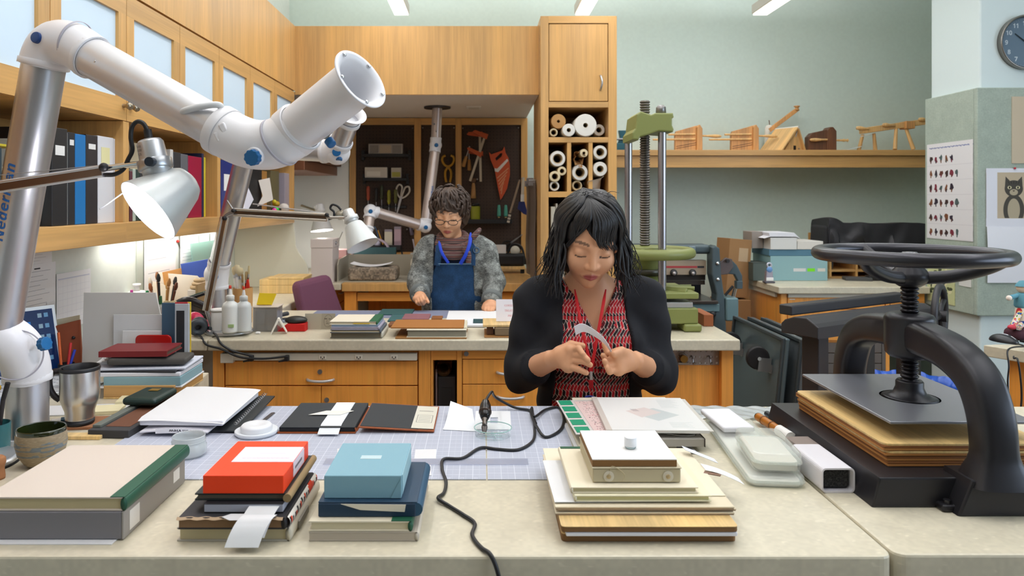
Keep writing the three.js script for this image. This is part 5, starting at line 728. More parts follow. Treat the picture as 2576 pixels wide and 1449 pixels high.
// ---- things on the middle bench
const SIT=HT+0.0004;
function hardback(name,label,cat,o){
const w=o.x1-o.x0,dp=o.d1-o.d0,th=o.th,cv=o.cv??0.0025,m=o.m,pg=o.pg??pages,ins=o.ins??0.004;
const t=thing(name,label,cat,[(o.x0+o.x1) / 2,o.y,-(o.d0+o.d1) / 2],o.turn??0,o.group);
part(t,'cover',bb(-w / 2,w / 2,0,cv,-dp / 2,dp / 2,0.0006),m,null,null);part(t,'cover',bb(-w / 2,w / 2,th-cv,th,-dp / 2,dp / 2,0.0006),o.top??m);
const sp=o.spine??'right',l=sp==='left'?ins*0.6:ins,r=sp==='right'?ins*0.6:ins;
part(t,'pages',bb(-w / 2+l,w / 2-r,cv,th-cv,-dp / 2+(sp==='back'?ins*0.6:ins),dp / 2-(sp==='front'?ins*0.6:ins*0.6)),pg);
const sm=o.sm??m,bulge=Math.min(0.004,th / 4);
if(sp==='right'||sp==='left'){const s=sp==='right'?1:-1;part(t,'spine',lathe([[0,0]].concat([]).length?[[0.0001,-dp / 2],[th / 2,-dp / 2],[th / 2,dp / 2],[0.0001,dp / 2]]:[],20).rotateX(Math.PI / 2).scale(0.5,1,1).translate(s*(w / 2-0.001),th / 2,0),sm);if(o.strip)part(t,'spine_strip',bb(s*(w / 2-o.strip),s*(w / 2+0.0006),th-0.0002,th+0.0008,-dp / 2,dp / 2),sm);}
else{const s=sp==='front'?1:-1;part(t,'spine',bb(-w / 2,w / 2,0.0002,th-0.0002,s*dp / 2-s*0.003,s*(dp / 2+0.001),0.001),sm);}
return t;
}
const flat=(name,label,cat,px0,px1,py0,py1,h,th,m,turn=0)=>{const dF=DT(py1,h+th),dB=DT(py0,h+th),a=P(px0,0,dF).x,b=P(px1,0,dF).x;return solo(name,label,cat,bb(-(b-a) / 2,(b-a) / 2,0,th,-(dB-dF) / 2,(dB-dF) / 2,Math.min(th / 3,0.001)),m,[(a+b) / 2,h,-(dF+dB) / 2],turn);};
// bottles
function squeezeBottle(label,px,d,m,tip){const t=thing('squeeze_bottle',label,'bottle',[P(px,0,d).x,HT+0.0165,-d],0,'squeeze bottles');part(t,'body',lathe([[0.0001,0],[0.024,0.001],[0.0255,0.006],[0.0255,0.082],[0.022,0.094],[0.013,0.1],[0.0115,0.108],[0.0001,0.108]],32),m);part(t,'collar',lathe([[0.0001,0.104],[0.0135,0.104],[0.0135,0.118],[0.009,0.121],[0.0001,0.121]],24),m);part(t,'nozzle',lathe([[0.0001,0.121],[0.0065,0.121],[0.003,0.143],[0.0001,0.143]],16),white);part(t,'tip',lathe([[0.0001,0.141],[0.0046,0.141],[0.004,0.151],[0.0001,0.152]],14),mat('#d83a22',0.4));return t;}
const milky=mat('#e2e3de',0.35),milky2=mat('#cfd2d0',0.3);
{const b=squeezeBottle('white squeeze glue bottle with red tip and green print',579,2.72,milky);part(b,'print',bb(0.002,0.02,0.02,0.03,0.0225,0.0262),mat('#a9c486',0.6));b.scale.setScalar(1.18);}
{const b=squeezeBottle('translucent squeeze bottle with red tip next to the glue bottle',613,2.74,milky2);b.scale.setScalar(1.14);}
{const t=thing('white_tub','white lidded tub beside the glue bottles on the lamp base','tub',[P(546,0,2.75).x,HT+0.0165,-2.765]);part(t,'tub',lathe([[0.0001,0],[0.025,0],[0.0265,0.004],[0.0275,0.074],[0.0001,0.074]],32),mat('#e6e6e4',0.35));part(t,'lid',lathe([[0.0001,0.073],[0.0285,0.073],[0.029,0.083],[0.0001,0.085]],32),white);}
// brush pot
{const d=3.02,c=P(611,0,d),t=thing('brush_pot','tan leather cylinder pot full of brushes','pot',[c.x,SIT,-d]);part(t,'pot',lathe([[0.0001,0],[0.036,0],[0.038,0.005],[0.0405,0.15],[0.038,0.15],[0.036,0.008],[0.0001,0.006]],36),mat('#c8975c',0.7));
const br=[['thick cream bristle brush leaning farthest out of the tan pot',-0.035,0.245,'#e3dfd6','#c9b994',0.013],['round cream bristle brush in the middle of the tan pot',-0.016,0.24,'#ded8c2','#c4b38c',0.016],['second cream bristle brush behind the others in the tan pot',-0.024,0.252,'#e6e2da','#c8b894',0.012],['thin brush with dark red handle in the tan pot',0.014,0.225,'#6a1e1c','#b39a6c',0.006],['tall slim brush in the tan pot',0.026,0.25,'#7a4a30','#cbb98c',0.005],['brush with orange-yellow handle in the tan pot',0.002,0.215,'#d08a1e','#9a7c50',0.005]];
br.forEach(([l,dx,top,hc,bc,r],i)=>{const b=thing('brush',l,'brush',[c.x,SIT,-d],0,'brushes in the tan pot');const a=V(dx*0.35,0.0105,0.01-i*0.004),e=V(dx,top-0.045,-0.01+i*0.004),f=a.clone().lerp(e,1.25);part(b,'handle',rod(a,e,r*0.55,r*0.7,12),mat(hc,0.5));part(b,'ferrule',rod(a.clone().lerp(e,0.94),a.clone().lerp(e,1.02),r*0.75,r*0.75,12),greyMetal);part(b,'bristles',along(lathe([[0.0001,0],[r*0.7,0],[r,0.018],[r*0.9,0.036],[0.0001,0.04]],16),e,f),mat(bc,0.95));});
const b=thing('brush','short brush with bright red plastic handle in the tan pot','brush',[c.x,SIT,-d]);part(b,'handle',ext([[0.012,0.13],[0.034,0.135],[0.028,0.185],[0.02,0.185]],0.008,0.002).translate(0,0,0.006),mat('#cf2f1e',0.4));part(b,'shaft',rod([0.018,0.0105,0.0],[0.022,0.135,0.01],0.004,0.004,8),steel);}
// acrylic box with yellow notes
{const d=2.86,t=thing('acrylic_box','clear acrylic box beside the squeeze bottles','box',[P(674,0,d).x,SIT,-d]);const w=0.095,h=P(0,770,d).y-SIT,pl=mat('#5f5c58',0.2),gl=phys({color:'#d9d6d2',roughness:0.1,transmission:0.75,thickness:0});
part(t,'contents',bb(-w / 2+0.006,-0.004,0.004,h*0.85,-0.03,0.03,0.001),pl);part(t,'contents',bb(0.006,w / 2-0.006,0.004,h*0.9,-0.03,0.03,0.001),mat('#75706a',0.25));
for(const[a,b,c,e,f,g]of[[-w / 2,w / 2,0,0.003,-0.038,0.038],[-w / 2,w / 2,0.003,h,0.035,0.038],[-w / 2,w / 2,0.003,h,-0.038,-0.035],[-w / 2,-w / 2+0.003,0.003,h,-0.035,0.035],[w / 2-0.003,w / 2,0.003,h,-0.035,0.035],[-0.0015,0.0015,0.003,h,-0.035,0.035]])part(t,'acrylic_wall',bb(a,b,c,e,f,g),gl);part(t,'lid',bb(-w / 2-0.004,w / 2+0.004,h,h+0.004,-0.042,0.042,0.001),mat('#ddd0c0',0.4));
solo('sticky_pad','bright yellow sticky notes standing on the acrylic box','note pad',ext([[-0.032,0],[0.026,0],[0.04,0.044],[-0.026,0.047]],0.012,0.001).rotateX(-0.35),mat('#e5c40e',0.7),[P(670,0,d).x,SIT+h+0.0055,-d+0.012]);
solo('white_clip','tiny white plastic clip in front of the acrylic box','clip',box(0.018,0.009,0.014,0.004).translate(0,0.0045,0),white,[P(650,0,2.78).x,SIT,-2.775]);}
// name tag, pouch, drawing card
solo('folded_card','little white folded tent card between acrylic box and red pouch','card',ext([[-0.026,0],[-0.022,0],[0.006,0.052],[0.034,0.004],[0.037,0.006],[0.008,0.06],[0.002,0.06]],0.035,0),mat('#ece8dc',0.8),[P(698,0,2.8).x,SIT,-2.8],0.25);
{const t=thing('red_pouch','bright red cloth with black zip pouch on the middle bench','pouch',[P(738,0,2.85).x,SIT,-2.86]);part(t,'red_cloth',ext([[-0.058,0],[0.052,0],[0.05,0.03],[-0.02,0.03]],0.07,0.003).translate(0,0,-0.035),mat('#c9140f',0.7));part(t,'black_pouch',sph(0.045,24,16).scale(1,0.36,0.75).translate(0.008,0.04,0),mat('#1d211f',0.4));}
solo('drawing_card','grey card with pencil sketch of a face standing on the middle bench','card',box(0.122,0.062,0.002).rotateX(-0.18).translate(0,0.0312,0),canvasMat(256,128,(c)=>{c.fillStyle='#b4ac98';c.fillRect(0,0,256,128);c.fillStyle='#a89f8b';c.fillRect(140,0,116,128);c.strokeStyle='#5a5248';c.lineWidth=2;c.beginPath();c.ellipse(196,60,34,50,0.1,0,7);c.stroke();c.fillStyle='#4a443c';c.fillRect(166,40,22,6);c.fillRect(200,42,20,5);c.fillRect(180,78,22,4);c.beginPath();c.moveTo(190,50);c.lineTo(184,68);c.lineTo(192,70);c.stroke();}),[P(805,0,2.88).x,SIT,-2.88]);
solo('stapler','dark grey stapler behind the tent card','stapler',merge([bb(-0.045,0.045,0,0.014,-0.015,0.015,0.005),box(0.085,0.016,0.026,0.006).rotateZ(0.18).translate(0,0.026,0)]),mat('#3a3d42',0.4),[P(700,0,3.05).x,SIT,-3.06],0.4);
solo('mail_stack','cream and blue envelopes lying behind the red pouch','paper stack',merge([bb(-0.07,0.07,0,0.004,-0.05,0.05),box(0.13,0.004,0.09).rotateY(0.15).translate(0.01,0.0062,0)]),mat('#8a97a6',0.7),[P(735,0,3.1).x,SIT,-3.08],0.2);
// green spined stack
{let y=SIT;const D=(py)=>DT(py,y),mk=(name,label,l,r,b,th,dep,o)=>{const d=D(b);const t=hardback(name,label,'book',{x0:P(l,0,d).x,x1:P(r,0,d).x,d0:d,d1:d+dep,y,th,...o});y+=th+0.0004;return t;};
mk('book','grey-brown thick book, lowest of the green-topped stack on the middle bench',830,960,851,0.022,0.17,{m:mat('#8b8676',0.7),pg:mat('#8d8470',0.9),spine:'right',sm:mat('#c9c4b4',0.7)});
mk('book','slate grey book, second of the green-topped stack',831,957,838,0.012,0.17,{m:mat('#5c6670',0.6),spine:'right'});
mk('book','lavender-grey folder in the green-topped stack',832,953,830,0.01,0.165,{m:mat('#a7a3b4',0.6),pg:mat('#c9c6d2',0.8),spine:'right'});
mk('book','thin blue-grey folder under the cream book',834,950,822,0.006,0.16,{m:mat('#7f92a6',0.6),spine:'right'});
const t=mk('book','cream book with green spine and yellow slip, topmost on the middle bench',829,948,817,0.012,0.17,{m:cream,sm:mat('#1f6440',0.5),strip:0.03,spine:'right'});part(t,'yellow_slip',bb(0,0.062,0.003,0.0052,0.06,0.0862),mat('#e3c010',0.6));}
// marbled boards and books
flat('marbled_board','teal marbled cover board lying flat, farther of the two','board',950,1035,777,790,SIT,0.006,mat('#2f5a5a',0.5));
flat('leather_strip','dusty pink leather piece with teal corner on the marbled board','leather',1010,1078,789,802,SIT,0.008,mat('#8d5b62',0.6));
flat('marbled_board','teal marbled cover board lying under the pink leather','board',975,1012,791,806,SIT,0.007,mat('#376466',0.5));
flat('marbled_board','brown leather edge strip beside the marbled boards','board',975,1010,808,818,SIT,0.01,mat('#7a4a26',0.6));
{const d=DT(853),t=thing('brown_book','book under a tilted tan leather cover on the middle bench','book',[P(1085,0,d).x,SIT,-d-0.1]);part(t,'lower_board',bb(-0.135,0.132,0,0.005,-0.09,0.1,0.001),mat('#9a6a34',0.6));const pg=mat('#8f8a78',0.9);part(t,'pages',bb(-0.09,0.13,0.006,0.03,-0.08,0.09,0.003),pg);part(t,'white_cover',merge([bb(-0.093,0.132,0.0302,0.0335,-0.083,0.095,0.001),bb(-0.093,0.132,0.0045,0.007,0.0,0.097)]),mat('#dcd6c2',0.7));part(t,'tan_cover',bb(-0.155,0.12,0.0345,0.0395,-0.1,0.075,0.001),mat('#a86c2c',0.55));part(t,'cover_edge',bb(0.121,0.13,0.034,0.037,-0.1,0.07),mat('#cfc8b0',0.7));}
flat('leather_strip','small brown leather scrap behind the tan-covered book','leather',1085,1112,794,801,SIT,0.006,mat('#8a5424',0.6));
flat('paper_sheet','large white drawing sheet in front of the standing woman','paper',1120,1262,782,812,SIT,0.0012,paper);
flat('paper_stack','short white sample pad with teal swatch on the middle bench','paper stack',1175,1222,801,818,SIT+0.0016,0.008,mat('#e3e6ec',0.7));flat('marbled_board','small dark teal swatch lying on the white sample pad','board',1190,1218,802,812,SIT+0.0102,0.002,mat('#24484c',0.5));
flat('bench_mat','blue-grey cutting mat lying at the far edge of the middle bench','mat',770,1285,781,800,SIT-0.0002,0.0004,mat('#7d8298',0.7));
{const d=DT(850),t=thing('wooden_box_book','old brown book in a pale wooden case behind the seated woman','book',[P(1275,0,d).x,SIT,-d-0.09]);part(t,'lower_board',bb(-0.085,0.12,0,0.005,-0.08,0.09,0.001),mat('#9c6c38',0.6));part(t,'pages',bb(-0.045,0.11,0.006,0.035,-0.07,0.08,0.003),mat('#7d6a50',0.9));part(t,'case_block',bb(-0.075,-0.05,0.006,0.036,-0.06,0.06,0.002),mat('#5b3a24',0.6));part(t,'upper_board',bb(-0.09,0.12,0.037,0.045,-0.085,0.07,0.001),plyTop);
solo('sign_card','white sign card with red lettering standing on the wooden case','sign',box(0.14,0.085,0.0015).rotateX(-0.2).translate(0,0.042,0),canvasMat(320,190,(c)=>{c.fillStyle='#ece9ee';c.fillRect(0,0,320,190);c.fillStyle='#c86a72';c.textAlign='center';c.font='22px serif';c.fillText('CONSERVATION',160,62);c.fillText('TREATMENT IN',160,106);c.fillText('PROGRESS',160,150);}),[P(1296,0,d).x,SIT+0.0465,-d-0.1]);}
// headphones, pink tape, telephone, toner box etc. on the side counter
{const c=P(496,826,2.71),t=thing('headphones','dark grey over-ear headphones on the bench corner','headphones',[c.x,SIT,-2.73]);const m=mat('#3c4248',0.5);part(t,'ear_cushion',torus(0.022,0.012,32,14).rotateX(-Math.PI / 2+0.2).rotateY(0.5),m,[0,0.0355,0.014]);part(t,'ear_cup',lathe([[0.0001,-0.012],[0.026,-0.012],[0.032,-0.002],[0.032,0.006],[0.0001,0.006]],30).rotateX(Math.PI / 2+0.2).rotateY(0.5),mat('#2c3034',0.45),[0,0.0355,0.002]);part(t,'ear_cushion',torus(0.022,0.011,32,14).rotateX(-Math.PI / 2+0.2).rotateY(0.3),m,[-0.02,0.034,-0.05]);part(t,'headband',tube([[0.03,0.03,-0.005],[0.05,0.018,-0.05],[0.02,0.012,-0.11],[-0.03,0.012,-0.1],[-0.04,0.02,-0.06]],0.007,30,8),m);}
{const t=thing('tape_dispenser','glossy pink-red tape dispenser behind the headphones','dispenser',[P(494,0,2.88).x,SIT,-2.86]);const m=mat('#d0345a',0.3);part(t,'shell',sph(0.036,24,16).scale(1.05,0.95,0.8).translate(0,0.038,0),m);part(t,'snout',rod([0.02,0.03,0.005],[0.06,0.026,0.01],0.02,0.014,16),m);part(t,'foot',bb(-0.03,0.05,0,0.014,-0.022,0.026,0.004),m);}
{const t=thing('desk_phone','black desk telephone on the side counter','telephone',[P(500,0,3.1).x,SIT,-3.1],0.2);const m=mat('#1d1c20',0.35);part(t,'body',ext([[-0.08,0],[0.09,0],[0.09,0.03],[-0.06,0.085],[-0.08,0.08]],0.15,0.006).rotateY(-0.2).translate(0,0,-0.07),m);part(t,'display',box(0.07,0.003,0.05).rotateZ(0.3).translate(-0.015,0.11,-0.02),mat('#3c5a58',0.2));part(t,'screen_hood',box(0.085,0.012,0.065,0.003).rotateZ(0.3).translate(-0.015,0.101,-0.02),m);part(t,'handset',tube([[-0.085,0.075,0.085],[-0.03,0.1,0.1],[0.05,0.07,0.105],[0.085,0.05,0.095]],0.016,20,10),m);part(t,'key_panel',box(0.06,0.004,0.05).rotateZ(-0.35).translate(0.045,0.052,0.04),mat('#a9aeb6',0.4,0.5));}
{const t=thing('pen_caddy','clear caddy crowded with markers on the side counter','caddy',[P(350,0,2.9).x,SIT,-2.9]);part(t,'tray',merge([bb(-0.1,0.1,0,0.004,-0.04,0.04),bb(-0.1,0.1,0.004,0.09,0.037,0.04),bb(-0.1,0.1,0.004,0.09,-0.04,-0.037),bb(-0.1,-0.097,0.004,0.09,-0.037,0.037),bb(0.097,0.1,0.004,0.09,-0.037,0.037)]),mat('#c9cccb',0.3));}
[['#d8241c','red marker leaning out of the clear caddy',-0.09],['#ffffff','white pen in the clear caddy',-0.074],['#1c2fa8','dark blue capped marker in the clear caddy',-0.058],['#e24ab0','magenta capped marker in the clear caddy',-0.04],['#e8e6e0','white correction pen in the clear caddy',-0.02],['#17181c','black capped marker in the clear caddy',0.0],['#d23a8c','second pink marker in the clear caddy',0.02],['#2a9a5c','green capped glue bottle in the clear caddy',0.032],['#1b1d22','tall black marker at the end of the clear caddy',0.056],['#2f6a3a','dark green slim bottle in the clear caddy',0.078]].forEach(([c,l,x],i)=>{const t=thing('marker_pen',l,'pen',[P(350,0,2.9).x+x,SIT+0.0045,-2.9+0.02*((i%3)-1)],0,'markers in the clear caddy');const h=0.1+0.012*(i%4),lean=i?0:-0.012;part(t,'barrel',rod([0,0,0],[lean*0.8,h*0.8,0],0.006,0.006,12),mat(i%2?'#d8d6d0':c,0.4));part(t,'cap',rod([lean*0.8,h*0.8,0],[lean,h+0.012,0],0.0068,0.0055,12),mat(c,0.4));});
{const t=thing('spray_bottle','small clear bottle with white pump behind the markers','bottle',[P(338,0,2.97).x,SIT,-2.99]);part(t,'body',lathe([[0.0001,0],[0.042,0],[0.042,0.13],[0.03,0.14],[0.0001,0.14]],28),mat('#dfe4e0',0.3));part(t,'pump',lathe([[0.0001,0.14],[0.012,0.14],[0.01,0.155],[0.016,0.16],[0.016,0.17],[0.0001,0.172]],18),white);}
// tool jars
{const c=V(P(410,0,3.0).x,SIT,-3.0),t=thing('tool_jar','wide pale jar packed with wooden tools on the side counter','jar',c);part(t,'jar',lathe([[0.0001,0],[0.055,0],[0.056,0.006],[0.056,0.075],[0.053,0.075],[0.052,0.008],[0.0001,0.008]],36),mat('#cdc6b8',0.35));
[['#6a3a22','dark wooden spatula in the wide pale jar'],['#b98448','light wooden stick in the wide pale jar'],['#22201e','black handled knife in the wide pale jar'],['#a05a2c','reddish wooden spoon tool in the wide pale jar'],['#d8d0c0','white bone folder in the wide pale jar'],['#8c5a34','brown awl in the wide pale jar'],['#c79a5c','pale bristle brush in the wide pale jar'],['#3c3a38','dark metal file in the wide pale jar']].forEach(([k,l],i)=>{const a=i*0.785,b=thing('hand_tool',l,'tool',c.clone().add(V(0,0.0085,0)),0,'tools in the wide jar');const f=V(0.022*Math.cos(a),0.004,0.022*Math.sin(a)),e=V(0.05*Math.cos(a),0.13+0.02*(i%3),0.04*Math.sin(a));part(b,'shaft',rod(f,e,0.004,0.005,10),mat(k,0.6));part(b,'end',along(lathe([[0.0001,0],[0.006,0.004],[0.0085,0.018],[0.005,0.034],[0.0001,0.038]],12),e,e.clone().add(e.clone().sub(f))),mat(k,0.55));});}
{const c=V(P(433,0,2.86).x,SIT,-2.84),t=thing('brush_holder','short tan holder with two cream stencil brushes','holder',c);part(t,'holder',lathe([[0.0001,0],[0.032,0],[0.032,0.05],[0.029,0.05],[0.029,0.005],[0.0001,0.005]],28),mat('#c39058',0.7));[-0.013,0.013].forEach((x,i)=>{const b=thing('brush',i?'stubby cream stencil brush with orange band nearer the telephone':'stubby cream stencil brush with red band nearer the markers','brush',c.clone().add(V(x,0.0055,0)));part(b,'handle',cyl(0.007,0.007,0.06,12).translate(0,0.03,0),mat(i?'#d8501e':'#b03020',0.5));part(b,'bristles',lathe([[0.0001,0.06],[0.01,0.06],[0.014,0.085],[0.012,0.112],[0.0001,0.115]],18),mat('#c7b48c',0.95));});}
// cards leaning at the wall there
solo('kraft_envelope','orange-tan envelope leaning behind the tool jar','envelope',box(0.005,0.19,0.26).rotateZ(0.16).translate(0,0.1,0),mat('#d79a52',0.8),[XL+0.055,SIT,-3.36]);
solo('cream_board','large cream board with rounded corner leaning behind the telephone','board',ext([[-0.1,0],[0.11,0],[0.1,0.15],[0.08,0.17],[-0.1,0.19]],0.006,0.001).rotateX(-0.12),mat('#e9e2d2',0.8),[P(455,0,3.3).x,SIT+0.0008,-3.27],0.25);
solo('cream_board','cream torn board leaning on the kraft envelope','board',ext([[-0.08,0],[0.07,0],[0.06,0.13],[-0.07,0.18],[-0.085,0.15]],0.005,0.001).rotateX(-0.14),mat('#eadfca',0.8),[P(400,0,3.2).x,SIT+0.0008,-3.17],0.3);
solo('blue_binder','royal blue binder leaning beside the second extraction arm','binder',ext([[-0.055,0],[0.06,0],[0.055,0.235],[-0.085,0.21]],0.02,0.002).rotateX(-0.1),mat('#2a4a9c',0.5),[P(503,0,3.45).x,SIT+0.003,-3.44],0.2);
solo('rope_coil','coil of beige rope on the side counter shelf box','rope',merge([0,1,2].map((i)=>torus(0.04-i*0.004,0.009,30,8).translate(0.004*i,0.009+i*0.016,0))),mat('#b09a78',0.9),[P(506,0,3.3).x,SIT+0.1105,-3.3]);
solo('grey_box','pale box under the rope coil','box',bb(-0.045,0.045,0,0.11,-0.045,0.045,0.002),mat('#d6d2cc',0.7),[P(506,0,3.3).x,SIT,-3.3]);
[[553,559,'#e2ddd6','slim white book standing beyond the second arm'],[559.5,563,'#3b4658','slim dark book standing beyond the second arm'],[505,510,'#a98c62','thin wooden slat standing before the second arm']].forEach(([a,b,c,l],i)=>solo('upright_book',l,'book',bb(P(a,0,3.2).x,P(b,0,3.2).x,0,0.17-i*0.01,-0.06,0.06,0.001),mat(c,0.6),[0,SIT,-3.2]));
solo('glass_sheet','green-edged glass sheet leaning at the wall beyond the brushes','glass',box(0.006,0.3,0.34).rotateZ(0.1).translate(0,0.155,0),phys({color:'#b8d8d0',roughness:0.1,transmission:0.6,thickness:0}),[XL+0.05,SIT,-3.72]);
// wooden boxes by the end panel
[[0,0.045,655,765,'lowest of the pale wooden trays by the cream end panel'],[0.0455,0.078,655,765,'upper pale wooden tray by the cream end panel'],[0.0785,0.09,678,766,'thin wooden lid on the pale wooden trays']].forEach(([y0,y1,a,b,l])=>solo('wooden_box',l,'box',bb(P(a,0,4.0).x,P(b,0,4.0).x,0,y1-y0,-0.08,0.12,0.003),plyTop,[0,SIT+y0,-4.1]));
// purple chair
{const t=thing('office_chair','plum purple fabric chair behind the middle bench','chair',[-0.68,0,-3.66],-0.15);const m=mat('#6e4256',0.95);const g=box(0.36,0.42,0.07,0.035);const p=g.attributes.position;for(let i=0;i<p.count;i++){const y=p.getY(i) / 0.21,x=p.getX(i);p.setX(i,x*(0.92-0.22*Math.max(0,y))+0.0);p.setZ(i,p.getZ(i)+1.2*x*x);}g.computeVertexNormals();part(t,'backrest',g.scale(0.9,1,1).rotateX(-0.1).rotateY(1.15),m,[-0.17,0.85,0.0],[0,0,0.22]);part(t,'seat',box(0.46,0.09,0.44,0.04),m,[0.04,0.55,0]);part(t,'back_post',tube([[-0.2,0.72,0],[-0.24,0.6,0],[-0.1,0.5,0],[0.04,0.49,0]],0.018,20,10),black);part(t,'gas_lift',rod([0.04,0.1,0],[0.04,0.51,0],0.028,0.022,18),black);for(let i=0;i<5;i++){const a=i*1.2566;const l=part(t,'leg',rod([0.04,0.1,0],[0.04+0.28*Math.cos(a),0.07,0.28*Math.sin(a)],0.025,0.016,12),black);part(l,'caster',cyl(0.027,0.027,0.03,18).rotateX(Math.PI / 2),darkPlastic,[0.04+0.28*Math.cos(a),0.0275,0.28*Math.sin(a)]);}}
// ---- green standing press on the middle bench
{const green=mat('#858b4e',0.42),d=2.98,t=thing('standing_press','olive green iron screw press with steel posts on the middle bench','press',[P(1625,0,d).x,SIT,-d]);const q=(px,py)=>[P(px,0,d).x-P(1625,0,d).x,P(0,py,d).y-SIT];
const qf=(px,py)=>[P(px,0,2.82).x-P(1625,0,d).x,P(0,py,2.82).y-SIT],x0=qf(1530,0)[0],x1=qf(1757,0)[0],zf=0.16,zb=-0.2,yA=qf(0,808)[1],yB=qf(0,776)[1];
part(t,'base',merge([bb(x0,x1,yA-0.012,yB,zb,zf,0.006),bb(x0+0.0,x0+0.09,0,yA-0.011,zf-0.08,zf,0.006),bb(x1-0.06,x1+0.012,0,yA-0.011,zf-0.1,zf+0.012,0.01),bb(x0,x0+0.09,0,yA-0.011,zb,zb+0.08,0.006),bb(x1-0.06,x1+0.01,0,yA-0.011,zb,zb+0.08,0.006),bb(qf(1650,0)[0],qf(1680,0)[0],yA-0.012,yB+0.002,zf-0.01,zf+0.012,0.005)]),green);
part(t,'bed_plate',bb(x0+0.02,x1-0.018,yB+0.0005,yB+0.022,zb+0.02,zf-0.012,0.002),mat('#c6cacc',0.3,0.6));
const yP=qf(0,753)[1],yP2=qf(0,737)[1];
const pl=part(t,'platen',merge([bb(x0+0.005,x1+0.004,yP,yP2,zb+0.01,zf-0.004,0.006)]),green);
for(let i=0;i<5;i++){const a=-0.15+i*0.55;part(pl,'rib',along(box(0.012,0.2,0.02,0.003).translate(0,0.1,0),[0,yP2+0.004,-0.02],[Math.cos(a),yP2+0.002,Math.sin(a)*0.8-0.02]),green);}
part(pl,'boss',lathe([[0.0001,yP2+0.05],[0.05,yP2+0.05],[0.06,yP2+0.03],[0.075,yP2-0.002],[0.0001,yP2-0.002]],30),green,[0,0,-0.02]);
part(t,'follower',lathe([[0.0001,yP2+0.052],[0.07,yP2+0.052],[0.072,yP2+0.075],[0.06,yP2+0.08],[0.0001,yP2+0.08]],30),mat('#5c5a52',0.4,0.6),[0,0,-0.02]);
const hubY=q(0,690)[1];part(t,'hub',lathe([[0.0001,hubY-0.01],[0.058,hubY-0.01],[0.058,hubY+0.06],[0.075,hubY+0.066],[0.078,hubY+0.11],[0.06,hubY+0.118],[0.0001,hubY+0.118]],32),green,[0,0,-0.02]);
const wh=part(t,'hand_wheel',torus(0.165,0.022,56,14),green,[0.02,hubY+0.09,-0.02]);for(let i=0;i<4;i++){const a=i*1.5708+0.4;part(wh,'spoke',rod([0.05*Math.cos(a)-0.02,0.0,0.05*Math.sin(a)],[0.155*Math.cos(a),0,0.155*Math.sin(a)],0.02,0.016,12),green);}for(const x of[1598,1622])part(t,'red_screw',rod([q(x,0)[0],hubY+0.1,0.058],[q(x,0)[0]+0.006,hubY+0.1,0.068],0.006,0.006,10),mat('#b0522c',0.5));
// screw with a real thread
const yS=hubY+0.118,yE=q(0,252)[1],n=Math.round((yE-yS) / 0.0105);const pr=[];for(let i=0;i<n;i++){const y=yS+i*(yE-yS) / n,s=(yE-yS) / n;pr.push([0.017,y],[0.0215,y+s*0.35],[0.0215,y+s*0.6],[0.017,y+s*0.95]);}pr.push([0.018,yE],[0.0001,yE]);
part(t,'screw',lathe([[0.0001,yS],...pr],20),mat('#77716c',0.3,0.9),[0,0,-0.02]);
const yC0=q(0,345)[1],yC1=q(0,290)[1];
const ps=(x,z,top)=>part(t,'post',cyl(0.0165,0.0165,top-yB,24).translate(x,(top+yB) / 2,z),mat('#a5a1a4',0.25,0.9));
ps(q(1652,0)[0],0.09,yC0+0.01);ps(q(1597,0)[0],-0.13,yC0+0.01);
const cs=new THREE.Shape();[[1577,356],[1577,340],[1584,330],[1588,296],[1598,288],[1622,296],[1632,292],[1676,292],[1678,302],[1674,306],[1674,322],[1678,332],[1676,338],[1640,336],[1612,346],[1596,350],[1592,358]].forEach(([a,b],i)=>{const[x,y]=q(a,b);i?cs.lineTo(x,y):cs.moveTo(x,y);});
part(t,'crosshead',ext(cs,0.2,0.006).translate(0,0,-0.09),green);part(t,'nut',lathe([[0.0001,yC1+0.04],[0.012,yC1+0.038],[0.02,yC1+0.03],[0.022,yC1],[0.0001,yC1]],6),mat('#8d8a88',0.35,0.9),[q(1652,0)[0],-0.006,0.07]);}
solo('brick_block','terracotta brick block beside the green press foot','brick',bb(-0.02,0.02,0,0.048,-0.1,0.08,0.002),mat('#a2603c',0.85),[P(1775,0,2.98).x,SIT,-3.02]);
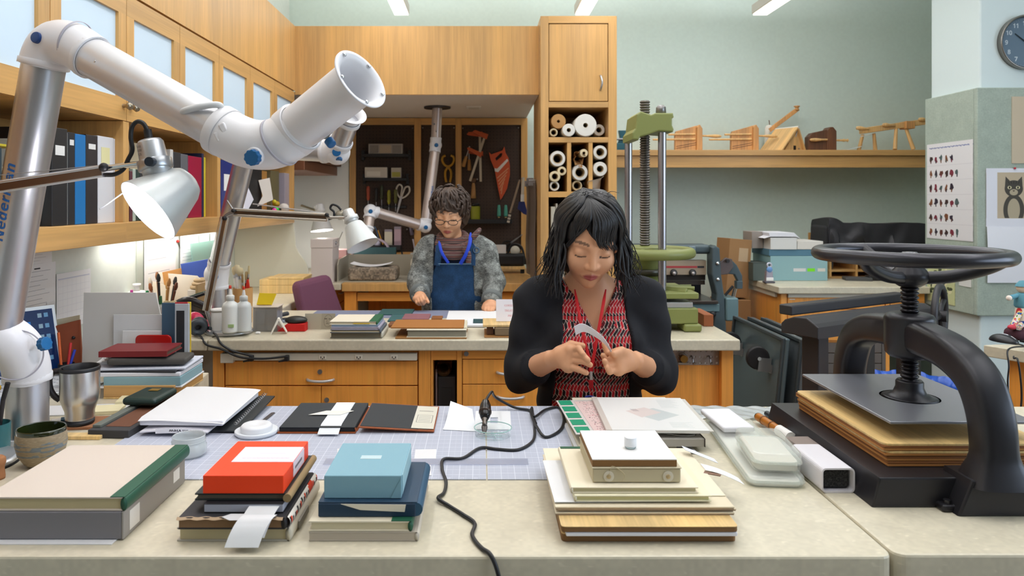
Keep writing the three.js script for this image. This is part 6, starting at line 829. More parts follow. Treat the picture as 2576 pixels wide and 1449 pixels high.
// ---- grey board cutter behind
{const g=mat('#4e5c60',0.45,0.2),lg=mat('#6f8a8d',0.45,0.2),d=4.15,t=thing('guillotine_cutter','blue-grey cast iron board cutter standing behind the green press','cutter',[0,0,0]);const X=(px,dd=d)=>P(px,0,dd).x,Y=(py,dd=d)=>P(0,py,dd).y;
part(t,'top_beam',bb(X(1569),X(1792),Y(640),Y(616),-d-0.16,-d-0.02,0.02),g);
part(t,'side_frame',ext([[X(1788),Y(690)],[X(1788),Y(622)],[X(1797),Y(617)],[X(1808),Y(624)],[X(1812),Y(690)],[X(1820),Y(745)],[X(1826),Y(850)],[X(1790),Y(850)],[X(1800),Y(740)]],0.1,0.008).translate(0,0,-d-0.08),g);
part(t,'clamp_bar',bb(X(1569),X(1784),Y(694),Y(657),-d-0.11,-d-0.05,0.003),mat('#a5947e',0.5));part(t,'red_stripe',bb(X(1571),X(1760),Y(676),Y(671),-d-0.05,-d-0.0485),mat('#b03a3c',0.5));part(t,'name_plate',bb(X(1761),X(1778),Y(676),Y(671),-d-0.05,-d-0.0482),mat('#2a2a30',0.5));
for(const px of[1700,1748]){const k=part(t,'clamp_knob',lathe([[0.0001,0.02],[0.018,0.018],[0.021,0.006],[0.021,0]],20).rotateX(Math.PI / 2).translate(X(px),Y(688),-d-0.05),mat('#2a2928',0.5));part(k,'knob_centre',sph(0.012,14,10).translate(X(px),Y(689),-d-0.032),mat('#bdb6b4',0.3,0.6));}
part(t,'blade',bb(X(1569),X(1784),Y(708),Y(695),-d-0.09,-d-0.07),mat('#4c4744',0.3,0.8));part(t,'blade_edge',bb(X(1569),X(1784),Y(720),Y(709),-d-0.085,-d-0.078),mat('#6b6662',0.25,0.9));
part(t,'table',bb(X(1569),X(1800),Y(762),Y(754),-d-0.3,-d+0.05,0.003),mat('#5a514b',0.3,0.7));part(t,'apron',bb(X(1569),X(1806),Y(782),Y(763),-d-0.2,-d+0.03,0.004),lg);part(t,'back_gauge',bb(X(1690),X(1795),Y(754),Y(712),-d-0.28,-d-0.24),mat('#26262a',0.3,0.5));
for(const[x,y]of[[1802,662],[1803,702]])part(t,'bolt',sph(0.012,14,10),chrome,[X(x),Y(y),-d+0.022]);
part(t,'linkage_plate',ext([[X(1812),Y(692)],[X(1812),Y(660)],[X(1826),Y(648)],[X(1842),Y(652)],[X(1845),Y(672)],[X(1832),Y(690)]],0.02,0.003).translate(0,0,-d-0.02),mat('#6b5f5c',0.4,0.5));part(t,'lever_arm',ext([[X(1832),Y(690)],[X(1842),Y(652)],[X(1858),Y(668)],[X(1872),Y(695)],[X(1872),Y(715)],[X(1862),Y(712)],[X(1852),Y(692)]],0.035,0.005).translate(0,0,-d-0.06),g);part(t,'pivot_pin',cyl(0.01,0.01,0.04,14).rotateX(Math.PI / 2),mat('#2a2626',0.5),[X(1829),Y(656),-d]);part(t,'arm_clevis',bb(X(1856),X(1872),Y(728),Y(708),-d-0.06,-d-0.02,0.004),g);part(t,'strut',rod([X(1850),Y(722),-d-0.04],[X(1830),Y(745),-d-0.04],0.008,0.008,10),black);part(t,'steel_rod',rod([X(1856),Y(728),-d-0.04],[X(1848),Y(760),-d-0.04],0.012,0.012,12),chrome);
part(t,'gear_box',bb(X(1822),X(1854),Y(806),Y(748),-d-0.14,-d+0.03,0.01),lg);part(t,'stand_leg',ext([[X(1765),Y(783)],[X(1826),Y(783)],[X(1826),0.02],[X(1800),0.02],[X(1772),Y(812)]],0.12,0.008).translate(0,0,-d-0.12),g);part(t,'stand_leg',bb(X(1570),X(1592),0.001,Y(783),-d-0.12,-d,0.006),g);part(t,'black_knob',sph(0.018,18,14),black,[X(1785),Y(786),-d+0.06]);part(t,'knob_rod',rod([X(1785),Y(786),-d+0.06],[X(1772),Y(784),-d-0.02],0.006,0.006,8),steel);part(t,'red_tag',bb(X(1813),X(1819),Y(716),Y(703),-d-0.03,-d-0.02),mat('#b01c1c',0.5));part(t,'counter_box',bb(X(1735),X(1750),Y(645),Y(620),-d-0.015,-d+0.0,0.003),mat('#8a9aa2',0.3,0.5));}
{const d=4.74;const t=thing('cardboard_carton','tall brown cardboard carton leaning behind the cutter','carton',[1.645,0,-d]);const y0=P(0,745,d).y,h=P(0,600,d).y-y0;const o=part(t,'carton',bb(-0.085,0.085,0,h,-0.07,0.07,0.002),mat('#a67c50',0.85),[0,y0,0],[0,0.3,-0.09]);part(o,'shipping_label',bb(-0.01,0.06,h*0.62,h*0.85,0.07,0.0712),mat('#c6a884',0.8));part(t,'lower_carton',bb(-0.1,0.1,0.001,y0-0.015,-0.1,0.1,0.002),mat('#9c7348',0.85));}
// ---- dollies leaning between the benches
{const mk=(label,d,x,m,wheels)=>{const t=thing('platform_dolly',label,'dolly',[x,0,-d]);t.rotation.set(0,-Math.PI / 2,0);const h=0.82;const fr=new THREE.Group();const tilt=-0.1;const A=(g)=>g.rotateX(tilt);part(t,'deck',A(bb(-0.33,0.33,0.004,h,-0.012,0.012,0.008)),m);part(t,'edge_rail',A(merge([bb(-0.33,-0.315,0.004,h,0.0125,0.026,0.003),bb(0.315,0.33,0.004,h,0.0125,0.026,0.003),bb(-0.314,0.314,h-0.016,h,0.0125,0.026,0.003)])),mat('#4f575a',0.35,0.5));
if(wheels)for(const y of[0.12,h-0.17])for(const x2 of[-0.18,0.2]){const c=part(t,'caster_fork',A(merge([bb(x2-0.022,x2+0.022,y-0.02,y+0.02,0.013,0.02),bb(x2-0.02,x2-0.016,y-0.016,y+0.05,0.02,0.08),bb(x2+0.016,x2+0.02,y-0.016,y+0.05,0.02,0.08)])),greyMetal);part(c,'wheel',A(lathe([[0.0001,-0.014],[0.05,-0.014],[0.056,-0.008],[0.056,0.008],[0.05,0.014],[0.0001,0.014]],28).rotateZ(Math.PI / 2).translate(x2,y+0.045,0.08)),mat('#1c1c1e',0.6));part(c,'axle',A(rod([x2-0.024,y+0.045,0.08],[x2+0.024,y+0.045,0.08],0.009,0.009,12)),chrome);}
return t;};
mk('dark glossy platform dolly with casters, leaning nearest the middle bench',3.65,1.34,mat('#566468',0.15,0.1),true);mk('grey platform dolly leaning just behind the first one',3.62,1.41,mat('#6d7478',0.25,0.2),false);mk('dark grey platform dolly leaning deepest behind the others',3.6,1.475,mat('#5a6064',0.25,0.2),false);}
// ---- things on the far bench
{const d=4.62,X=(px)=>P(px,0,d).x,Y=(py)=>P(0,py,d).y,y0=SIT;let y=SIT;
const t=thing('archive_box','pale blue archive box with three spine labels on the far bench','box',[0,y,0]);const h1=Y(644)-SIT;part(t,'body',bb(X(1938),X(2082),0,h1,-d-0.3,-d,0.003),mat('#8fb5b8',0.7));for(const[a,b,c]of[[1996,2027,'#d8d8d6'],[2031,2050,'#7be01c'],[2057,2076,'#d6d2c8']])part(t,'spine_label',bb(X(a),X(b),Y(683)-SIT,Y(675)-SIT,-d,-d+0.0008),mat(c,0.7));y+=h1+0.0004;
const h2=Y(644)+0;solo('archive_box','slate blue archive box on top of the pale blue one','box',bb(X(1935),X(2081),0,0.042,-d-0.3,-d,0.003),mat('#557f94',0.7),[0,y,0]);const y2=y+0.0424;
const w=thing('white_box','white lidded box with flared paper lid on the archive boxes','box',[0,y2,0]);part(w,'body',bb(X(1937),X(2003),0,0.075,-d-0.28,-d+0.01,0.002),mat('#dcdcd8',0.7));part(w,'lid',ext([[X(1922),0.072],[X(1935),0.088],[X(1932),0.108],[X(1996),0.108],[X(2012),0.07],[X(2002),0.082],[X(1936),0.082]],0.26,0.001).translate(0,0,-d-0.25),mat('#e8e8ee',0.7));part(w,'grey_flap',bb(X(1906),X(1935),0.0,0.11,-d-0.26,-d-0.1,0.002),mat('#9b928a',0.8));
solo('white_box','low off-white box beside the white lidded box','box',bb(X(2005),X(2070),0,0.053,-d-0.26,-d+0.005,0.003),mat('#ddd9d0',0.7),[0,y2,0]);
const f=thing('magazine_file','dark grey-green magazine box behind the small silver handset','box',[X(1912),SIT,-d-0.08]);part(f,'body',bb(-0.045,0.055,0,0.11,-0.1,0.08,0.002),mat('#55605a',0.7));part(f,'lid_edge',bb(-0.046,0.056,0.1105,0.116,-0.1,0.08),mat('#48524d',0.7));
solo('kraft_block','low kraft carton at the corner behind the cutter arm','carton',bb(-0.06,0.05,0,0.085,-0.06,0.06,0.002),mat('#a58a5a',0.85),[X(1878)+0.02,SIT,-4.98]);
const r=thing('small_handset','small silver handset with round head standing on the far bench','device',[X(1915),SIT,-d+0.12]);part(r,'foot',bb(-0.032,0.032,0,0.012,-0.025,0.025,0.005),mat('#55535a',0.4));part(r,'body',ext([[-0.024,0.012],[0.024,0.012],[0.02,0.075],[-0.02,0.075]],0.03,0.004).translate(0,0,-0.015),mat('#a9a3ae',0.3,0.4));part(r,'white_base',bb(-0.022,0.024,0.013,0.035,0.012,0.019,0.004),white);part(r,'button_ring',lathe([[0.0001,-0.006],[0.017,-0.006],[0.018,0.006],[0.0001,0.006]],22).rotateX(Math.PI / 2).translate(0,0.085,0.01),mat('#6f9ad0',0.3));part(r,'head',torus(0.013,0.006,24,10).rotateX(Math.PI / 2).translate(0,0.112,0.008),mat('#c9cad6',0.3,0.5));}
// black cloth cover over a machine with wooden pigeonholes
{const d=4.75,X=(px)=>P(px,0,d).x,Y=(py)=>P(0,py,d).y;const t=thing('covered_rack','wooden rack draped with a crumpled black cloth on the far bench','rack',[0,SIT,0]);
part(t,'shelf_board',bb(X(2085),3.2,0.045,0.06,-d-0.3,-d,0.002),woodH);part(t,'base_board',bb(X(2085),3.2,0,0.012,-d-0.3,-d,0.002),woodH);for(const px of[2086,2152,2215,2270,2316])part(t,'divider',bb(X(px),X(px)+0.014,0.0121,Y(640)-SIT-0.02,-d-0.3,-d+0.004,0.001),woodV);part(t,'back_panel',bb(X(2086),3.2,0.0121,Y(590)-SIT,-d-0.31,-d-0.301),woodV);part(t,'top_board',bb(X(2080),3.2,Y(636)-SIT,Y(630)-SIT,-d-0.3,-d,0.002),woodH);part(t,'inner_block',bb(X(2082),2.65,Y(629)-SIT,Y(568)-SIT,-d-0.26,-d-0.03,0.02),mat('#2a2a2c',0.8));
const cl=mat('#242327',0.55);const fold=(u,v)=>0.009*Math.sin(u*19+7*v)+0.009*Math.sin(u*11-9*v+1.3)+0.004*Math.sin(u*43+v*9);
part(t,'cloth',slabSheet(90,40,(u,v)=>{const x=X(2070)+(3.2-X(2070))*u;const top=Y(562)-SIT+0.004*Math.sin(u*14)+(u<0.16?0.035*Math.sin(u / 0.16*3.14):0);let y,z;const bot=(u<0.1?Y(620):u<0.3?Y(636):Y(650)-0.03*Math.sin(u*5)-(u>0.32&&u<0.5?0.13*Math.sin((u-0.32) / 0.18*3.14):u>=0.5?0.16:0))-SIT;if(v<0.3){y=top-0.02*(1-Math.sin(v / 0.3*1.57));z=-d-0.28+v / 0.3*0.26;}else{const w=(v-0.3) / 0.7;y=Math.max(0.012,top-(top-bot)*w);z=-d-0.02+0.05*Math.sin(w*1.57)+fold(u,w)*(0.4+w);}const e=Math.max(0,1-u / 0.05);return[x+e*0.045+0.008*Math.sin(v*9+u*20),Math.max(0.012,y-e*0.15)+fold(u,v)*(v<0.3?0.12:0.4),z];},0.002),cl);
solo('notebook','dark flat notebooks lying under the wooden rack opening','book',bb(0,0.16,0,0.02,-0.05,0.05,0.003),mat('#4b4c4c',0.6),[X(2108),SIT,-d+0.075],-0.25);solo('tool_case','small black case lying at the drape of the black cloth','case',bb(0,0.12,0,0.03,-0.04,0.04,0.006),black,[X(2162),SIT,-d+0.09],-0.15);}
// ---- cutting mats on the front table
const matPrint=canvasMat(2048,1248,(c,W,h)=>{c.fillStyle='#b7bccb';c.fillRect(0,0,W,h);const s=W / 31;for(let i=0;i<=62;i++){c.fillStyle=i%2?'#c3c8d6':'#dcdfe9';c.fillRect(i*s / 2-1,0,i%2?2:3,h);c.fillRect(0,i*s / 2-1,W,i%2?2:3);}c.fillStyle='#dcdce8';for(let i=0;i<31;i++){c.font='20px sans-serif';c.fillText(String(i),i*s+4,h-6);c.fillText(String(i),i*s+4,22);}},{roughness:0.55});
const matPrint2=canvasMat(512,1248,(c,W,h)=>{c.fillStyle='#b7bccb';c.fillRect(0,0,W,h);const s=W / 7;for(let i=0;i<=40;i++){c.fillStyle=i%2?'#c3c8d6':'#dcdfe9';c.fillRect(i*s / 2-1,0,i%2?2:3,h);c.fillRect(0,i*s / 2-1,W,i%2?2:3);}},{roughness:0.55});
const MT=0.0018,dM0=DT(1208),dM1=1.795,TB=HT+0.0002,onMat=HT+MT+0.0005;
solo('cutting_mat','wide lilac-grey cutting mat with white grid on the front table','cutting mat',box(0.783,MT,dM1-dM0),matPrint,[(-0.775+0.008) / 2,TB+MT / 2,-(dM0+dM1) / 2]);
solo('cutting_mat','narrow lilac-grey cutting mat under the coiled cord and folders','cutting mat',box(0.179,MT,dM1-dM0),matPrint2,[(0.011+0.19) / 2,TB+MT / 2,-(dM0+dM1) / 2]);
// ---- grey case with cream book, leftmost
{const d=1.088,xR=P(305,0,d).x,xL=-0.79;solo('paper_sheet','thin white sheet under the grey document case','paper',bb(xL,xR-0.008,0,0.0012,-1.2,-DT(1371)),paper,[0,TB,0]);
const t=thing('document_case','grey cloth document case with white spine labels, leftmost on the table','case',[0,TB+0.0016,0]);const m=mat('#7f7c80',0.85),dep=0.225;part(t,'case',bb(xL,xR,0,0.042,-d-dep,-d,0.002),m);part(t,'spine',bb(xR+0.0002,xR+0.0035,0,0.042,-d-dep,-d,0.001),mat('#98938c',0.85));part(t,'spine_label',bb(xR+0.0035,xR+0.0042,0.006,0.036,-d-0.05,-d-0.018),mat('#dedbd4',0.8));part(t,'spine_label',bb(xR+0.0035,xR+0.0042,0.016,0.036,-d-0.2,-d-0.175),mat('#e6e4e0',0.8));
const b=hardback('book','large cream book with dark green spine lying on the grey case','book',{x0:xL+0.03,x1:xR+0.004,d0:d+0.002,d1:d+0.235,y:TB+0.0442,th:0.021,m:mat('#d0c4b6',0.8),sm:mat('#1f5640',0.5),pg:mat('#c3b48c',0.9),strip:0.022,spine:'right'});}
// ---- orange stack
const bookAt=(l,r,b,y)=>{const d=DT(b,y);return{d,x0:P(l,0,d).x,x1:P(r,0,d).x};};
{let y=TB;const G='orange-topped stack';
{const q=bookAt(445,728,1362,y);const t=hardback('book','wide cream-paged library book, lowest of the orange-topped stack','book',{x0:q.x0,x1:q.x1,d0:q.d,d1:q.d+0.185,y,th:0.021,m:mat('#bdb6a8',0.7),pg:mat('#cdbf98',0.9),sm:mat('#d6cdb8',0.7),spine:'right'});part(t,'spine_print',bb(0.0905,0.0925,0.005,0.016,0.0,0.06),mat('#8a8478',0.7));y+=0.0214;}
{const q=bookAt(448,716,1332,y);const t=hardback('book','worn black book with torn brown page edges in the orange-topped stack','book',{x0:q.x0,x1:q.x1,d0:q.d,d1:q.d+0.18,y,th:0.018,m:mat('#27262a',0.6),pg:mat('#8a6a4a',0.95),sm:mat('#1d1a1a',0.6),spine:'right',ins:0.001});
const sp=canvasMat(256,64,(c)=>{c.fillStyle='#e8e0d4';c.fillRect(0,0,256,64);for(let i=0;i<26;i++){c.fillStyle=['#1c1a1a','#d8401c','#1c1a1a','#e8e0d4'][i%4];c.fillRect(i*10+3*hash2(i,3),8+20*hash2(i,8),9,18+24*hash2(3,i));}c.fillStyle='#d8401c';c.fillRect(180,0,30,64);});part(t,'worn_spine',grid(16,6,(u,v)=>{const a=-1.35+2.7*v;return[0.082+0.0062*Math.cos(a)+0.0005,0.009+0.0093*Math.sin(a),0.088-0.176*u];}),sp);
part(t,'torn_edge',slabSheet(30,2,(u,v)=>[-0.082+0.16*u,0.0182-0.003*v,0.0885+0.004*v+0.0018*Math.sin(u*40)],0.0006),mat('#c4a888',0.9));y+=0.0186;}
{const q=bookAt(513,712,1290,y);const t=hardback('book','small black paperback with pale grey page block in the orange-topped stack','book',{x0:q.x0,x1:q.x1,d0:q.d,d1:q.d+0.15,y,th:0.014,cv:0.0015,m:mat('#232126',0.5),pg:mat('#b3b4c0',0.85),spine:'back',ins:0.0005});y+=0.0144;}
{const q=bookAt(490,722,1259,y);const t=hardback('book','dark green notebook with tan rolled spine directly under the orange box','book',{x0:q.x0,x1:q.x1,d0:q.d,d1:q.d+0.165,y,th:0.011,m:mat('#1c2624',0.5),pg:mat('#6b6050',0.9),sm:mat('#9a7f58',0.8),spine:'right'});part(t,'rolled_spine',rod([0.072,0.0045,0.085],[0.072,0.0045,-0.085],0.0065,0.0065,16),mat('#9d845c',0.8));y+=0.0114;}
{const q=bookAt(510,713,1242,y),w=q.x1-q.x0,h=0.028,dp=0.158;const t=thing('orange_box','bright orange-red box with white paper label wrapping over its edge','box',[(q.x0+q.x1) / 2,y,-q.d-dp / 2]);part(t,'box',bb(-w / 2,w / 2,0,h,-dp / 2,dp / 2,0.0012),mat('#ff4206',0.5));
const lab=canvasMat(512,256,(c)=>{c.fillStyle='#efdfe6';c.fillRect(0,0,512,256);c.fillStyle='#d8a8b4';for(let i=0;i<40;i++)c.fillRect(60+i*10,190+(i%3),7,5+(i*7%4));c.fillStyle='#d6b6c2';for(let i=0;i<24;i++)c.fillRect(180+i*9,110+(i%2),6,4);});part(t,'label_top',box(0.1,0.0006,0.07).translate(0.012,h+0.0004,-0.012),lab);const lab2=canvasMat(128,64,(c)=>{c.fillStyle='#efe0e8';c.fillRect(0,0,128,64);c.fillStyle='#3a3038';for(let i=0;i<9;i++)c.fillRect(20+i*9,26,7,12);});part(t,'label_side',box(0.07,h*0.85,0.0006).rotateY(Math.PI / 2).translate(w / 2+0.0004,h*0.55,-0.012),lab2);y+=h;}
{const slip=(label,l,r,b,px,turn,th,dz,drop,y0)=>0;const c1=P(672,1302,1.055);
solo('paper_slip','long white typed paper slip hanging from under the orange box','paper slip',slabSheet(3,14,(u,v)=>{const k=Math.max(0,(v-0.35) / 0.65);return[(u-0.5)*0.046-0.026*v,0.0415-0.032*k*k-0.004*v,-0.03+0.075*v];},0.0005),typed(4),[P(676,0,1.07).x,TB+0.0128,-1.107+0.004]);
solo('paper_slip','second white typed slip hanging lowest over the book edge','paper slip',slabSheet(3,10,(u,v)=>[(u-0.5)*0.05-0.018*v,0.031-0.034*v*v,0.02+0.032*v],0.0005),typed(5),[P(650,0,1.07).x,TB+0.0116,-1.1]);solo('paper_slip','short white arrow slip poking from the worn black book','paper slip',ext([[0,0],[0.012,0.006],[0.06,0.006],[0.06,-0.006],[0.014,-0.007]],0.0006,0).rotateX(-Math.PI / 2+0.35),paper,[P(556,0,1.075).x,TB+0.0402,-1.078]);}}
// ---- blue stack
{let y=TB;
{const q=bookAt(777,1050,1362,y);hardback('book','plain grey-beige bound volume, lowest of the blue-topped stack','book',{x0:q.x0,x1:q.x1,d0:q.d,d1:q.d+0.19,y,th:0.0145,m:mat('#b3a899',0.8),pg:mat('#b8ad9c',0.85),sm:mat('#c9c0b0',0.8),spine:'right',ins:0.0006});y+=0.0149;}
{const q=bookAt(776,1034,1337,y);hardback('book','cream book with rounded green spine in the blue-topped stack','book',{x0:q.x0,x1:q.x1,d0:q.d,d1:q.d+0.195,y,th:0.0155,m:mat('#ddd3ba',0.8),sm:mat('#1f5a40',0.5),strip:0.03,spine:'right'});y+=0.0159;}
{const q=bookAt(800,1046,1301,y),t=thing('navy_box','dark navy slipcase box under the light blue one','box',[(q.x0+q.x1) / 2,y,-q.d-0.085]);const w=q.x1-q.x0;part(t,'case',bb(-w / 2,w / 2,0,0.021,-0.085,0.085,0.002),mat('#1c3850',0.55));part(t,'lid_flap',bb(-w / 2,w / 2+0.002,0.0212,0.023,-0.085,0.084,0.0006),mat('#1f3d55',0.55));part(t,'spine_edge',rod([w / 2,0.0115,0.084],[w / 2,0.0115,-0.085],0.0105,0.0105,14),mat('#27506b',0.55));part(t,'cream_slip',ext([[-0.03,0.001],[0.07,-0.0],[0.068,-0.011],[0.0,-0.008]],0.0008,0),cream,[w / 2-0.085,0.0198,0.0862]);y+=0.0234;}
{const q=bookAt(815,1010,1254,y),w=q.x1-q.x0,h=0.0355,dp=0.15;const t=thing('light_blue_box','light blue cloth-textured archive box with tiny white label','box',[(q.x0+q.x1) / 2,y,-q.d-dp / 2]);const m=mat('#86b0be',0.75);part(t,'box',bb(-w / 2,w / 2,0,h,-dp / 2,dp / 2,0.0015),m);part(t,'label',bb(-0.016,0.018,h,h+0.0006,-0.012,0.004),mat('#c3d8dc',0.7));part(t,'corner_tab',ext([[0,0],[0.016,0],[0.016,0.03],[0.006,0.012]],0.001,0),m,[w / 2-0.0165,0.001,dp / 2+0.0002]);part(t,'side_flap',bb(w / 2,w / 2+0.0012,0.004,h-0.001,-dp / 2+0.01,dp / 2-0.006),mat('#9cc2cc',0.75));}}
// ---- cream stack on wooden boards
{let y=TB;const d=1.084;
const bd=(label,l,r,b,th,dep,m,edge)=>{const q=bookAt(l,r,b,y),w=q.x1-q.x0;const t=thing('wooden_board',label,'board',[(q.x0+q.x1) / 2,y,-q.d-dep / 2]);const s=frontShape(-w / 2,w / 2,-dep / 2,dep / 2,0.008);part(t,'core',ext(s,th-0.001,0.001,5).rotateX(Math.PI / 2).translate(0,th-0.001,0),edge);part(t,'face',ext(s,0.0009,0,5).rotateX(Math.PI / 2).translate(0,th,0),m);y+=th+0.0003;return t;};
const mdf=mat('#7d5a34',0.85);
bd('rounded pressing board, lowest of the cream book stack',1413,1853,1363,0.0125,0.235,plyTop,mdf);
{const q=bookAt(1424,1856,1350,y);solo('white_board','white blotter boards between the two pressing boards','board',bb(q.x0,q.x1,0,0.0065,-q.d-0.225,-q.d,0.002),mat('#e9e8ee',0.8),[0,y,0]);y+=0.0068;}
bd('maple pressing board with visible glued strips under the cream boards',1412,1858,1339,0.0085,0.22,plyTop,mdf);
{const q=bookAt(1397,1848,1296,y);for(const[th,l,ins]of[[0.004,'lower cream mat board in the cream stack',0],[0.0035,'middle cream mat board in the cream stack',0.004],[0.0045,'upper cream mat board carrying the bound cream books',0.0]]){const t=thing('mat_board',l,'board',[(q.x0+q.x1) / 2+ins,y,-q.d-0.115-ins],0.004*ins / 0.004);const w=q.x1-q.x0;part(t,'brown_core',bb(-w / 2+0.001,w / 2-0.001,0,th*0.45,-0.114,0.1146),mat('#a08a72',0.85));part(t,'board',bb(-w / 2,w / 2,th*0.45,th,-0.115,0.115,0.0006),mat('#dfd2b6',0.85));y+=th+0.0005;}}
solo('mat_board','plain cream cover sheet on the cream mat boards','board',bb(-0.145,0.13,0,0.0012,-0.12,0.1,0.0004),mat('#eadfc6',0.85),[P(1622,0,1.15).x,y,-1.25]);y+=0.0016;
{const q=bookAt(1432,1800,1266,y);solo('paper_sheet','white folded sheet under the cream bound books','paper',bb(q.x0,q.x1,0,0.001,-q.d-0.18,-q.d),paper,[0,y,0],0.02);y+=0.0014;}
{const q=bookAt(1446,1790,1262,y);hardback('book','pale green-edged cream book, lower of the two cream bound books','book',{x0:q.x0,x1:q.x1,d0:q.d,d1:q.d+0.165,y,th:0.0095,cv:0.0018,m:mat('#e6dfbf',0.8),pg:mat('#d6d09a',0.9),spine:'left'});y+=0.0099;}
{const q=bookAt(1437,1757,1241,y);const t=hardback('book','cream bound book with green corner, upper of the two cream bound books','book',{x0:q.x0,x1:q.x1,d0:q.d,d1:q.d+0.185,y,th:0.0095,cv:0.0018,m:mat('#ebe0c6',0.8),pg:mat('#cfc39c',0.9),spine:'left'});part(t,'green_corner',bb(-0.098,-0.04,0.0095,0.0105,-0.0925,-0.083),mat('#1f5a3c',0.5));y+=0.0107;}
{const q=bookAt(1491,1713,1214,y),w=q.x1-q.x0,h=0.0225,t=thing('string_tie_box','beige string-tied box with two round button closures','box',[(q.x0+q.x1) / 2,y,-q.d-0.075]);const m=mat('#c7bb9a',0.8);part(t,'wrapper',bb(-w / 2,w / 2,0,h,-0.075,0.075,0.0025),m);part(t,'upper_flap',bb(-w / 2-0.001,w / 2+0.001,h,h+0.0014,-0.075,0.076,0.0005),mat('#cfc4a6',0.8));for(const px of[-0.045,0.05]){const b=part(t,'button_disc',lathe([[0.0001,0.0012],[0.0085,0.001],[0.0085,0]],26).rotateX(Math.PI / 2),mat('#d9d0ba',0.6),[px,h*0.45,0.0752]);part(b,'rivet',lathe([[0.0001,0.0016],[0.0035,0.0012],[0.0038,0]],16).rotateX(Math.PI / 2),mat('#c4ad82',0.4,0.4),[0,0,0.001]);}part(t,'string',tube([[-0.045,h*0.5,0.077],[-0.04,h+0.003,0.074],[-0.02,h*0.6,0.079],[-0.024,0.003,0.0775]],0.0006,24,6),mat('#c9b994',0.9));y+=h+0.0018;}
{const q=bookAt(1490,1703,1174,y),w=q.x1-q.x0,t=thing('small_board','white-topped brown pressing block, topmost of the cream stack','block',[(q.x0+q.x1) / 2,y,-q.d-0.072]);part(t,'core',bb(-w / 2,w / 2,0,0.0105,-0.072,0.072,0.0008),mat('#8a6438',0.85));part(t,'white_top',bb(-w / 2,w / 2,0.0105,0.012,-0.072,0.072,0.0004),mat('#efedea',0.5));y+=0.0124;
const c=T(1588,1130,y);const j=thing('small_jar','tiny white capped jar standing on the topmost block','jar',[c.x,y,-q.d-0.052]);part(j,'glass_foot',lathe([[0.0001,0],[0.0085,0],[0.0095,0.002],[0.0095,0.005],[0.0001,0.005]],28),phys({color:'#cfe2e2',roughness:0.1,transmission:0.6,thickness:0.005}));part(j,'cap',lathe([[0.0001,0.019],[0.0085,0.019],[0.0103,0.0175],[0.0105,0.004],[0.0001,0.004]],32),mat('#eceef0',0.4));}}
// slips beside that stack
solo('paper_slip','white printed slip nearer the plastic box, beside the cream stack','paper slip',slabSheet(6,4,(u,v)=>[u*0.055,0.03-0.012*u*u,-0.012-v*0.03-u*0.0+u*0.035],0.0006),typed(5),[P(1790,0,1.22).x,TB+0.016,-1.24]);
solo('paper_slip','pale blue-white slip sticking out behind the cream stack','paper slip',slabSheet(6,3,(u,v)=>[u*0.05,0.036-0.012*u,-v*0.022+u*0.035],0.0006),mat('#dfe3ec',0.8),[P(1735,0,1.3).x,TB+0.018,-1.33]);
solo('leather_strip','thin brown tab poking out of the cream stack','tab',bb(0,0.028,0,0.0015,-0.012,0),mat('#8a6a58',0.8),[P(1772,0,1.24).x,TB+0.042,-1.245],-0.5);
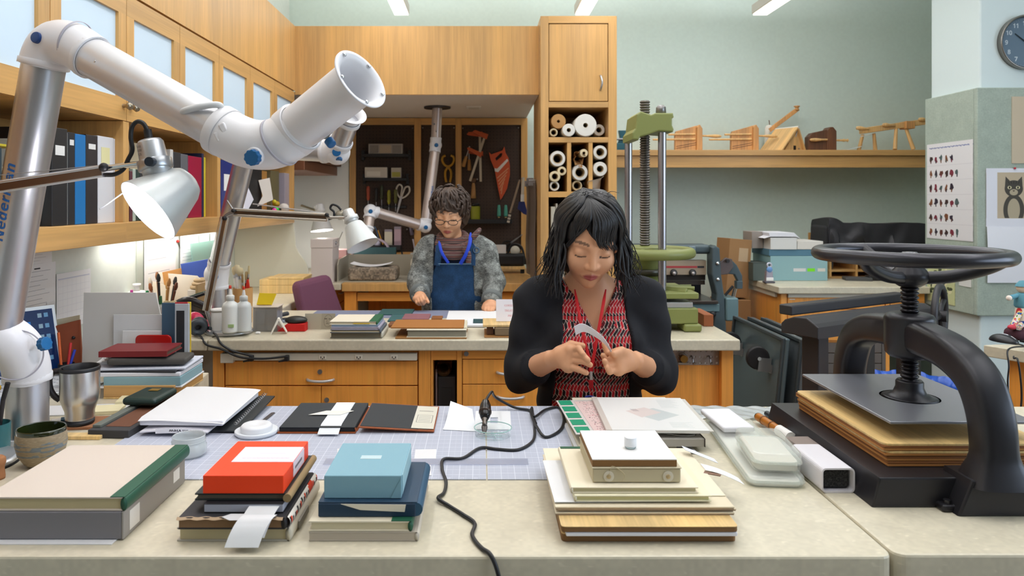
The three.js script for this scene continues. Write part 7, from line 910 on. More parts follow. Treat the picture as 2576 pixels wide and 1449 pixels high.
// ---- folders behind: sleeve with green tabs, stack, box
{let y=onMat-0.0002;const bx=(name,label,cat,l,r,b,th,dep,m,turn=0)=>{const q=bookAt(l,r,b,y),w=q.x1-q.x0;const t=thing(name,label,cat,[(q.x0+q.x1) / 2,y,-q.d-dep / 2],turn);part(t,'sheets',bb(-w / 2,w / 2,0,th,-dep / 2,dep / 2,Math.min(0.001,th / 4)),m);y+=th+0.0004;return[t,w];};
bx('paper_stack','loose white sheets lying under the beige folder near the cord','paper stack',1448,1752,1142,0.002,0.2,paper,0.03);
bx('folder','beige folder under the plastic sleeves','folder',1452,1700,1128,0.006,0.26,mat('#d9d0b8',0.8),0.02);
{const q=bookAt(1600,1772,1124,y);const t=thing('slipcase','silver-grey slipcase box behind the cream stack','box',[(q.x0+q.x1) / 2,y,-q.d-0.09]);const w=q.x1-q.x0;part(t,'case',bb(-w / 2,w / 2,0,0.016,-0.09,0.09,0.001),mat('#a9a59c',0.6));part(t,'dark_end',bb(w / 2,w / 2+0.0015,0,0.017,-0.09,0.092),mat('#4a4440',0.6));part(t,'metal_clip',tube([[-0.01,0.0175,0.02],[0.03,0.019,0.06],[0.06,0.018,0.07],[0.03,0.0175,0.075],[-0.02,0.018,0.05]],0.0012,24,6),chrome);}
const y0=y;y+=0.0168;
{const q=bookAt(1448,1600,1096,y-0.014),w=0.2;const t=thing('cream_folder','cream folder with dark edge under the letter sleeve','folder',[P(1610,0,1.6).x,y,-1.62],0.02);part(t,'sheets',bb(-0.13,0.1,0,0.006,-0.14,0.09,0.001),mat('#e6ddc8',0.8));part(t,'tan_tab',bb(-0.05,-0.02,0.0005,0.0055,0.0905,0.096),mat('#a8813f',0.7));y+=0.0064;
const u=thing('specimen_sleeve','clear sleeve with teal negative strips and pink print along one side','sleeve',[P(1490,0,1.6).x,y,-1.6],0.06);part(u,'sleeve',bb(-0.06,0.06,0,0.0012,-0.13,0.12),mat('#d9d4d0',0.25));
for(let i=0;i<5;i++)part(u,'teal_strip',bb(-0.056,-0.026,0.0012,0.0022,-0.125+i*0.05,-0.125+i*0.05+0.036),mat('#12946f',0.4));part(u,'pink_print',box(0.05,0.0008,0.23).translate(0.006,0.0017,0),canvasMat(128,512,(c)=>{c.fillStyle='#d3b8b4';c.fillRect(0,0,128,512);for(let i=0;i<220;i++){c.fillStyle=i%5?'#5a4a48':'#b03a44';c.fillRect(20+90*hash2(i,4),500*hash2(7,i),3+5*hash2(i,i),4);}}));part(u,'clear_edge',bb(0.034,0.06,0.0012,0.0024,-0.13,0.12),mat('#e6e2dc',0.2));y+=0.003;}
{const t=thing('letter_sleeve','large clear sleeve of white letters with a grey envelope, uppermost','sleeve',[P(1632,0,1.6).x,y,-1.6],-0.03);const pm=canvasMat(512,512,(c)=>{c.fillStyle='#e6e6e4';c.fillRect(0,0,512,512);c.fillStyle='#c9cfce';c.beginPath();c.moveTo(150,260);c.lineTo(300,180);c.lineTo(420,290);c.lineTo(280,380);c.fill();c.fillStyle='#dcd0cc';c.beginPath();c.moveTo(130,230);c.lineTo(250,170);c.lineTo(330,250);c.lineTo(200,330);c.fill();c.fillStyle='#5a4858';for(let i=0;i<4;i++)c.fillRect(160+i*4,200+i*9,36,3);c.fillStyle='#c3cac8';for(let i=0;i<12;i++)c.fillRect(350,40+i*12,120-(i*31%40),3);for(let i=0;i<8;i++)c.fillRect(330,400+i*10,130-(i*23%50),3);},{roughness:0.3});part(t,'letters',box(0.2,0.006,0.245).translate(0,0.003,0),pm);part(t,'sleeve_edge',bb(-0.112,-0.1,0.001,0.0065,-0.125,0.125),mat('#cfc8c0',0.2));part(t,'clear_border',bb(0.1,0.11,0.002,0.004,-0.12,0.12),mat('#d6d2ca',0.2));}}
// ---- black open book
{const t=thing('open_book','black album lying open with orange leather edges','book',[0,onMat,0]);const dF=1.585,dB=1.775,x0=P(702,0,dF).x,xm=P(893,0,dF).x,x1=P(1092,0,dF).x;const blk=mat('#2e3236',0.75),or=mat('#9c4f22',0.6);
part(t,'back_cover',bb(x0-0.003,xm+0.002,0,0.003,-dB-0.003,-dF+0.004,0.0006),or);part(t,'text_block',bb(x0,xm,0.0032,0.0125,-dB,-dF,0.0012),mat('#1f2124',0.8));part(t,'black_page',bb(x0+0.001,xm-0.001,0.0126,0.0132,-dB,-dF+0.001),blk);
part(t,'spine',tube([[xm+0.001,0.0125,-dF+0.002],[xm+0.004,0.006,-dF+0.002],[xm+0.008,0.012,-dF+0.001]],0.002,14,8),or);
part(t,'front_cover',slabSheet(6,2,(u,v)=>[xm+0.008+(x1-xm-0.008)*u,0.0138-0.0095*u,-dF-(dB-dF)*v+0.0],0.0025),or);part(t,'pastedown',slabSheet(6,2,(u,v)=>[xm+0.01+(x1-xm-0.045)*u,0.0146-0.0078*u,-dF-0.006-(dB-dF-0.012)*v],0.0006),blk);part(t,'brown_flyleaf',slabSheet(2,2,(u,v)=>[x1-0.036+0.022*u,0.0072-0.0012*u,-dF-0.006-(dB-dF-0.012)*v],0.0005),mat('#6d5a50',0.5));
solo('card_print','cream printed card with framed text on the open album cover','card',slabSheet(2,2,(u,v)=>[u*0.05,0.001-0.0024*u,-v*0.17],0.0008),canvasMat(160,400,(c)=>{c.fillStyle='#d9d5c6';c.fillRect(0,0,160,400);c.strokeStyle='#5c5a54';c.lineWidth=3;c.strokeRect(24,170,112,130);c.fillStyle='#8a8880';for(let i=0;i<7;i++)c.fillRect(34,190+i*15,90,3);c.fillStyle='#4a4844';for(let i=0;i<12;i++)c.fillRect(26+i*9,90,6,9);}),[x1-0.052,onMat+0.0082,-dF-0.008]);
solo('paper_slip','white folded slip lying across the black album page','paper slip',slabSheet(3,10,(u,v)=>[(u-0.5)*0.046,0.0012+0.0-(v>0.85?(v-0.85)*0.07:0),-0.19+0.21*v],0.0006),mat('#e6eaee',0.8),[P(830,0,dF).x,onMat+0.0132,-dF+0.002]);solo('paper_slip','cream arrow-shaped marker lying over the white slip','paper slip',ext([[-0.055,-0.012],[0.02,-0.012],[0.045,0.02],[-0.02,0.02]],0.0008,0).rotateX(-Math.PI / 2),mat('#ebe8e0',0.8),[P(838,0,1.68).x,onMat+0.0154,-1.68]);}
// ---- small things on the mat
{const t=thing('sketch_pad','thick stack of white papers on a black ring binder','paper stack',[-0.655,onMat,-1.685],-0.02);part(t,'binder_board',slabSheet(4,4,(u,v)=>[-0.09+0.215*u,0.006+0.012*v,0.1-0.24*v],0.003),mat('#23282a',0.5));part(t,'brochure',slabSheet(14,4,(u,v)=>[-0.09+0.15*u,0.0105+0.004*Math.sin(u*3.1),0.124-0.08*v],0.003),mat('#e9e8ee',0.6));part(t,'binding_coil',tube(Array.from({length:121},(_,i)=>[0.107+0.004*Math.cos(i*1.05),0.017+0.004*Math.sin(i*1.05)+0.012*(i / 120),0.09-0.21*i / 120]),0.0007,480,5),steel);
part(t,'papers',slabSheet(16,14,(u,v)=>[-0.1+0.19*u,0.034+0.006*v-0.007*Math.exp(-((1-u)*6))-(v<0.06?0.004:0)+0.0012*Math.sin(u*7),0.112-0.25*v],0.0012),paper);part(t,'papers',bb(-0.099,0.087,0.0185,0.03,-0.13,0.108,0.003),mat('#e6e7ee',0.85));
const bro=canvasMat(512,64,(c)=>{c.fillStyle='#efeef2';c.fillRect(0,0,512,64);c.translate(512,64);c.rotate(Math.PI);c.font='bold 58px sans-serif';c.textBaseline='middle';c.fillStyle='#b5651e';c.fillText('Now',20,34);c.fillStyle='#4a4a4e';c.fillText('on',152,34);c.fillStyle='#1c1c20';c.fillText('View',232,34);});part(t,'brochure_title',grid(14,2,(u,v)=>[-0.055+0.105*u,0.0036+0.0095*v+0.004*Math.sin((u*0.7+0.23)*3.1),0.1245]),bro);}
{const c=T(472,1150),t=thing('plastic_jar','squat clear plastic jar without lid behind the grey case','jar',[c.x,onMat,c.z-0.006]);const m=phys({color:'#eef2f2',roughness:0.22,transmission:0.55,thickness:0});part(t,'jar',lathe([[0.0001,0.001],[0.03,0.001],[0.0345,0.006],[0.0345,0.02],[0.032,0.024],[0.0325,0.026],[0.031,0.029],[0.0325,0.032],[0.031,0.035],[0.032,0.039],[0.031,0.0405],[0.0298,0.039],[0.03,0.024],[0.032,0.019],[0.032,0.007],[0.0001,0.004]],48),m);part(t,'thread_ring',torus(0.0325,0.0008,48,6),m,[0,0.03,0]);}
{const c=T(643,1095),t=thing('jar_lid','white domed plastic lid lying between papers and orange box','lid',[c.x,onMat,c.z-0.006]);part(t,'rim',lathe([[0.0001,0],[0.044,0],[0.0465,0.004],[0.0465,0.0085],[0.044,0.0095],[0.035,0.007],[0.0001,0.007]],48),mat('#e3e8ec',0.35));part(t,'dome',lathe([[0.034,0.007],[0.0345,0.016],[0.03,0.021],[0.02,0.022],[0.006,0.019],[0.0001,0.0185]],44),mat('#e9ebee',0.35));}
{const a=T(650,1072),b=T(681,1047),t=thing('bone_folder','grey metal spatula lying on the mat behind the white lid','spatula',[0,onMat,0]);const d=V(b.x-a.x,0,b.z-a.z),L=d.length()+0.02;const o=part(t,'blade',ext([[-0.0035,0],[0.0035,0],[0.0055,L*0.55],[0.005,L-0.004],[0.0,L],[-0.005,L-0.004],[-0.0055,L*0.55]],0.0016,0.0004).rotateX(-Math.PI / 2),mat('#6d6a6e',0.35,0.7),[a.x,0.0001,a.z]);o.rotation.y=-Math.atan2(d.x,-d.z);}
flat('paper_slip','white paper offcut half hidden behind the light blue box, nearer the album','paper slip',842,880,1127,1150,onMat,0.0006,paper,0.2);flat('paper_slip','white rectangular paper offcut beyond the light blue box','paper slip',1040,1095,1130,1155,onMat,0.0006,paper,0.05);flat('paper_slip','narrow white offcut nearer the light blue box spine','paper slip',1062,1082,1170,1196,onMat,0.0006,paper,0.1);flat('film_strip','translucent grey film strip lying across the mat','film',812,1330,1153,1168,onMat+0.001,0.0005,phys({color:'#eef0f6',roughness:0.3,transmission:0.92,thickness:0}),0.0);
// curled note and white card under the tool
solo('curled_note','white curled note leaning against the white card','paper',slabSheet(8,8,(u,v)=>{const k=u*v;return[-0.035+0.075*u+0.012*v*(1-u)*2,0.001+0.03*v*v*(1-u*0.5),0.05-0.12*v+0.02*u];},0.0006),mat('#edf0f4',0.8),[P(1148,0,1.62).x,onMat,-1.66],0.1);
{const c=T(1235,1075),t=thing('white_card','white card with a small square window cut in it','card',[P(1240,0,1.67).x,onMat,-1.68],-0.02);const s=new THREE.Shape();s.moveTo(-0.042,-0.075);s.lineTo(0.042,-0.075);s.lineTo(0.042,0.065);s.lineTo(-0.042,0.065);const h=new THREE.Path();h.moveTo(-0.006,-0.03);h.lineTo(0.012,-0.03);h.lineTo(0.012,0.015);h.lineTo(-0.006,0.015);s.holes.push(h);part(t,'card',ext(s,0.002,0).rotateX(-Math.PI / 2).translate(0,0.0,0),mat('#e9eaec',0.75));}
{const c=V(P(1240,0,1.56).x,onMat+0.0005,-1.56),t=thing('petri_dish','shallow clear glass dish holding the tool tip','dish',c);const gl=phys({color:'#fbfffe',roughness:0.02,transmission:1,thickness:0});part(t,'dish',lathe([[0.0001,0.0005],[0.032,0.0005],[0.04,0.004],[0.041,0.02]],64),gl);part(t,'rim',torus(0.0405,0.0011,64,8),mat('#a9cfc8',0.15),[0,0.0202,0]);part(t,'etched_lines',merge([rod([-0.02,0.0032,0],[0.02,0.0032,0.004],0.0008,0.0008,6),rod([0,0.0032,-0.02],[0.006,0.0032,0.02],0.0008,0.0008,6)]),mat('#b9d0cc',0.4));
const k=thing('tacking_iron','black electric tacking iron resting in the glass dish','tool',[0,0,0]);const a=P(1218,1086,1.555),b=P(1221,1036,1.66);a.y=onMat+0.008;const top=V(b.x,onMat+0.05,-1.625);const dir=dirTo(a,top),L=a.distanceTo(top);part(k,'tip',along(lathe([[0.0001,0],[0.003,0.004],[0.0045,0.018],[0.004,0.024],[0.0001,0.024]],18).scale(1.5,1,0.6),a,top),mat('#4a4644',0.3,0.8));part(k,'ferrule',along(lathe([[0.0001,0.022],[0.005,0.022],[0.006,0.03],[0.0045,0.034],[0.007,0.038],[0.0075,0.044],[0.0001,0.044]],20),a,top),mat('#6f6862',0.25,0.85));part(k,'handle',along(lathe([[0.0001,0.043],[0.009,0.044],[0.012,0.052],[0.0115,0.06],[0.0135,0.066],[0.0125,0.08],[0.008,0.094],[0.004,0.098],[0.0001,0.099]],24),a,top),mat('#1a1614',0.2));part(k,'collar',along(lathe([[0.0118,0.058],[0.0145,0.06],[0.0145,0.064],[0.0118,0.066]],24),a,top),mat('#3b2c22',0.25));const end=a.clone().addScaledVector(dir,0.097);
part(k,'power_cord',tube([end,end.clone().add(V(0.012,0.012,-0.02)),V(P(1250,0,1.76).x,onMat+0.03,-1.755),V(P(1295,0,1.76).x,onMat+0.006,-1.76),V(P(1330,0,1.76).x,onMat+0.004,-1.745),V(P(1338,0,1.72).x,onMat+0.004,-1.7),V(P(1348,0,1.64).x,onMat+0.004,-1.64)],0.0032,60,8),darkPlastic);
const g=(px,py,h=0.0034)=>{const p=T(px,py);p.y=onMat+h;return p.toArray();};
part(k,'loop_cord',tube([g(1338,1032,0.004),g(1345,1060,0.009),g(1375,1036,0.004),g(1402,1030),g(1418,1056),g(1405,1092),g(1372,1106),g(1350,1086,0.009),g(1336,1050,0.0075),g(1336,1035)],0.0031,110,8),darkPlastic);
const h=(px,py,dy=0.0034)=>{const p=T(px,py);p.y=HT+dy+(py<1207?MT:0);return p.toArray();};
part(k,'table_cord',tube([g(1337,1040,0.004),h(1345,1085,0.004),h(1338,1118),h(1300,1138),h(1250,1136),h(1212,1133,0.004),h(1160,1160),h(1118,1163,0.005),h(1112,1185),h(1122,1218),h(1116,1246),h(1102,1262,0.006),h(1130,1278),h(1165,1300),h(1194,1322),h(1188,1352),h(1212,1385),(()=>{const p=h(1232,1400,0.004);return p;})(),[P(1246,0,1.036).x,HT-0.008,-1.032],[P(1262,0,1.03).x,HT-0.05,-1.03],[P(1268,0,1.03).x,HT-0.2,-1.03]],0.0032,260,8),darkPlastic);}
// ---- bowl, planter, cork on the left edge
{const c=T(90,1178),t=thing('pottery_bowl','grey-brown glazed pottery bowl with dark green inside','bowl',[c.x,TB,-1.4]);const gm=dataTex(128,128,(u,v)=>{const n=pn(u*10,v*24,10,24),k=pn(u*30,v*60,30,60);const b=v>0.35&&v<0.75&&n>0.52?1:0;return[142+26*k-40*b,126+24*k-14*b,98+24*k+18*b];});gm.repeat.set(8,14);const sc=(g)=>g.scale(1,1,0.9);
part(t,'outer_wall',sc(lathe([[0.0001,0],[0.022,0],[0.03,0.006],[0.042,0.024],[0.0465,0.044],[0.0455,0.06],[0.0445,0.066]],48)),mat('#ffffff',0.55,0,{map:gm}));part(t,'glazed_inside',sc(lathe([[0.0446,0.0655],[0.0448,0.072],[0.0435,0.0745],[0.041,0.073],[0.0415,0.06],[0.036,0.03],[0.02,0.012],[0.0001,0.01]],48)),phys({color:'#20280f',roughness:0.08,clearcoat:1}));}
{const c=T(0,1140),t=thing('teal_planter','teal glazed pot with scissors and a yellow flower head at the picture edge','pot',[P(-14,0,1.47).x,TB,-1.47]);part(t,'pot',lathe([[0.0001,0],[0.026,0],[0.0275,0.004],[0.029,0.06],[0.0265,0.06],[0.025,0.008],[0.0001,0.006]],40),mat('#2f6a70',0.3));part(t,'bare_foot',lathe([[0.0255,0.0],[0.0278,0.0012],[0.0279,0.004]],40),mat('#b09a6c',0.8));
const s=thing('scissors','black scissors standing blades down in the teal pot','scissors',[P(-2,0,1.47).x,TB+0.008,-1.47]);part(s,'blade',rod([-0.004,0,0],[0.008,0.1,0],0.003,0.0045,8),mat('#3a373a',0.4,0.5));part(s,'blade',rod([0.004,0,0.003],[-0.003,0.1,0.003],0.003,0.0045,8),mat('#3a373a',0.4,0.5));part(s,'handle',rod([0.008,0.1,0],[0.018,0.135,0],0.0045,0.005,10),black);part(s,'handle',rod([-0.003,0.1,0.003],[-0.012,0.13,0.003],0.0045,0.005,10),black);
const f=thing('round_flower','yellow round flower on a thin stalk in the teal pot','flower',[P(-8,0,1.47).x-0.006,TB+0.0075,-1.475]);part(f,'stem',rod([0,0,0],[0.004,0.118,0.004],0.0015,0.0015,6),mat('#6b7a3c',0.7));part(f,'head',sph(0.009,18,12).scale(1,0.95,1),mat('#cfa41e',0.9),[0.004,0.124,0.004]);}
{const c=T(0,1205),t=thing('cork_stopper','brown champagne cork standing at the picture edge','cork',[P(0,0,1.33).x-0.006,TB,-1.33]);part(t,'cork',lathe([[0.0001,0],[0.0135,0],[0.014,0.004],[0.0125,0.018],[0.013,0.024],[0.015,0.03],[0.0145,0.038],[0.01,0.042],[0.0001,0.043]],28),mat('#a4714a',0.9));}
// ---- iron nipping press
{const iron=mat('#29282c',0.36,0.3),t=thing('nipping_press','black cast iron book press with large hand wheel','press',[0.855,TB,-1.43]);const Y=(py,d)=>P(0,py,d).y-TB,hp=Y(1068,1.27);
const x0=-0.185,x1=0.185,zf=0.225,zb=-0.225,hb=0.05;
part(t,'base',merge([ext([[x0-0.012,0],[x1+0.012,0],[x1,hb],[x0,hb]],zf-zb,0.003).translate(0,0,zb),ext([[-0.075,0],[0.075,0],[0.052,0.058],[-0.052,0.058]],0.075,0.004).translate(0,0,zf-0.04),ext([[-0.075,0],[0.075,0],[0.052,0.058],[-0.052,0.058]],0.075,0.004).translate(0,0,zb-0.035)]),iron);
for(const sx of[-1,1])part(t,'bolt_lug',merge([bb(sx*0.075-0.016,sx*0.075+0.016,0,0.012,zf-0.002,zf+0.02,0.004),cyl(0.006,0.006,0.006,6).translate(sx*0.078,0.015,zf+0.01)]),iron);
// arched yoke running front to back: swept along its centre line
const yk=[[0.237,0.055],[0.236,0.11],[0.226,0.19],[0.196,0.25],[0.14,0.283],[0.07,0.296],[0,0.299],[-0.07,0.296],[-0.14,0.283],[-0.196,0.25],[-0.226,0.19],[-0.236,0.11],[-0.237,0.055]].map(([z,y])=>[0,Math.min(y,9)*((Y(840,1.43)) / 0.299),z]);
const crv=new THREE.CatmullRomCurve3(yk.map(asV));const n=60;
part(t,'yoke',(()=>{const g=grid(n,20,(u,v)=>{const p=crv.getPoint(u),tg=crv.getTangent(u),nn=V(1,0,0),b=tg.clone().cross(nn).normalize();const e=Math.abs(u-0.5)*2,w=0.031+0.022*Math.max(0,e-0.82) / 0.18,h=0.027+0.016*Math.max(0,e-0.86) / 0.14+0.006*(1-e);const a=v*Math.PI*2,c=Math.cos(a),s=Math.sin(a),q=Math.pow(Math.abs(c),0.55)*Math.sign(c),k=Math.pow(Math.abs(s),0.55)*Math.sign(s);return p.addScaledVector(nn,q*w).addScaledVector(b,k*h);});return g;})(),iron);
const yh0=Y(897,1.43),yh1=Y(786,1.43);part(t,'barrel',lathe([[0.0001,yh0],[0.036,yh0],[0.044,yh0+0.008],[0.046,yh0+0.03],[0.046,yh1-0.012],[0.042,yh1-0.004],[0.03,yh1],[0.0001,yh1]],40),iron);
const thread=(a,b,r)=>{const m=Math.round((b-a) / 0.0085),l=[];for(let i=0;i<m;i++){const y=a+i*(b-a) / m,s=(b-a) / m;l.push([r*0.8,y],[r,y+s*0.3],[r,y+s*0.62],[r*0.8,y+s*0.92]);}return lathe([[0.0001,a],...l,[0.0001,b]],28);};
const yw=Y(640,1.43),sc=mat('#232024',0.3,0.6);part(t,'screw',thread(yh1,yw-0.02,0.0165),sc);part(t,'screw',thread(hp+0.035,yh0,0.0165),sc);
part(t,'platen',(()=>{const xl=-0.13,xr=0.13;return bb(xl,xr,hp,hp+0.0055,-0.19,0.16,0.002);})(),mat('#8e8f95',0.3,0.5));const b2=part(t,'platen_boss',lathe([[0.0001,hp+0.04],[0.022,hp+0.04],[0.025,hp+0.036],[0.025,hp+0.026],[0.03,hp+0.014],[0.042,hp+0.007],[0.056,hp+0.0052],[0.0001,hp+0.005]],36),iron);
// wheel
const R=0.166;const w=part(t,'hand_wheel',torus(R,0.0135,90,20),mat('#3b3a3f',0.28,0.45),[0,yw,0]);for(let i=0;i<3;i++){const a=0.5+i*2.0944;part(w,'spoke',tube([[0.02*Math.cos(a),-0.046,0.02*Math.sin(a)],[0.07*Math.cos(a+0.08),-0.04,0.07*Math.sin(a+0.08)],[0.13*Math.cos(a+0.05),-0.02,0.13*Math.sin(a+0.05)],[0.164*Math.cos(a),0,0.164*Math.sin(a)]],0.0125,24,12),iron);}part(w,'hub',lathe([[0.0001,0.003],[0.016,0.003],[0.018,-0.006],[0.022,-0.022],[0.034,-0.036],[0.036,-0.048],[0.028,-0.058],[0.019,-0.064],[0.0001,-0.064]],36),iron);part(w,'hub_cap',lathe([[0.0001,0.006],[0.013,0.005],[0.015,0.002]],24),mat('#8d8b90',0.2,0.9));}
// pressing boards in the press
{let y=TB+0.0505;const X0=0.708,X1=1.002,D0=1.255,D1=1.608;const ply=['#b5793c','#8a5426','#c08a4a'];
const board=(label,n,dx,dz,top)=>{const t=thing('pressing_board',label,'board',[0,y,0],0,'plywood boards in the press');const th=0.0042;for(let i=0;i<n;i++){const s=frontShape(X0+dx,X1+dx,D0+dz,D1+dz,top&&i===n-1?0.014:0.003);part(t,'ply',ext(s,th-0.0002,0.0006,4).rotateX(Math.PI / 2).translate(0,(i+1)*th,0),i===n-1&&top?plyTop:mat(ply[i%2?1:(i%4?2:0)],0.7));}y+=n*th+0.0008;};
board('lowest plywood pressing board on the press base',2,0.004,0.0,false);board('second plywood pressing board from the press base',2,0.003,0.001,false);board('third plywood pressing board from the press base',2,0.0,0.0,true);board('topmost pale plywood pressing board under the iron platen',3,-0.003,0.0,true);}
// press trolley behind: iron sewing frame rail
{const iron=mat('#3b393b',0.45,0.35),d=2.75,t=thing('iron_press_stand','second black iron press with rail top and small wheel behind the front press','press',[0,0,0]);const X=(px,dd=d)=>P(px,0,dd).x,Y=(py,dd=d)=>P(0,py,dd).y;
const a=P(2010,806,2.55),b=P(2330,838,2.95),rail=(dy,r,dz=0)=>0;
const u=dirTo(a,V(b.x,a.y,b.z)),L=0.75;const o=thing;const put=(name,g)=>{const m=part(t,name,g,iron,[a.x,a.y,a.z]);m.rotation.y=-Math.atan2(u.z,u.x);return m;};
put('rail',ext([[-0.075,-0.055],[0.075,-0.055],[0.075,-0.02],[0.06,-0.005],[0.02,0.01],[-0.03,0.012],[-0.06,-0.004],[-0.075,-0.015]],L,0.004).rotateY(Math.PI / 2));put('upper_bar',bb(0.02,L,0.008,0.045,-0.1,-0.045,0.006));put('leg',bb(0.06,0.12,-1.13,-0.056,-0.035,0.035,0.006));put('leg',bb(0.34,0.4,-1.13,-0.056,-0.035,0.035,0.006));put('leg',bb(L-0.1,L-0.04,-1.13,-0.056,-0.035,0.035,0.006));put('stretcher',bb(0.12,L-0.1,-0.9,-0.84,-0.02,0.02,0.004));
const wc=P(2364,795,2.85),w=part(t,'hand_wheel',new THREE.TorusGeometry(0.118,0.013,14,56),iron,wc,[0,0.85,0]);for(let i=0;i<3;i++){const q=0.5+i*2.0944;part(w,'spoke',tube([[0.012*Math.cos(q),0.012*Math.sin(q),0],[0.05*Math.cos(q+0.25),0.05*Math.sin(q+0.25),0],[0.115*Math.cos(q),0.115*Math.sin(q),0]],0.0095,16,10),iron);}part(w,'hub',cyl(0.022,0.022,0.05,20).rotateX(Math.PI / 2),iron);part(t,'shaft',rod(wc,[wc.x-0.1,wc.y,wc.z+0.1],0.012,0.012,12),iron);part(t,'shaft_bracket',rod([wc.x-0.06,wc.y,wc.z+0.06],[wc.x-0.1,a.y-0.03,wc.z+0.05],0.02,0.02,12),iron);}
{const t=thing('waste_bin','bin lined with a blue plastic bag behind the press','bin',[P(2310,0,3.1).x,0,-3.15]);part(t,'bin',lathe([[0.0001,0.002],[0.17,0.002],[0.205,0.63],[0.2,0.63],[0.166,0.008],[0.0001,0.008]],40),mat('#3a3c40',0.6));part(t,'blue_bag',grid(120,14,(u,v)=>{const a=u*Math.PI*2,k=0.010*Math.sin(a*19)+0.007*Math.sin(a*31+1);const w=v;const r=w<0.5?0.196-0.004+k*w:0.21+k*(1-w)*2+0.004;const y=w<0.5?0.45+0.21*w*2:0.66+0.006*Math.sin(a*13)-(w-0.5)*2*(0.16+0.02*Math.sin(a*7));return[r*Math.cos(a),y,r*Math.sin(a)];}),mat('#2a5cc0',0.3));}
// ---- plastic boxes, bone knives, hones near the seam
const clearP=phys({color:'#fafcfa',roughness:0.2,transmission:0.86,thickness:0});
function lidBox(label,cx,d0,d1,w,h,y,fillC,turn){const dp=d1-d0,t=thing('plastic_box',label,'box',[cx,y,-(d0+d1) / 2],turn);const s=(k,r)=>frontShape(-w / 2+k,w / 2-k,-dp / 2+k,dp / 2-k,r);part(t,'tray',ext(s(0.0,0.02),h*0.45,0.003,6).rotateX(Math.PI / 2).translate(0,h*0.45,0),clearP);part(t,'contents',ext(s(0.005,0.016),h*0.5,0.002,6).rotateX(Math.PI / 2).translate(0,h*0.53,0),mat(fillC,0.8));part(t,'lid',ext(s(-0.0015,0.021),h*0.5,0.004,6).rotateX(Math.PI / 2).translate(0,h,0),clearP);part(t,'lid_rim',ext(s(-0.003,0.022),0.003,0.001,6).rotateX(Math.PI / 2).translate(0,h*0.52,0),clearP);return t;}
lidBox('long flat clear plastic box with white contents, lower of two',0.548,1.285,1.65,0.1,0.02,TB,'#ece9e2',-0.09);
lidBox('smaller clear plastic box of pale scraps stacked on the long one',0.551,1.305,1.46,0.086,0.034,TB+0.0206,'#e6e2d8',-0.12);
{const t=thing('white_cloth','folded white cloth in a clear bag at the back of the plastic boxes','cloth',[P(1822,0,1.6).x+0.005,TB+0.0206,-1.6],0.05);const g=box(0.07,0.012,0.14,0.005);part(t,'cloth',g.translate(0,0.006,0),mat('#e9e9ee',0.9));}
solo('clear_film','crinkled clear plastic film lying at the back of the table','film',slabSheet(20,10,(u,v)=>[-0.1+0.22*u,0.002+0.004*Math.abs(Math.sin(u*14+v*7)),0.045-0.1*v+0.01*u],0.0008),phys({color:'#e6eaec',roughness:0.12,transmission:0.6,thickness:0}),[P(1860,0,1.72).x,TB,-1.735]);
// bone handled tools lying together
[['hone_strop','white-headed tool with amber handle lying on the boxes side','#b06a1e',1908,1066,1990,1120,0.0095],['hone_strop','slim tool with dark metallic handle beside the amber one','#4c4f55',1930,1055,1998,1100,0.007]].forEach(([n,l,c,x0,y0,x1,y1,r],i)=>{const t=thing('handled_tool',l,'tool',[0,0,0]);const a=T(x0,y0),b=T(x1,y1);a.y=b.y=TB+r+0.006;part(t,'handle',rod(a,a.clone().lerp(b,0.68),r,r*0.95,18),mat(c,0.35,i?0.6:0));for(const k of[0.18,0.45])part(t,'ring',ringAt(a.clone().lerp(b,k),dirTo(a,b),r*1.08,0.003),mat(i?'#2a2c30':'#7a4412',0.4));part(t,'end_cap',sph(r*1.0,16,12),mat('#26221f',0.4),a);part(t,'white_sleeve',rod(a.clone().lerp(b,0.66),b,r*1.25,r*1.25,18),white);});
[[1.31,1.45,0.025,0.02,0.6,'pale rectangular sharpening block lying by the press base'],[1.345,1.42,0.024,0.036,0.6,'brown felted block standing on the pale sharpening block']].forEach(([d0,d1,w,h,x,l],i)=>0);
{const cx=P(2060,0,1.4).x-0.007;const t=thing('sharpening_block','white block with dark brown end, lowest of the small blocks','block',[cx-0.015,TB,-1.405],0.03);part(t,'block',bb(-0.026,0.026,0,0.022,-0.065,0.06,0.003),mat('#d9d6da',0.6));part(t,'dark_end',bb(-0.025,0.025,0.001,0.021,0.06,0.064,0.002),mat('#3a2c2a',0.8));const b=thing('sharpening_block','small grey-brown felt pad stacked on the white block','block',[cx-0.008,TB+0.0224,-1.425],0.03);part(b,'pad',bb(-0.024,0.024,0,0.013,-0.038,0.036,0.002),mat('#8d8078',0.9));part(b,'edge_band',bb(-0.0235,0.0235,0.004,0.008,0.036,0.0372),mat('#6b5d56',0.9));}
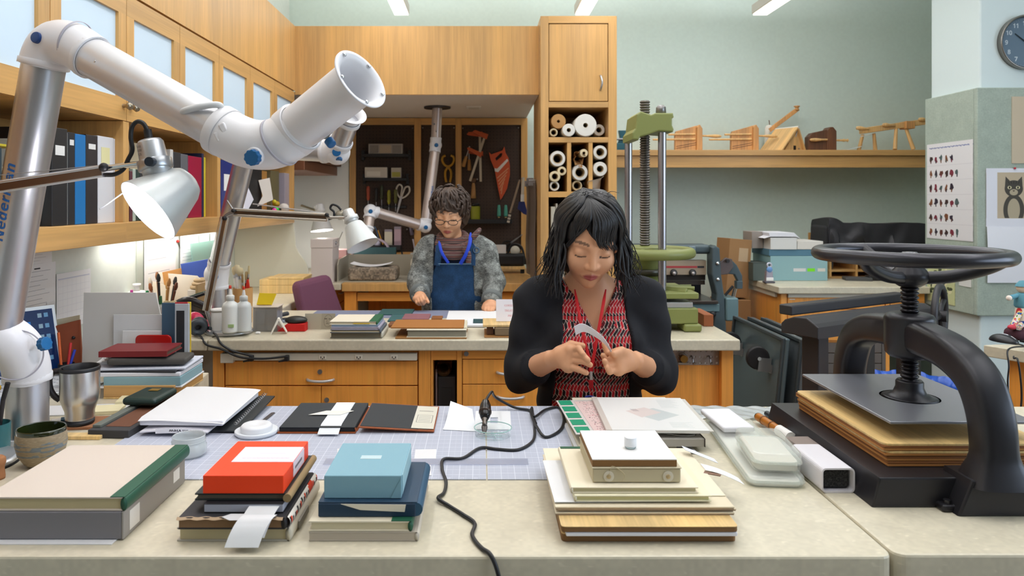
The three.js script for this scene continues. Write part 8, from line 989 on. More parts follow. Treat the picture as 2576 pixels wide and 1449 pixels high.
{const c=T(2098,1228),t=thing('foam_roller','white rounded sleeve with black foam core lying by the press','tool',[c.x-0.003,TB,-1.275-0.03],0.0);const s=new THREE.Shape(),w=0.034,h=0.044,r=0.01;s.moveTo(-w+r,0);s.lineTo(w-r,0);s.quadraticCurveTo(w,0,w,r);s.lineTo(w,h-r);s.quadraticCurveTo(w,h,w-r,h);s.lineTo(-w+r,h);s.quadraticCurveTo(-w,h,-w,h-r);s.lineTo(-w,r);s.quadraticCurveTo(-w,0,-w+r,0);const hole=new THREE.Path();const k=0.003;hole.moveTo(-w+r,k);hole.lineTo(w-r,k);hole.quadraticCurveTo(w-k,k,w-k,r);hole.lineTo(w-k,h-r);hole.quadraticCurveTo(w-k,h-k,w-r,h-k);hole.lineTo(-w+r,h-k);hole.quadraticCurveTo(-w+k,h-k,-w+k,h-r);hole.lineTo(-w+k,r);hole.quadraticCurveTo(-w+k,k,-w+r,k);s.holes.push(hole);const g=ext(s,0.125,0,5).translate(0,0,-0.085);part(t,'sleeve',g.scale(0.86,1,1),mat('#dedbe0',0.5));part(t,'foam_core',bb(-0.025,0.025,0.004,h-0.004,-0.08,0.03,0.006),mat('#ffffff',0.95,0,{map:(()=>{const q=dataTex(64,64,(u,v)=>{const k2=0.5+pn(u*32,v*32,32,32);return[44*k2,44*k2,44*k2];});q.repeat.set(20,20);return q;})()}));}
// ---- on the corner desk
{const c=T(2530,862),t=thing('computer_mouse','black and white computer mouse on the corner desk','mouse',[c.x,HT+0.0003,c.z-0.01],0.25);const g=sph(0.035,28,18);const p=g.attributes.position;for(let i=0;i<p.count;i++)p.setY(i,Math.max(-0.002,p.getY(i)*0.75));g.scale(0.88,1,1.5).translate(0,0.003,0);g.computeVertexNormals();part(t,'shell',g,mat('#24262a',0.3));part(t,'white_strip',grid(4,14,(u,v)=>{const z=-0.01+0.055*v,w=0.006+0.004*Math.sin(v*5),x=(u-0.5)*w,y=0.0035+0.75*Math.sqrt(Math.max(0,0.035**2-(x / 0.88)**2-(z / 1.5)**2));return[x,y+0.0006,z];}),mat('#dfdde4',0.35));part(t,'wheel',cyl(0.006,0.006,0.005,16).rotateZ(Math.PI / 2),mat('#17181c',0.5),[0,0.0245,0.022]);
const q=c;solo('mouse_cable','thin black mouse cable hanging over the desk edge','cable',tube([[c.x+0.005,HT+0.006,c.z+0.045],[c.x+0.012,HT+0.003,c.z+0.075],P(2534,885,2.36),P(2538,920,2.34),P(2535,960,2.34),P(2540,1030,2.34),P(2545,1100,2.34)],0.0028,50,6),darkPlastic);solo('mouse_cable','second thin black cable looping over the desk corner','cable',tube([V(P(2585,0,2.3).x,HT+0.0032,-2.36),V(P(2568,0,2.3).x,HT+0.004,-2.33),P(2560,905,2.27),P(2566,940,2.26),P(2570,1000,2.26),P(2564,1060,2.26)],0.0028,50,6),darkPlastic);}
{const c=T(2545,842),t=thing('wrist_rest','plum fabric wrist cushion with patchwork doll parts on the corner desk','cushion',[P(2548,0,2.7).x,HT+0.0003,-2.66],0.1);const g=box(0.22,0.045,0.07,0.021);part(t,'cushion',g.translate(0.06,0.0225,0),mat('#4e2a34',0.95));part(t,'tray',bb(-0.04,0.18,0,0.008,0.036,0.12,0.002),black);}
{const t=thing('rag_doll','patchwork jointed cloth puppet sitting on the plum cushion','doll',[P(2566,0,2.68).x,HT+0.0458,-2.67]);const blue=mat('#5b93a3',0.85),pat=canvasMat(128,128,(c)=>{c.fillStyle='#e8dcc8';c.fillRect(0,0,128,128);const k=['#c8302c','#e0b020','#2a4aa0','#3a8a4a','#f0e8e0','#d86a8a'];for(let i=0;i<60;i++){c.fillStyle=k[i%6];c.beginPath();c.ellipse(128*hash2(i,3),128*hash2(5,i),5+8*hash2(i,9),5+6*hash2(9,i),0,0,7);c.fill();}});
part(t,'body',lathe([[0.0001,0],[0.022,0.004],[0.026,0.03],[0.02,0.075],[0.014,0.085],[0.0001,0.086]],24),pat);part(t,'shirt',lathe([[0.02,0.072],[0.026,0.08],[0.024,0.12],[0.012,0.128],[0.0001,0.128]],24),blue);part(t,'head',sph(0.022,20,14),mat('#e2c8ae',0.8),[0.004,0.147,0]);part(t,'hat',lathe([[0.0001,0.022],[0.012,0.02],[0.023,0.006],[0.026,0]],24),blue,[0.004,0.152,0]);part(t,'arm',rod([-0.02,0.118,0.004],[-0.052,0.112,0.012],0.008,0.009,12),blue);part(t,'hand',sph(0.01,14,10),mat('#ece0d4',0.8),[-0.058,0.11,0.013]);part(t,'arm',rod([0.024,0.116,0.006],[0.05,0.075,0.02],0.008,0.008,12),mat('#ece6e0',0.8));part(t,'leg',rod([-0.012,0.012,0.01],[-0.05,0.006,0.05],0.012,0.01,12),pat);part(t,'leg',rod([-0.02,0.06,0.02],[-0.06,0.004,0.03],0.009,0.01,12),pat);part(t,'shoe',sph(0.012,14,10).scale(1.3,0.8,1),mat('#c8384a',0.6),[-0.064,0.006,0.036]);}
// ---- people: distance fields meshed with surface nets
const smin=(a,b,k)=>{const h=Math.max(k-Math.abs(a-b),0) / k;return Math.min(a,b)-h*h*k*0.25;};
const smax=(a,b,k)=>-smin(-a,-b,k);
function cap(p,a,b,ra,rb){const bx=b.x-a.x,by=b.y-a.y,bz=b.z-a.z,px=p.x-a.x,py=p.y-a.y,pz=p.z-a.z;const t=Math.max(0,Math.min(1,(px*bx+py*by+pz*bz) / (bx*bx+by*by+bz*bz)));return Math.hypot(px-bx*t,py-by*t,pz-bz*t)-(ra+(rb-ra)*t);}
function ell(p,cx,cy,cz,rx,ry,rz){const x=(p.x-cx) / rx,y=(p.y-cy) / ry,z=(p.z-cz) / rz,k0=Math.hypot(x,y,z),k1=Math.hypot(x / rx,y / ry,z / rz);return k1<1e-9?-Math.min(rx,ry,rz):k0*(k0-1) / k1;}
function sdfMesh(f,lo,hi,cell,colour){
const nx=Math.ceil((hi.x-lo.x) / cell)+1,ny=Math.ceil((hi.y-lo.y) / cell)+1,nz=Math.ceil((hi.z-lo.z) / cell)+1,val=new Float32Array(nx*ny*nz),p=V(0,0,0),id=(i,j,k)=>i+nx*(j+ny*k);
for(let k=0;k<nz;k++)for(let j=0;j<ny;j++)for(let i=0;i<nx;i++){p.set(lo.x+i*cell,lo.y+j*cell,lo.z+k*cell);val[id(i,j,k)]=f(p);}
const vid=new Int32Array(nx*ny*nz).fill(-1),pos=[],ix=[];
for(let k=0;k<nz-1;k++)for(let j=0;j<ny-1;j++)for(let i=0;i<nx-1;i++){
let c=0,sx=0,sy=0,sz=0;const v=[];for(let q=0;q<8;q++)v.push(val[id(i+(q&1),j+((q>>1)&1),k+(q>>2))]);
for(const[a,b]of EDGES)if((v[a]<0)!==(v[b]<0)){const t=v[a] / (v[a]-v[b]);sx+=(a&1)+t*((b&1)-(a&1));sy+=((a>>1)&1)+t*(((b>>1)&1)-((a>>1)&1));sz+=(a>>2)+t*((b>>2)-(a>>2));c++;}
if(c){vid[id(i,j,k)]=pos.length / 3;pos.push(lo.x+(i+sx / c)*cell,lo.y+(j+sy / c)*cell,lo.z+(k+sz / c)*cell);}
}
const quad=(a,b,c,d,flip)=>{if(a<0||b<0||c<0||d<0)return;flip?ix.push(a,c,b,a,d,c):ix.push(a,b,c,a,c,d);};
for(let k=1;k<nz-1;k++)for(let j=1;j<ny-1;j++)for(let i=1;i<nx-1;i++){
const s=val[id(i,j,k)]<0;
if(s!==(val[id(i+1,j,k)]<0))quad(vid[id(i,j-1,k-1)],vid[id(i,j,k-1)],vid[id(i,j,k)],vid[id(i,j-1,k)],!s);
if(s!==(val[id(i,j+1,k)]<0))quad(vid[id(i-1,j,k-1)],vid[id(i-1,j,k)],vid[id(i,j,k)],vid[id(i,j,k-1)],!s);
if(s!==(val[id(i,j,k+1)]<0))quad(vid[id(i-1,j-1,k)],vid[id(i,j-1,k)],vid[id(i,j,k)],vid[id(i-1,j,k)],!s);
}
const g=new THREE.BufferGeometry();g.setAttribute('position',new THREE.Float32BufferAttribute(pos,3));g.setIndex(ix);
const nor=new Float32Array(pos.length),e=cell*0.5,n=V(0,0,0);
for(let i=0;i<pos.length;i+=3){const s=(dx,dy,dz)=>{p.set(pos[i]+dx,pos[i+1]+dy,pos[i+2]+dz);return f(p);};n.set(s(e,0,0)-s(-e,0,0),s(0,e,0)-s(0,-e,0),s(0,0,e)-s(0,0,-e)).normalize();nor[i]=n.x;nor[i+1]=n.y;nor[i+2]=n.z;}
g.setAttribute('normal',new THREE.BufferAttribute(nor,3));
if(colour){const c=new Float32Array(pos.length);for(let i=0;i<pos.length;i+=3){p.set(pos[i],pos[i+1],pos[i+2]);const q=colour(p);c[i]=q[0];c[i+1]=q[1];c[i+2]=q[2];}g.setAttribute('color',new THREE.BufferAttribute(c,3));}
g.setAttribute('uv',new THREE.BufferAttribute(new Float32Array(pos.length / 3*2),2));
return g;
}
const EDGES=[[0,1],[2,3],[4,5],[6,7],[0,2],[1,3],[4,6],[5,7],[0,4],[1,5],[2,6],[3,7]];
function lock(pts,r0,r1,n=20,s=6,flat2=1){
const c=new THREE.CatmullRomCurve3(pts.map(asV)),fr=c.computeFrenetFrames(n,false);
return grid(s,n,(u,v)=>{const i=Math.round(v*n),p=c.getPointAt(Math.min(1,v)),a=u*Math.PI*2,r=v<0.15?r0*(0.4+4*v):r0+(r1-r0)*Math.pow((v-0.15) / 0.85,1.6);return p.addScaledVector(fr.normals[i],Math.cos(a)*r).addScaledVector(fr.binormals[i],Math.sin(a)*r*flat2);});
}
const skinLin=(hex)=>{const c=new THREE.Color(hex);return[c.r,c.g,c.b];};
// head field in its own frame: y up, z out of the face
function headField(p){
let d=ell(p,0,0.03,-0.018,0.074,0.08,0.09);
d=smin(d,ell(p,0,-0.032,0.018,0.06,0.076,0.066),0.03);
d=smin(d,Math.hypot(p.x,p.y+0.096,p.z-0.056)-0.017,0.03);
const ax=Math.abs(p.x),q={x:ax,y:p.y,z:p.z};
d=smin(d,Math.hypot(ax-0.036,p.y+0.032,p.z-0.054)-0.025,0.025);
d=smin(d,cap(q,V(0.045,0.022,0.058),V(0.012,0.02,0.074),0.005,0.005),0.02);
d=smax(d,-(ell(q,0.032,0.0,0.093,0.016,0.011,0.014)),0.014);
d=smin(d,ell(q,0.032,-0.002,0.066,0.0155,0.0125,0.0135),0.006);
d=smin(d,cap(p,V(0,0.012,0.08),V(0,-0.033,0.0965),0.006,0.0098),0.014);
d=smin(d,Math.hypot(ax-0.0115,p.y+0.036,p.z-0.0875)-0.0072,0.008);
d=smin(d,cap(q,V(0,-0.0635,0.0815),V(0.0215,-0.0672,0.072),0.0048,0.0026),0.007);
d=smin(d,cap(q,V(0,-0.0735,0.0805),V(0.017,-0.0712,0.074),0.0056,0.003),0.006);
d=smax(d,-cap(q,V(0,-0.0686,0.0875),V(0.0215,-0.0692,0.0765),0.0014,0.0011),0.003);
d=smin(d,ell(q,0.0755,-0.012,-0.012,0.01,0.028,0.018),0.006);
return d;
}
function headColour(p,base,lip,brow,browW){
const ax=Math.abs(p.x);let c=base;
const mix=(a,b,t)=>[a[0]+(b[0]-a[0])*t,a[1]+(b[1]-a[1])*t,a[2]+(b[2]-a[2])*t];
if(p.z>0.03){
const lm=1-Math.min(1,Math.hypot((p.x) / 0.0235,(p.y+0.0688) / 0.0105));if(lm>0)c=mix(c,lip,Math.min(1,lm*3.2));
const by=0.024+0.004*Math.sin((ax-0.012)*70);if(ax>0.012&&ax<0.05&&Math.abs(p.y-by)<browW)c=mix(c,brow,0.75);
const ly=-0.0095+9*(ax-0.032)**2;if(ax>0.0175&&ax<0.047&&Math.abs(p.y-ly)<0.0019)c=mix(c,[0.012,0.008,0.007],0.9);
const ny=Math.hypot((ax-0.0075) / 0.0042,(p.y+0.0425) / 0.0028);if(ny<1&&p.z>0.07)c=mix(c,[0.1,0.03,0.02],0.7);
}
return c;
}
function headMatrix(pos,yaw,pitch,roll){return new THREE.Matrix4().compose(pos,new THREE.Quaternion().setFromEuler(new THREE.Euler(pitch,yaw,roll,'YXZ')),V(1,1,1));}
const digit=(pts,r0,r1)=>{const v=pts.map(asV);return(p)=>{let d=9;for(let i=0;i<v.length-1;i++)d=smin(d,cap(p,v[i],v[i+1],r0+(r1-r0)*i / (v.length-1),r0+(r1-r0)*(i+1) / (v.length-1)),0.003);return d;};};
function bounds(pts,m){const b=new THREE.Box3().setFromPoints(pts.map(asV));return[b.min.clone().subScalar(m),b.max.clone().addScalar(m)];}
const mergeSkin=(l)=>mergeGeometries(l.map((g)=>g.index?g.toNonIndexed():g),false);
const skinMat=(rough=0.55)=>{const m=mat('#ffffff',rough,0,{vertexColors:true});return m;};
// ================================================================ seated woman in the dark cardigan
{const t=thing('person','woman in black cardigan and red patterned dress, seated at the front table','person',[0,0,0]);
const base=skinLin('#dba27c'),handC=skinLin('#dca27a'),lip=skinLin('#a8504c'),brow=skinLin('#2a1c16');
const HM=headMatrix(P(1482,606,1.95),0.0,0.40,-0.045),HI=HM.clone().invert(),w2l=(p)=>p.clone().applyMatrix4(HI);
const nb=P(1484,742,2.03),SL=P(1342,758,2.03),SR=P(1626,758,2.03),EL=P(1316,938,1.99),ER=P(1654,942,1.99),WL=P(1388,905,1.82),WR=P(1598,908,1.82);
const ch=P(1484,820,2.035),wa=P(1484,950,2.05),hi=V(ch.x,0.70,-2.12);
const neckTop=V(0,-0.075,-0.015).applyMatrix4(HM);
const torso=(p,o)=>{const q={x:p.x,y:p.y,z:(p.z+2.045) / 0.68},A=(v)=>V(v.x,v.y,(v.z+2.045) / 0.68);let d=cap(q,A(ch),A(wa),0.128+o,0.115+o);d=smin(d,cap(q,A(wa),A(hi),0.115+o,0.155+o),0.08);d=smin(d,cap(q,V(SL.x+0.045,SL.y-0.005,0),V(SR.x-0.045,SR.y-0.005,0),0.062+o,0.062+o),0.1);for(const s of[-1,1])d=smin(d,Math.hypot(p.x-ch.x-s*0.062,p.y-ch.y+0.035,(p.z+1.965))-0.062-o,0.05);return d*0.85;};
// skin: neck and chest
const neck=(p)=>{let d=cap(p,neckTop,nb,0.047,0.05);return d;};
const bodyF=(p)=>{let d=smin(neck(p),torso(p,-0.012),0.05);d=smin(d,cap(p,SL,EL,0.043,0.036),0.04);d=smin(d,cap(p,SR,ER,0.043,0.036),0.04);d=smin(d,cap(p,EL,WL,0.036,0.026),0.02);d=smin(d,cap(p,ER,WR,0.036,0.026),0.02);const kneeL=V(hi.x-0.11,0.68,-1.86),kneeR=V(hi.x+0.11,0.68,-1.86);d=smin(d,cap(p,V(hi.x-0.09,0.7,-2.12),kneeL,0.075,0.055),0.05);d=smin(d,cap(p,V(hi.x+0.09,0.7,-2.12),kneeR,0.075,0.055),0.05);for(const k of[kneeL,kneeR]){d=smin(d,cap(p,k,V(k.x,0.28,-1.95),0.053,0.036),0.03);d=smin(d,cap(p,V(k.x,0.27,-1.96),V(k.x,0.255,-1.83),0.036,0.026),0.03);}return d;};
const headW=(p)=>{const l=p.clone().applyMatrix4(HI);return smin(headField(l),neck(p),0.02);};
const hlo=V(-0.12,-0.16,-0.13).add(V(HM.elements[12],HM.elements[13],HM.elements[14])),hhi=V(0.12,0.14,0.15).add(V(HM.elements[12],HM.elements[13],HM.elements[14]));
const cutY=hlo.y+0.03;
const headG=sdfMesh((p)=>headW(p),hlo,hhi,0.0031,(p)=>headColour(w2l(p),base,lip,brow,0.0036));
const bodyG=sdfMesh(bodyF,V(-0.1,0.2,-2.32),V(0.72,nb.y+0.07,-1.72),0.0115,()=>base);
// hands
const mkHand=(W,palm,kn,fingers,thumb,back)=>{const f=fingers.map(([a,b,c])=>digit([a,b,c],0.0088,0.0068)),th=digit(thumb,0.0115,0.0078);const pts=[W,...palm,...fingers.flat(),...thumb];const[lo,hi2]=bounds(pts,0.03);const g=(p)=>{let d=cap(p,W,palm[0],0.0245,0.0215);d=smin(d,cap(p,palm[0],palm[1],0.0215,0.014),0.02);d=smin(d,cap(p,palm[0],palm[2],0.0205,0.0135),0.02);d=smin(d,cap(p,palm[1],palm[2],0.0125,0.0115),0.015);d=smin(d,th(p),0.012);for(const q of f)d=smin(d,q(p),0.0035);return d;};return sdfMesh(g,lo,hi2,0.0028,()=>handC);};
const hl=mkHand(WL,[P(1420,898,1.795),P(1437,882,1.775),P(1430,922,1.77)],null,
[[P(1436,880,1.775),P(1456,876,1.752),P(1466,890,1.735)],[P(1440,893,1.77),P(1466,893,1.742),P(1479,905,1.728)],[P(1438,907,1.768),P(1468,909,1.742),P(1485,918,1.73)],[P(1430,922,1.768),P(1455,929,1.748),P(1475,938,1.738)]],[P(1408,884,1.81),P(1436,866,1.815),P(1466,870,1.805)]);
const hr=mkHand(WR,[P(1572,908,1.795),P(1550,893,1.775),P(1556,930,1.77)],null,
[[P(1548,890,1.78),P(1528,888,1.79),P(1520,866,1.795)],[P(1549,903,1.775),P(1524,907,1.77),P(1517,894,1.762)],[P(1551,916,1.77),P(1527,921,1.76),P(1521,908,1.748)],[P(1555,928,1.768),P(1534,935,1.757),P(1527,925,1.745)]],[P(1580,892,1.79),P(1565,882,1.768),P(1544,890,1.753)]);
part(t,'body',mergeSkin([headG,bodyG,hl,hr]),skinMat(0.5));
// dress
const dp=dataTex(256,256,(u,v)=>{const s=8,w=Math.abs(((u*2)%2)*1-0.5)*2+0.13*Math.sin(v*12.566),X=w*s*0.5+v*s,Yy=v*s-w*s*0.5,row=Math.floor(Yy),off=(row&1)?0.5:0,cx=((X / 1.0+off*2)%2+2)%2,fx=cx / 2,fy=((Yy%1)+1)%1,idn=(Math.floor((X+off*2) / 2)*3+row*5)%7;if(fx<0.07||fy<0.14)return[232,214,200];if(fy>0.74&&idn%2)return[18,14,18];const c=[[186,20,34],[150,14,30],[24,16,20],[196,28,40],[96,12,24],[178,18,32],[28,18,22]][(idn+7)%7];return c;});dp.repeat.set(7,7);
const dressF=(p)=>{const k=p.y-(nb.y-0.03);let d=torso(p,0.003);const vx=Math.abs(p.x-ch.x-0.002),vy=p.y-P(0,838,1.95).y;d=Math.max(d,p.z>-2.06?(vy*0.52-vx)*0.85:-9);d=Math.max(d,-(cap(p,nb,neckTop,0.062,0.062)));const l=cap(p,V(hi.x-0.09,0.7,-2.12),V(hi.x-0.11,0.68,-1.9),0.085,0.066),r=cap(p,V(hi.x+0.09,0.7,-2.12),V(hi.x+0.11,0.68,-1.9),0.085,0.066);return smin(d,smin(l,r,0.08),0.01);};
part(t,'dress',sdfMesh(dressF,V(-0.1,0.56,-2.32),V(0.72,nb.y+0.04,-1.76),0.0075),mat('#ffffff',0.85,0,{map:dp}));
// cardigan, open in front
const edgeL=(y)=>{const t2=(P(0,750,2).y-y) / (P(0,750,2).y-P(0,1000,2).y);return ch.x-0.082-0.026*Math.max(0,t2);},edgeR=(y)=>{const t2=(P(0,750,2).y-y) / (P(0,750,2).y-P(0,1000,2).y);return ch.x+0.084+0.02*Math.max(0,t2);};
const folds=(p)=>0.0022*Math.sin(p.y*70+p.x*40)+0.0018*Math.sin(p.y*43-p.x*61+1.2);
const cutL=EL.clone().lerp(WL,0.42),cutR=ER.clone().lerp(WR,0.42);
const cardF=(p)=>{const sl=(S,E,C)=>smin(cap(p,S,E,0.058,0.05),cap(p,E,C,0.05,0.044),0.03);let arms=Math.min(sl(SL,EL,cutL),sl(SR,ER,cutR));let body=smin(torso(p,0.013),arms,0.035)+folds(p);let inner=torso(p,0.006);const open=Math.min(p.x-edgeL(p.y),edgeR(p.y)-p.x);let d=body;if(p.z>-2.1){const o=Math.max(-(open),0);d=smax(d,Math.min(open,0.05),0.006);}d=smax(d,-cap(p,nb,neckTop,0.064,0.064),0.008);return Math.max(d,0.66-p.y);};
const cuff=(E,W,C)=>{const u=dirTo(E,W),c0=C.clone().addScaledVector(u,-0.035),c1=C.clone().addScaledVector(u,0.008);return(p)=>{const a=cap(p,c0,c1,0.047,0.0455),k=p.clone().sub(c1).dot(u);return Math.max(a,k-0.004);};};
const cL=cuff(EL,WL,cutL),cR=cuff(ER,WR,cutR);
part(t,'cardigan',sdfMesh((p)=>smin(Math.max(cardF(p),-Math.min(p.clone().sub(cutL).dot(dirTo(EL,WL))>0?1:1,1)),Math.min(cL(p),cR(p)),0.006),V(-0.1,0.62,-2.34),V(0.74,nb.y+0.05,-1.76),0.0072),mat('#14151b',0.95));
part(t,'button',cyl(0.005,0.005,0.003,16).rotateX(Math.PI / 2),mat('#2a2c34',0.3),P(1574,850,1.935));
// lanyard
const lz=(px,py,d)=>P(px,py,d);
part(t,'lanyard',merge([[-1],[1]].map(([s])=>{const pts=s<0?[lz(1446,728,1.955),lz(1455,780,1.905),lz(1467,840,1.882),lz(1481,900,1.878),lz(1487,935,1.88)]:[lz(1524,728,1.955),lz(1515,780,1.905),lz(1504,840,1.882),lz(1493,900,1.878),lz(1487,935,1.88)];return lock(pts,0.0042,0.0042,24,6,0.35);})),mat('#c4141c',0.7));
const lb=part(t,'lanyard_clasp',rod(lz(1487,934,1.88),lz(1487,955,1.88),0.004,0.004,12),mat('#c9c4c4',0.3,0.6));part(lb,'lanyard_end',bb(-0.006,0.006,-0.022,0,-0.003,0.003,0.002),mat('#b8121c',0.7),lz(1487,956,1.88));part(lb,'badge_ring',torus(0.011,0.0028,24,8),mat('#22348e',0.5),lz(1484,1000,1.87));
// hair
const hair=mat('#131011',0.4),strands=[],L2=(x,y,z)=>V(x,y,z).applyMatrix4(HM);
const knots=[[-0.09,-0.05],[-0.067,0.0],[-0.05,0.036],[-0.022,0.064],[0.006,0.026],[0.037,0.018],[0.066,0.002],[0.09,-0.04]],fringe=(x)=>{for(let i=1;i<knots.length;i++)if(x<=knots[i][0]||i===knots.length-1){const[a,b]=knots[i-1],[c,e]=knots[i];return b+(e-b)*Math.max(0,Math.min(1,(x-a) / (c-a)));}};
const capG=(()=>{const f=(l)=>{let d=ell(l,0,0.03,-0.024,0.086,0.092,0.1);d=smin(d,ell(l,0,-0.05,-0.05,0.085,0.09,0.065),0.04);const line=fringe(l.x);const face=Math.max(l.y-line,Math.abs(l.x)-0.064,-(l.z-0.0));return smax(d,-face,0.006)+0.0012*Math.sin(l.x*260+l.y*40)*(l.z>-0.05?1:0.5);};return sdfMesh(f,V(-0.12,-0.16,-0.15),V(0.12,0.14,0.11),0.0042).applyMatrix4(HM);})();
const onHead=(az,el,r=1)=>{const c=Math.cos(el);return[0.089*r*c*Math.sin(az),0.032+0.095*r*Math.sin(el),-0.024+0.104*r*c*Math.cos(az)];};
const part0=[-0.018,0.126,-0.01];
seed=99;
for(let i=0;i<190;i++){
const s=i%2?1:-1,a=s*rr(0.95,2.9),r=rr(0.98,1.07);const p1=onHead(a*0.8,1.0,r),p2=onHead(a,0.35,r),p3=onHead(a,-0.1,r);const w0=L2(...part0.map((v,k)=>v+(k===2?-0.05*rnd():0.012*(rnd()-0.5)))),w1=L2(...p1),w2=L2(...p2),w3=L2(...p3);
const front=Math.abs(a)<1.5,len=rr(0.1,0.175)*(front?1:0.95),out=s*rr(-0.004,0.03),zz=front?rr(-0.01,0.035):rr(-0.03,0.0),wv=rr(0.004,0.011),ph=rr(0,6);
const e1=w3.clone().add(V(out*0.3+wv*Math.sin(ph),-len*0.35,zz*0.5)),e2=w3.clone().add(V(out*0.7+wv*Math.sin(ph+1.8),-len*0.7,zz*0.9)),e3=w3.clone().add(V(out+wv*Math.sin(ph+3.4)+s*rr(-0.012,0.014),-len,zz));
strands.push(lock([w0,w1,w2,w3,e1,e2,e3],rr(0.005,0.0095),0.0009,26,6));
}
for(let i=0;i<75;i++){
const k=i / 74,az=-0.85+2.0*k,side=az<-0.18;const ex=side?-0.05-0.016*rnd():-0.005+0.072*((k-0.33) / 0.67)+rr(-0.006,0.006),hx=ex;const line=fringe(hx);const ey=line-rr(0.001,0.011)-(side?0.02*rnd():0),ez=Math.sqrt(Math.max(0.0008,1-(ex / 0.084)**2-((ey-0.03) / 0.1)**2))*0.1-0.016;
const m1=onHead(az*0.55-0.12,0.98,1.04),m2=onHead(az*0.8+(side?-0.05:0.06),0.56,1.04);strands.push(lock([L2(...part0),L2(...m1),L2(...m2),L2(ex*0.97,ey+0.018,ez+0.002),L2(ex+(side?-0.008:0.012),ey,ez-0.001)],rr(0.003,0.0052),0.0006,20,6));
}
for(let i=0;i<26;i++){const s=i%2?1:-1,w=L2(...onHead(s*rr(1.2,1.8),rr(-0.1,0.3),1.05));const q=[w];for(let j=1;j<6;j++)q.push(w.clone().add(V(s*0.012*j*rr(0.4,1.2),-0.034*j,0.012*Math.sin(j+i))));strands.push(lock(q,0.0012,0.0005,20,5));}
for(let i=0;i<8;i++){const w=L2(rr(-0.02,0.04),0.122,rr(-0.03,0.01));strands.push(lock([w,w.clone().add(V(rr(-0.01,0.02),0.012,0)),w.clone().add(V(rr(0.0,0.04),0.008,0.01))],0.001,0.0004,10,5));}
part(t,'hair',merge([capG,...strands]),hair);
// strip held in the hand
solo('paper_strip','curved white paper strip held between the fingers of the seated woman','paper strip',slabSheet(4,20,(u,v)=>{const c=new THREE.CatmullRomCurve3([P(1450,832,1.772),P(1470,824,1.77),P(1500,838,1.768),P(1525,858,1.766),P(1540,880,1.764),P(1548,897,1.765)]).getPoint(v);return c.add(V(-0.004+(u-0.5)*-0.006,(u-0.5)*0.024*(1-0.3*v),(u-0.5)*0.012));},0.0008),mat('#f2f2f8',0.7));
const st=thing('stool','dark round stool under the seated woman','stool',[hi.x,0,-2.12]);part(st,'seat',lathe([[0.0001,0.53],[0.18,0.53],[0.19,0.545],[0.185,0.562],[0.0001,0.566]],40),black);part(st,'column',cyl(0.03,0.025,0.45,20).translate(0,0.305,0),steel);for(let i=0;i<5;i++){const a=i*1.2566+0.3;part(st,'leg',rod([0,0.09,0],[0.26*Math.cos(a),0.022,0.26*Math.sin(a)],0.022,0.016,12),black);}part(st,'foot_ring',torus(0.19,0.012,40,10),steel,[0,0.21,0]);for(let i=0;i<3;i++){const a=i*2.094;part(st,'ring_spoke',rod([0,0.21,0],[0.19*Math.cos(a),0.21,0.19*Math.sin(a)],0.008,0.008,8),steel);}}
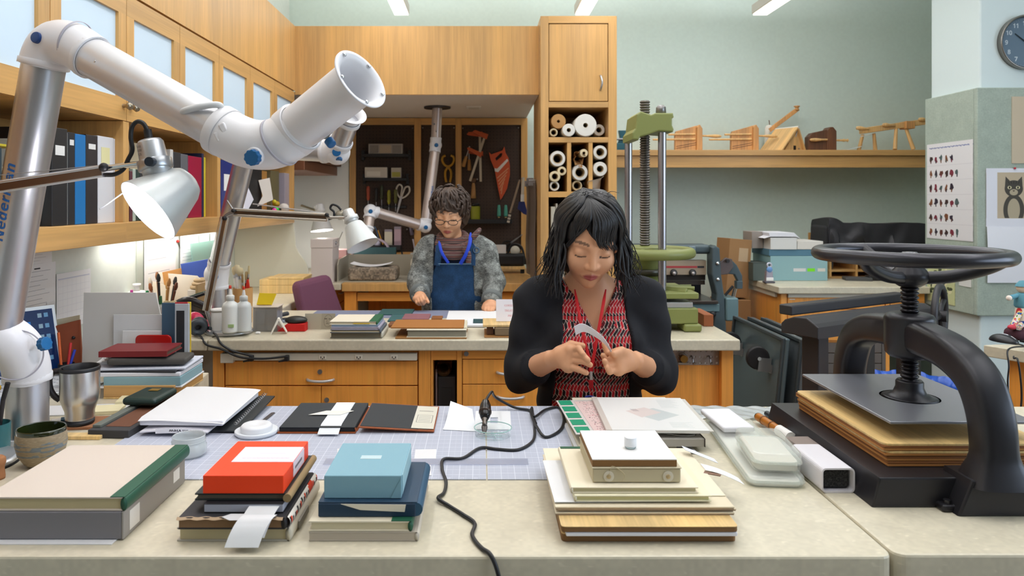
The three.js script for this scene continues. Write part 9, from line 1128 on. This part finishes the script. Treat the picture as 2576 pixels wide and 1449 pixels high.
// ================================================================ standing woman in the denim apron
{const t=thing('person','woman with glasses, grey cardigan, scarf and denim apron, standing at the middle bench','person',[0,0,0]);
const D=3.58,base=skinLin('#dfaa84'),lip=skinLin('#a9544c'),brow=skinLin('#4a382c');
const HM=headMatrix(P(1131,536,3.55),-0.14,0.34,-0.03),HI=HM.clone().invert();
const nb=P(1142,612,3.6),SL=P(1070,632,3.6),SR=P(1222,632,3.6),EL=P(1053,712,3.56),ER=P(1243,712,3.56),WL=P(1057,742,3.42),WR=P(1236,758,3.42),ch=P(1143,668,3.6),hi=V(ch.x,0.86,-3.6),cz=-3.6;
const neckTop=V(0,-0.075,-0.015).applyMatrix4(HM),neck=(p)=>cap(p,neckTop,nb,0.045,0.05);
const torso=(p,o)=>{const q={x:p.x,y:p.y,z:(p.z-cz) / 0.68};let d=cap(q,V(ch.x,ch.y,0),V(ch.x,hi.y+0.06,0),0.13+o,0.135+o);d=smin(d,cap(q,V(ch.x,hi.y+0.06,0),V(ch.x,hi.y-0.05,0),0.135+o,0.15+o),0.06);d=smin(d,cap(q,V(SL.x+0.04,SL.y,0),V(SR.x-0.04,SR.y,0),0.06+o,0.06+o),0.09);return d*0.85;};
const bodyF=(p)=>{let d=smin(neck(p),torso(p,-0.012),0.04);d=smin(d,cap(p,SL,EL,0.04,0.034),0.04);d=smin(d,cap(p,SR,ER,0.04,0.034),0.04);d=smin(d,cap(p,EL,WL,0.034,0.026),0.02);d=smin(d,cap(p,ER,WR,0.034,0.026),0.02);for(const s of[-1,1]){d=smin(d,cap(p,V(hi.x+s*0.085,0.84,cz),V(hi.x+s*0.08,0.46,cz),0.085,0.058),0.04);d=smin(d,cap(p,V(hi.x+s*0.08,0.46,cz),V(hi.x+s*0.08,0.08,cz-0.02),0.056,0.038),0.03);d=smin(d,cap(p,V(hi.x+s*0.08,0.04,cz-0.03),V(hi.x+s*0.09,0.034,cz+0.12),0.038,0.03),0.03);}return d;};
const o=V(HM.elements[12],HM.elements[13],HM.elements[14]);
const headG=sdfMesh((p)=>smin(headField(p.clone().applyMatrix4(HI)),neck(p),0.02),V(-0.11,-0.15,-0.13).add(o),V(0.11,0.14,0.14).add(o),0.0036,(p)=>headColour(p.clone().applyMatrix4(HI),base,lip,brow,0.004));
const trousers=skinLin('#20242e'),bodyG=sdfMesh(bodyF,V(-0.5,-0.01,-3.8),V(0.26,nb.y+0.06,-3.3),0.013,(p)=>p.y<0.9?trousers:base);
const hand=(W,palm,fingers,thumb)=>{const f=fingers.map((q)=>digit(q,0.0088,0.007)),th=digit(thumb,0.011,0.008),[lo,h2]=bounds([W,...palm,...fingers.flat(),...thumb],0.03);return sdfMesh((p)=>{let d=cap(p,W,palm[0],0.024,0.021);d=smin(d,cap(p,palm[0],palm[1],0.02,0.014),0.02);d=smin(d,cap(p,palm[0],palm[2],0.02,0.013),0.02);d=smin(d,cap(p,palm[1],palm[2],0.012,0.011),0.015);d=smin(d,th(p),0.012);for(const q of f)d=smin(d,q(p),0.0035);return d;},lo,h2,0.0034,()=>skinLin('#e0a47c'));};
const hl=hand(WL,[P(1056,748,3.39),P(1062,748,3.355),P(1046,752,3.355)],[[P(1063,747,3.35),P(1066,754,3.325),P(1068,762,3.34)],[P(1058,750,3.345),P(1061,758,3.322),P(1065,765,3.34)],[P(1052,752,3.348),P(1055,760,3.328),P(1060,766,3.345)],[P(1046,754,3.352),P(1049,762,3.335),P(1054,766,3.35)]],[P(1064,744,3.39),P(1072,752,3.365),P(1077,760,3.345)]);
const hr=hand(WR,[P(1235,766,3.4),P(1224,772,3.375),P(1242,772,3.375)],[[P(1223,772,3.37),P(1220,778,3.352),P(1220,781,3.345)],[P(1229,773,3.368),P(1227,780,3.346),P(1228,782,3.34)],[P(1236,773,3.368),P(1235,780,3.347),P(1234,782,3.34)],[P(1242,772,3.372),P(1242,778,3.352),P(1240,781,3.345)]],[P(1220,766,3.4),P(1216,775,3.375),P(1217,780,3.36)]);
part(t,'body',mergeSkin([headG,bodyG,hl,hr]),skinMat(0.5));
part(t,'navy_top',sdfMesh((p)=>{let d=Math.max(torso(p,0.001),-cap(p,nb,neckTop,0.056,0.056));return Math.max(d,0.8-p.y);},V(-0.5,0.78,-3.82),V(0.26,nb.y+0.04,-3.35),0.011),mat('#14233f',0.9));
// denim apron: bib over the chest, straps
const denim=dataTex(128,128,(u,v)=>{const k=0.85+0.3*pn(u*64,v*64,64,64)+0.2*(pn(u*6,v*6,6,6)-0.5);return[30*k,66*k,104*k];});denim.repeat.set(8,8);const dm=mat('#ffffff',0.9,0,{map:denim}),bibTop=P(0,664,3.5).y,wl=(y)=>{const k=(bibTop-y) / (bibTop-0.95);return 0.085+0.085*Math.min(1,Math.max(0,k)*1.1);};
part(t,'denim_apron',sdfMesh((p)=>{let d=torso(p,0.012+0.0045*Math.sin((p.x-ch.x)*30+(p.y)*24));d=Math.max(d,Math.abs(p.x-ch.x-0.002)-wl(p.y),p.y-bibTop,-(p.z-cz-0.015));return Math.max(d,0.62-p.y);},V(-0.42,0.6,-3.72),V(0.2,bibTop+0.02,-3.36),0.0065),dm);
const strap=(pts,m,r,fl)=>part(t,'apron_strap',lock(pts,r,r,20,8,fl),m);strap([P(1104,612,3.52),P(1103,640,3.49),P(1100,668,3.488)],dm,0.016,0.3);strap([P(1188,612,3.52),P(1188,640,3.49),P(1188,668,3.488)],dm,0.016,0.3);part(t,'bib_seam',rod(P(1103,664,3.484),P(1186,664,3.484),0.0028,0.0028,6),mat('#6d8ba0',0.9));part(t,'strap_ring',torus(0.014,0.0035,20,8).rotateX(1.2),mat('#3a5a78',0.5),P(1198,630,3.49));
// grey knitted cardigan
const kt=dataTex(128,128,(u,v)=>{const k=pn(u*40,v*60,40,60),m=pn(u*9,v*9,9,9);const q=0.5+0.55*k+0.5*(m-0.5);return[128*q+22,132*q+22,128*q+22];});kt.repeat.set(7,7);
const eL=(y)=>ch.x-0.098-0.01*(SL.y-y)*3,eR=(y)=>ch.x+0.092+0.012*(SL.y-y)*3;
part(t,'grey_cardigan',sdfMesh((p)=>{const sl=(S,E,W)=>smin(cap(p,S,E,0.056,0.053),cap(p,E,E.clone().lerp(W,0.86),0.053,0.047),0.03);let d=smin(torso(p,0.02),Math.min(sl(SL,EL,WL),sl(SR,ER,WR)),0.03)+0.003*Math.sin(p.y*60+p.x*30)+0.002*Math.sin(p.y*33-p.x*71);const open=Math.min(p.x-eL(p.y),eR(p.y)-p.x);if(p.z>cz-0.02)d=smax(d,Math.min(open,0.05),0.006);d=smax(d,-cap(p,nb,neckTop,0.068,0.068),0.01);return Math.max(d,0.8-p.y);},V(-0.52,0.78,-3.86),V(0.3,nb.y+0.04,-3.33),0.0085),mat('#ffffff',0.98,0,{map:kt}));
for(const[E,W]of[[EL,WL],[ER,WR]])part(t,'sleeve_cuff',along(lathe([[0.034,0],[0.05,0.002],[0.05,0.03],[0.036,0.034]],28),E.clone().lerp(W,0.78),W),mat('#6f7473',0.95));
// scarf: knitted coils round the neck
const sk=dataTex(64,128,(u,v)=>{const b=Math.floor(v*24)%5,r=Math.floor(u*32)%2;const c=[[120,72,66],[92,84,84],[150,120,110],[70,62,70],[134,98,88]][b];const k=r?1.05:0.8;return[c[0]*k,c[1]*k,c[2]*k];});sk.repeat.set(14,10);const sm=mat('#ffffff',0.98,0,{map:sk});
const coil=(y,R,r,dz,dx=0,tilt=0.25)=>torus(R,r,44,14).scale(1,1,0.86).rotateX(tilt).translate(nb.x+dx,y,nb.z+dz);
part(t,'scarf',merge([coil(nb.y+0.03,0.062,0.022,0.028,-0.004,0.42),coil(nb.y+0.002,0.072,0.024,0.036,0.0,0.4),coil(nb.y-0.026,0.072,0.022,0.05,0.0,0.5),lock([V(nb.x+0.045,nb.y-0.02,nb.z+0.1),P(1178,640,3.455),P(1178,662,3.455)],0.022,0.018,12,10,0.5),lock([P(1186,602,3.5),P(1198,588,3.5),P(1206,578,3.52)],0.026,0.018,12,10,0.6)]),sm);
part(t,'blue_lanyard',lock([P(1184,585,3.5),P(1182,612,3.46),P(1172,640,3.445),P(1158,664,3.46)],0.009,0.009,18,8,0.3),mat('#1240c8',0.6));part(t,'blue_lanyard',lock([P(1104,606,3.49),P(1112,636,3.465),P(1128,662,3.47)],0.007,0.007,18,8,0.3),mat('#1240c8',0.6));
// glasses
const gm=mat('#241c1a',0.35),ring=(sx)=>{const q=[];for(let i=0;i<16;i++){const a=i / 16*6.2832;q.push([sx+0.0235*Math.cos(a),-0.012+0.0145*Math.sin(a)*(Math.sin(a)>0?0.8:1),0.096-0.2*Math.abs(sx+0.0235*Math.cos(a))**1.5]);}return tube(q,0.0016,48,6,true);};
const gl=part(t,'glasses',merge([ring(-0.033),ring(0.033),tube([[-0.0105,-0.009,0.0955],[0,-0.006,0.098],[0.0105,-0.009,0.0955]],0.0016,10,6),tube([[0.056,-0.008,0.091],[0.072,-0.004,0.06],[0.079,-0.004,0.0]],0.0016,14,6),tube([[-0.056,-0.008,0.091],[-0.072,-0.004,0.06],[-0.079,-0.004,0.0]],0.0016,14,6)]).applyMatrix4(HM),gm);
// short layered hair
const L2=(x,y,z)=>V(x,y,z).applyMatrix4(HM),hairs=[];seed=41;
const capG=sdfMesh((l)=>{let d=ell(l,0,0.034,-0.024,0.09,0.09,0.104);d=smin(d,ell(l,0,-0.03,-0.04,0.092,0.08,0.07),0.04);const line=0.028+0.010*Math.cos(l.x*30+0.8)-Math.max(0,Math.abs(l.x)-0.045)*1.6;return smax(d,-Math.max(l.y-line,Math.abs(l.x)-0.066,-(l.z-0.0)),0.006)+0.0014*Math.sin(l.x*220+l.y*90);},V(-0.12,-0.14,-0.15),V(0.12,0.14,0.11),0.0055).applyMatrix4(HM);
const onH=(az,el,r)=>{const c=Math.cos(el);return[0.092*r*c*Math.sin(az),0.036+0.093*r*Math.sin(el),-0.024+0.106*r*c*Math.cos(az)];};
for(let i=0;i<190;i++){const az=rr(-3.1,3.1),el=rr(-0.35,1.25),r=rr(1.0,1.08),sw=rr(-0.35,0.55);const front=Math.abs(az)<0.8;if(front&&el<0.25)continue;const d1=0.24,a2=az+sw*0.5,e2=el-0.28;const q=[onH(az,el,r),onH(az+sw*0.25,el-0.12,r+0.035),onH(a2,e2,r+0.035),onH(a2+sw*0.35,Math.max(front?0.12:-0.9,e2-0.26),r+rr(-0.01,0.09))];hairs.push(lock(q.map((w)=>L2(...w)),rr(0.005,0.0085),0.0012,12,6));}
part(t,'hair',merge([capG,...hairs]),mat('#44342a',0.5));}
renderer.render(scene,camera);
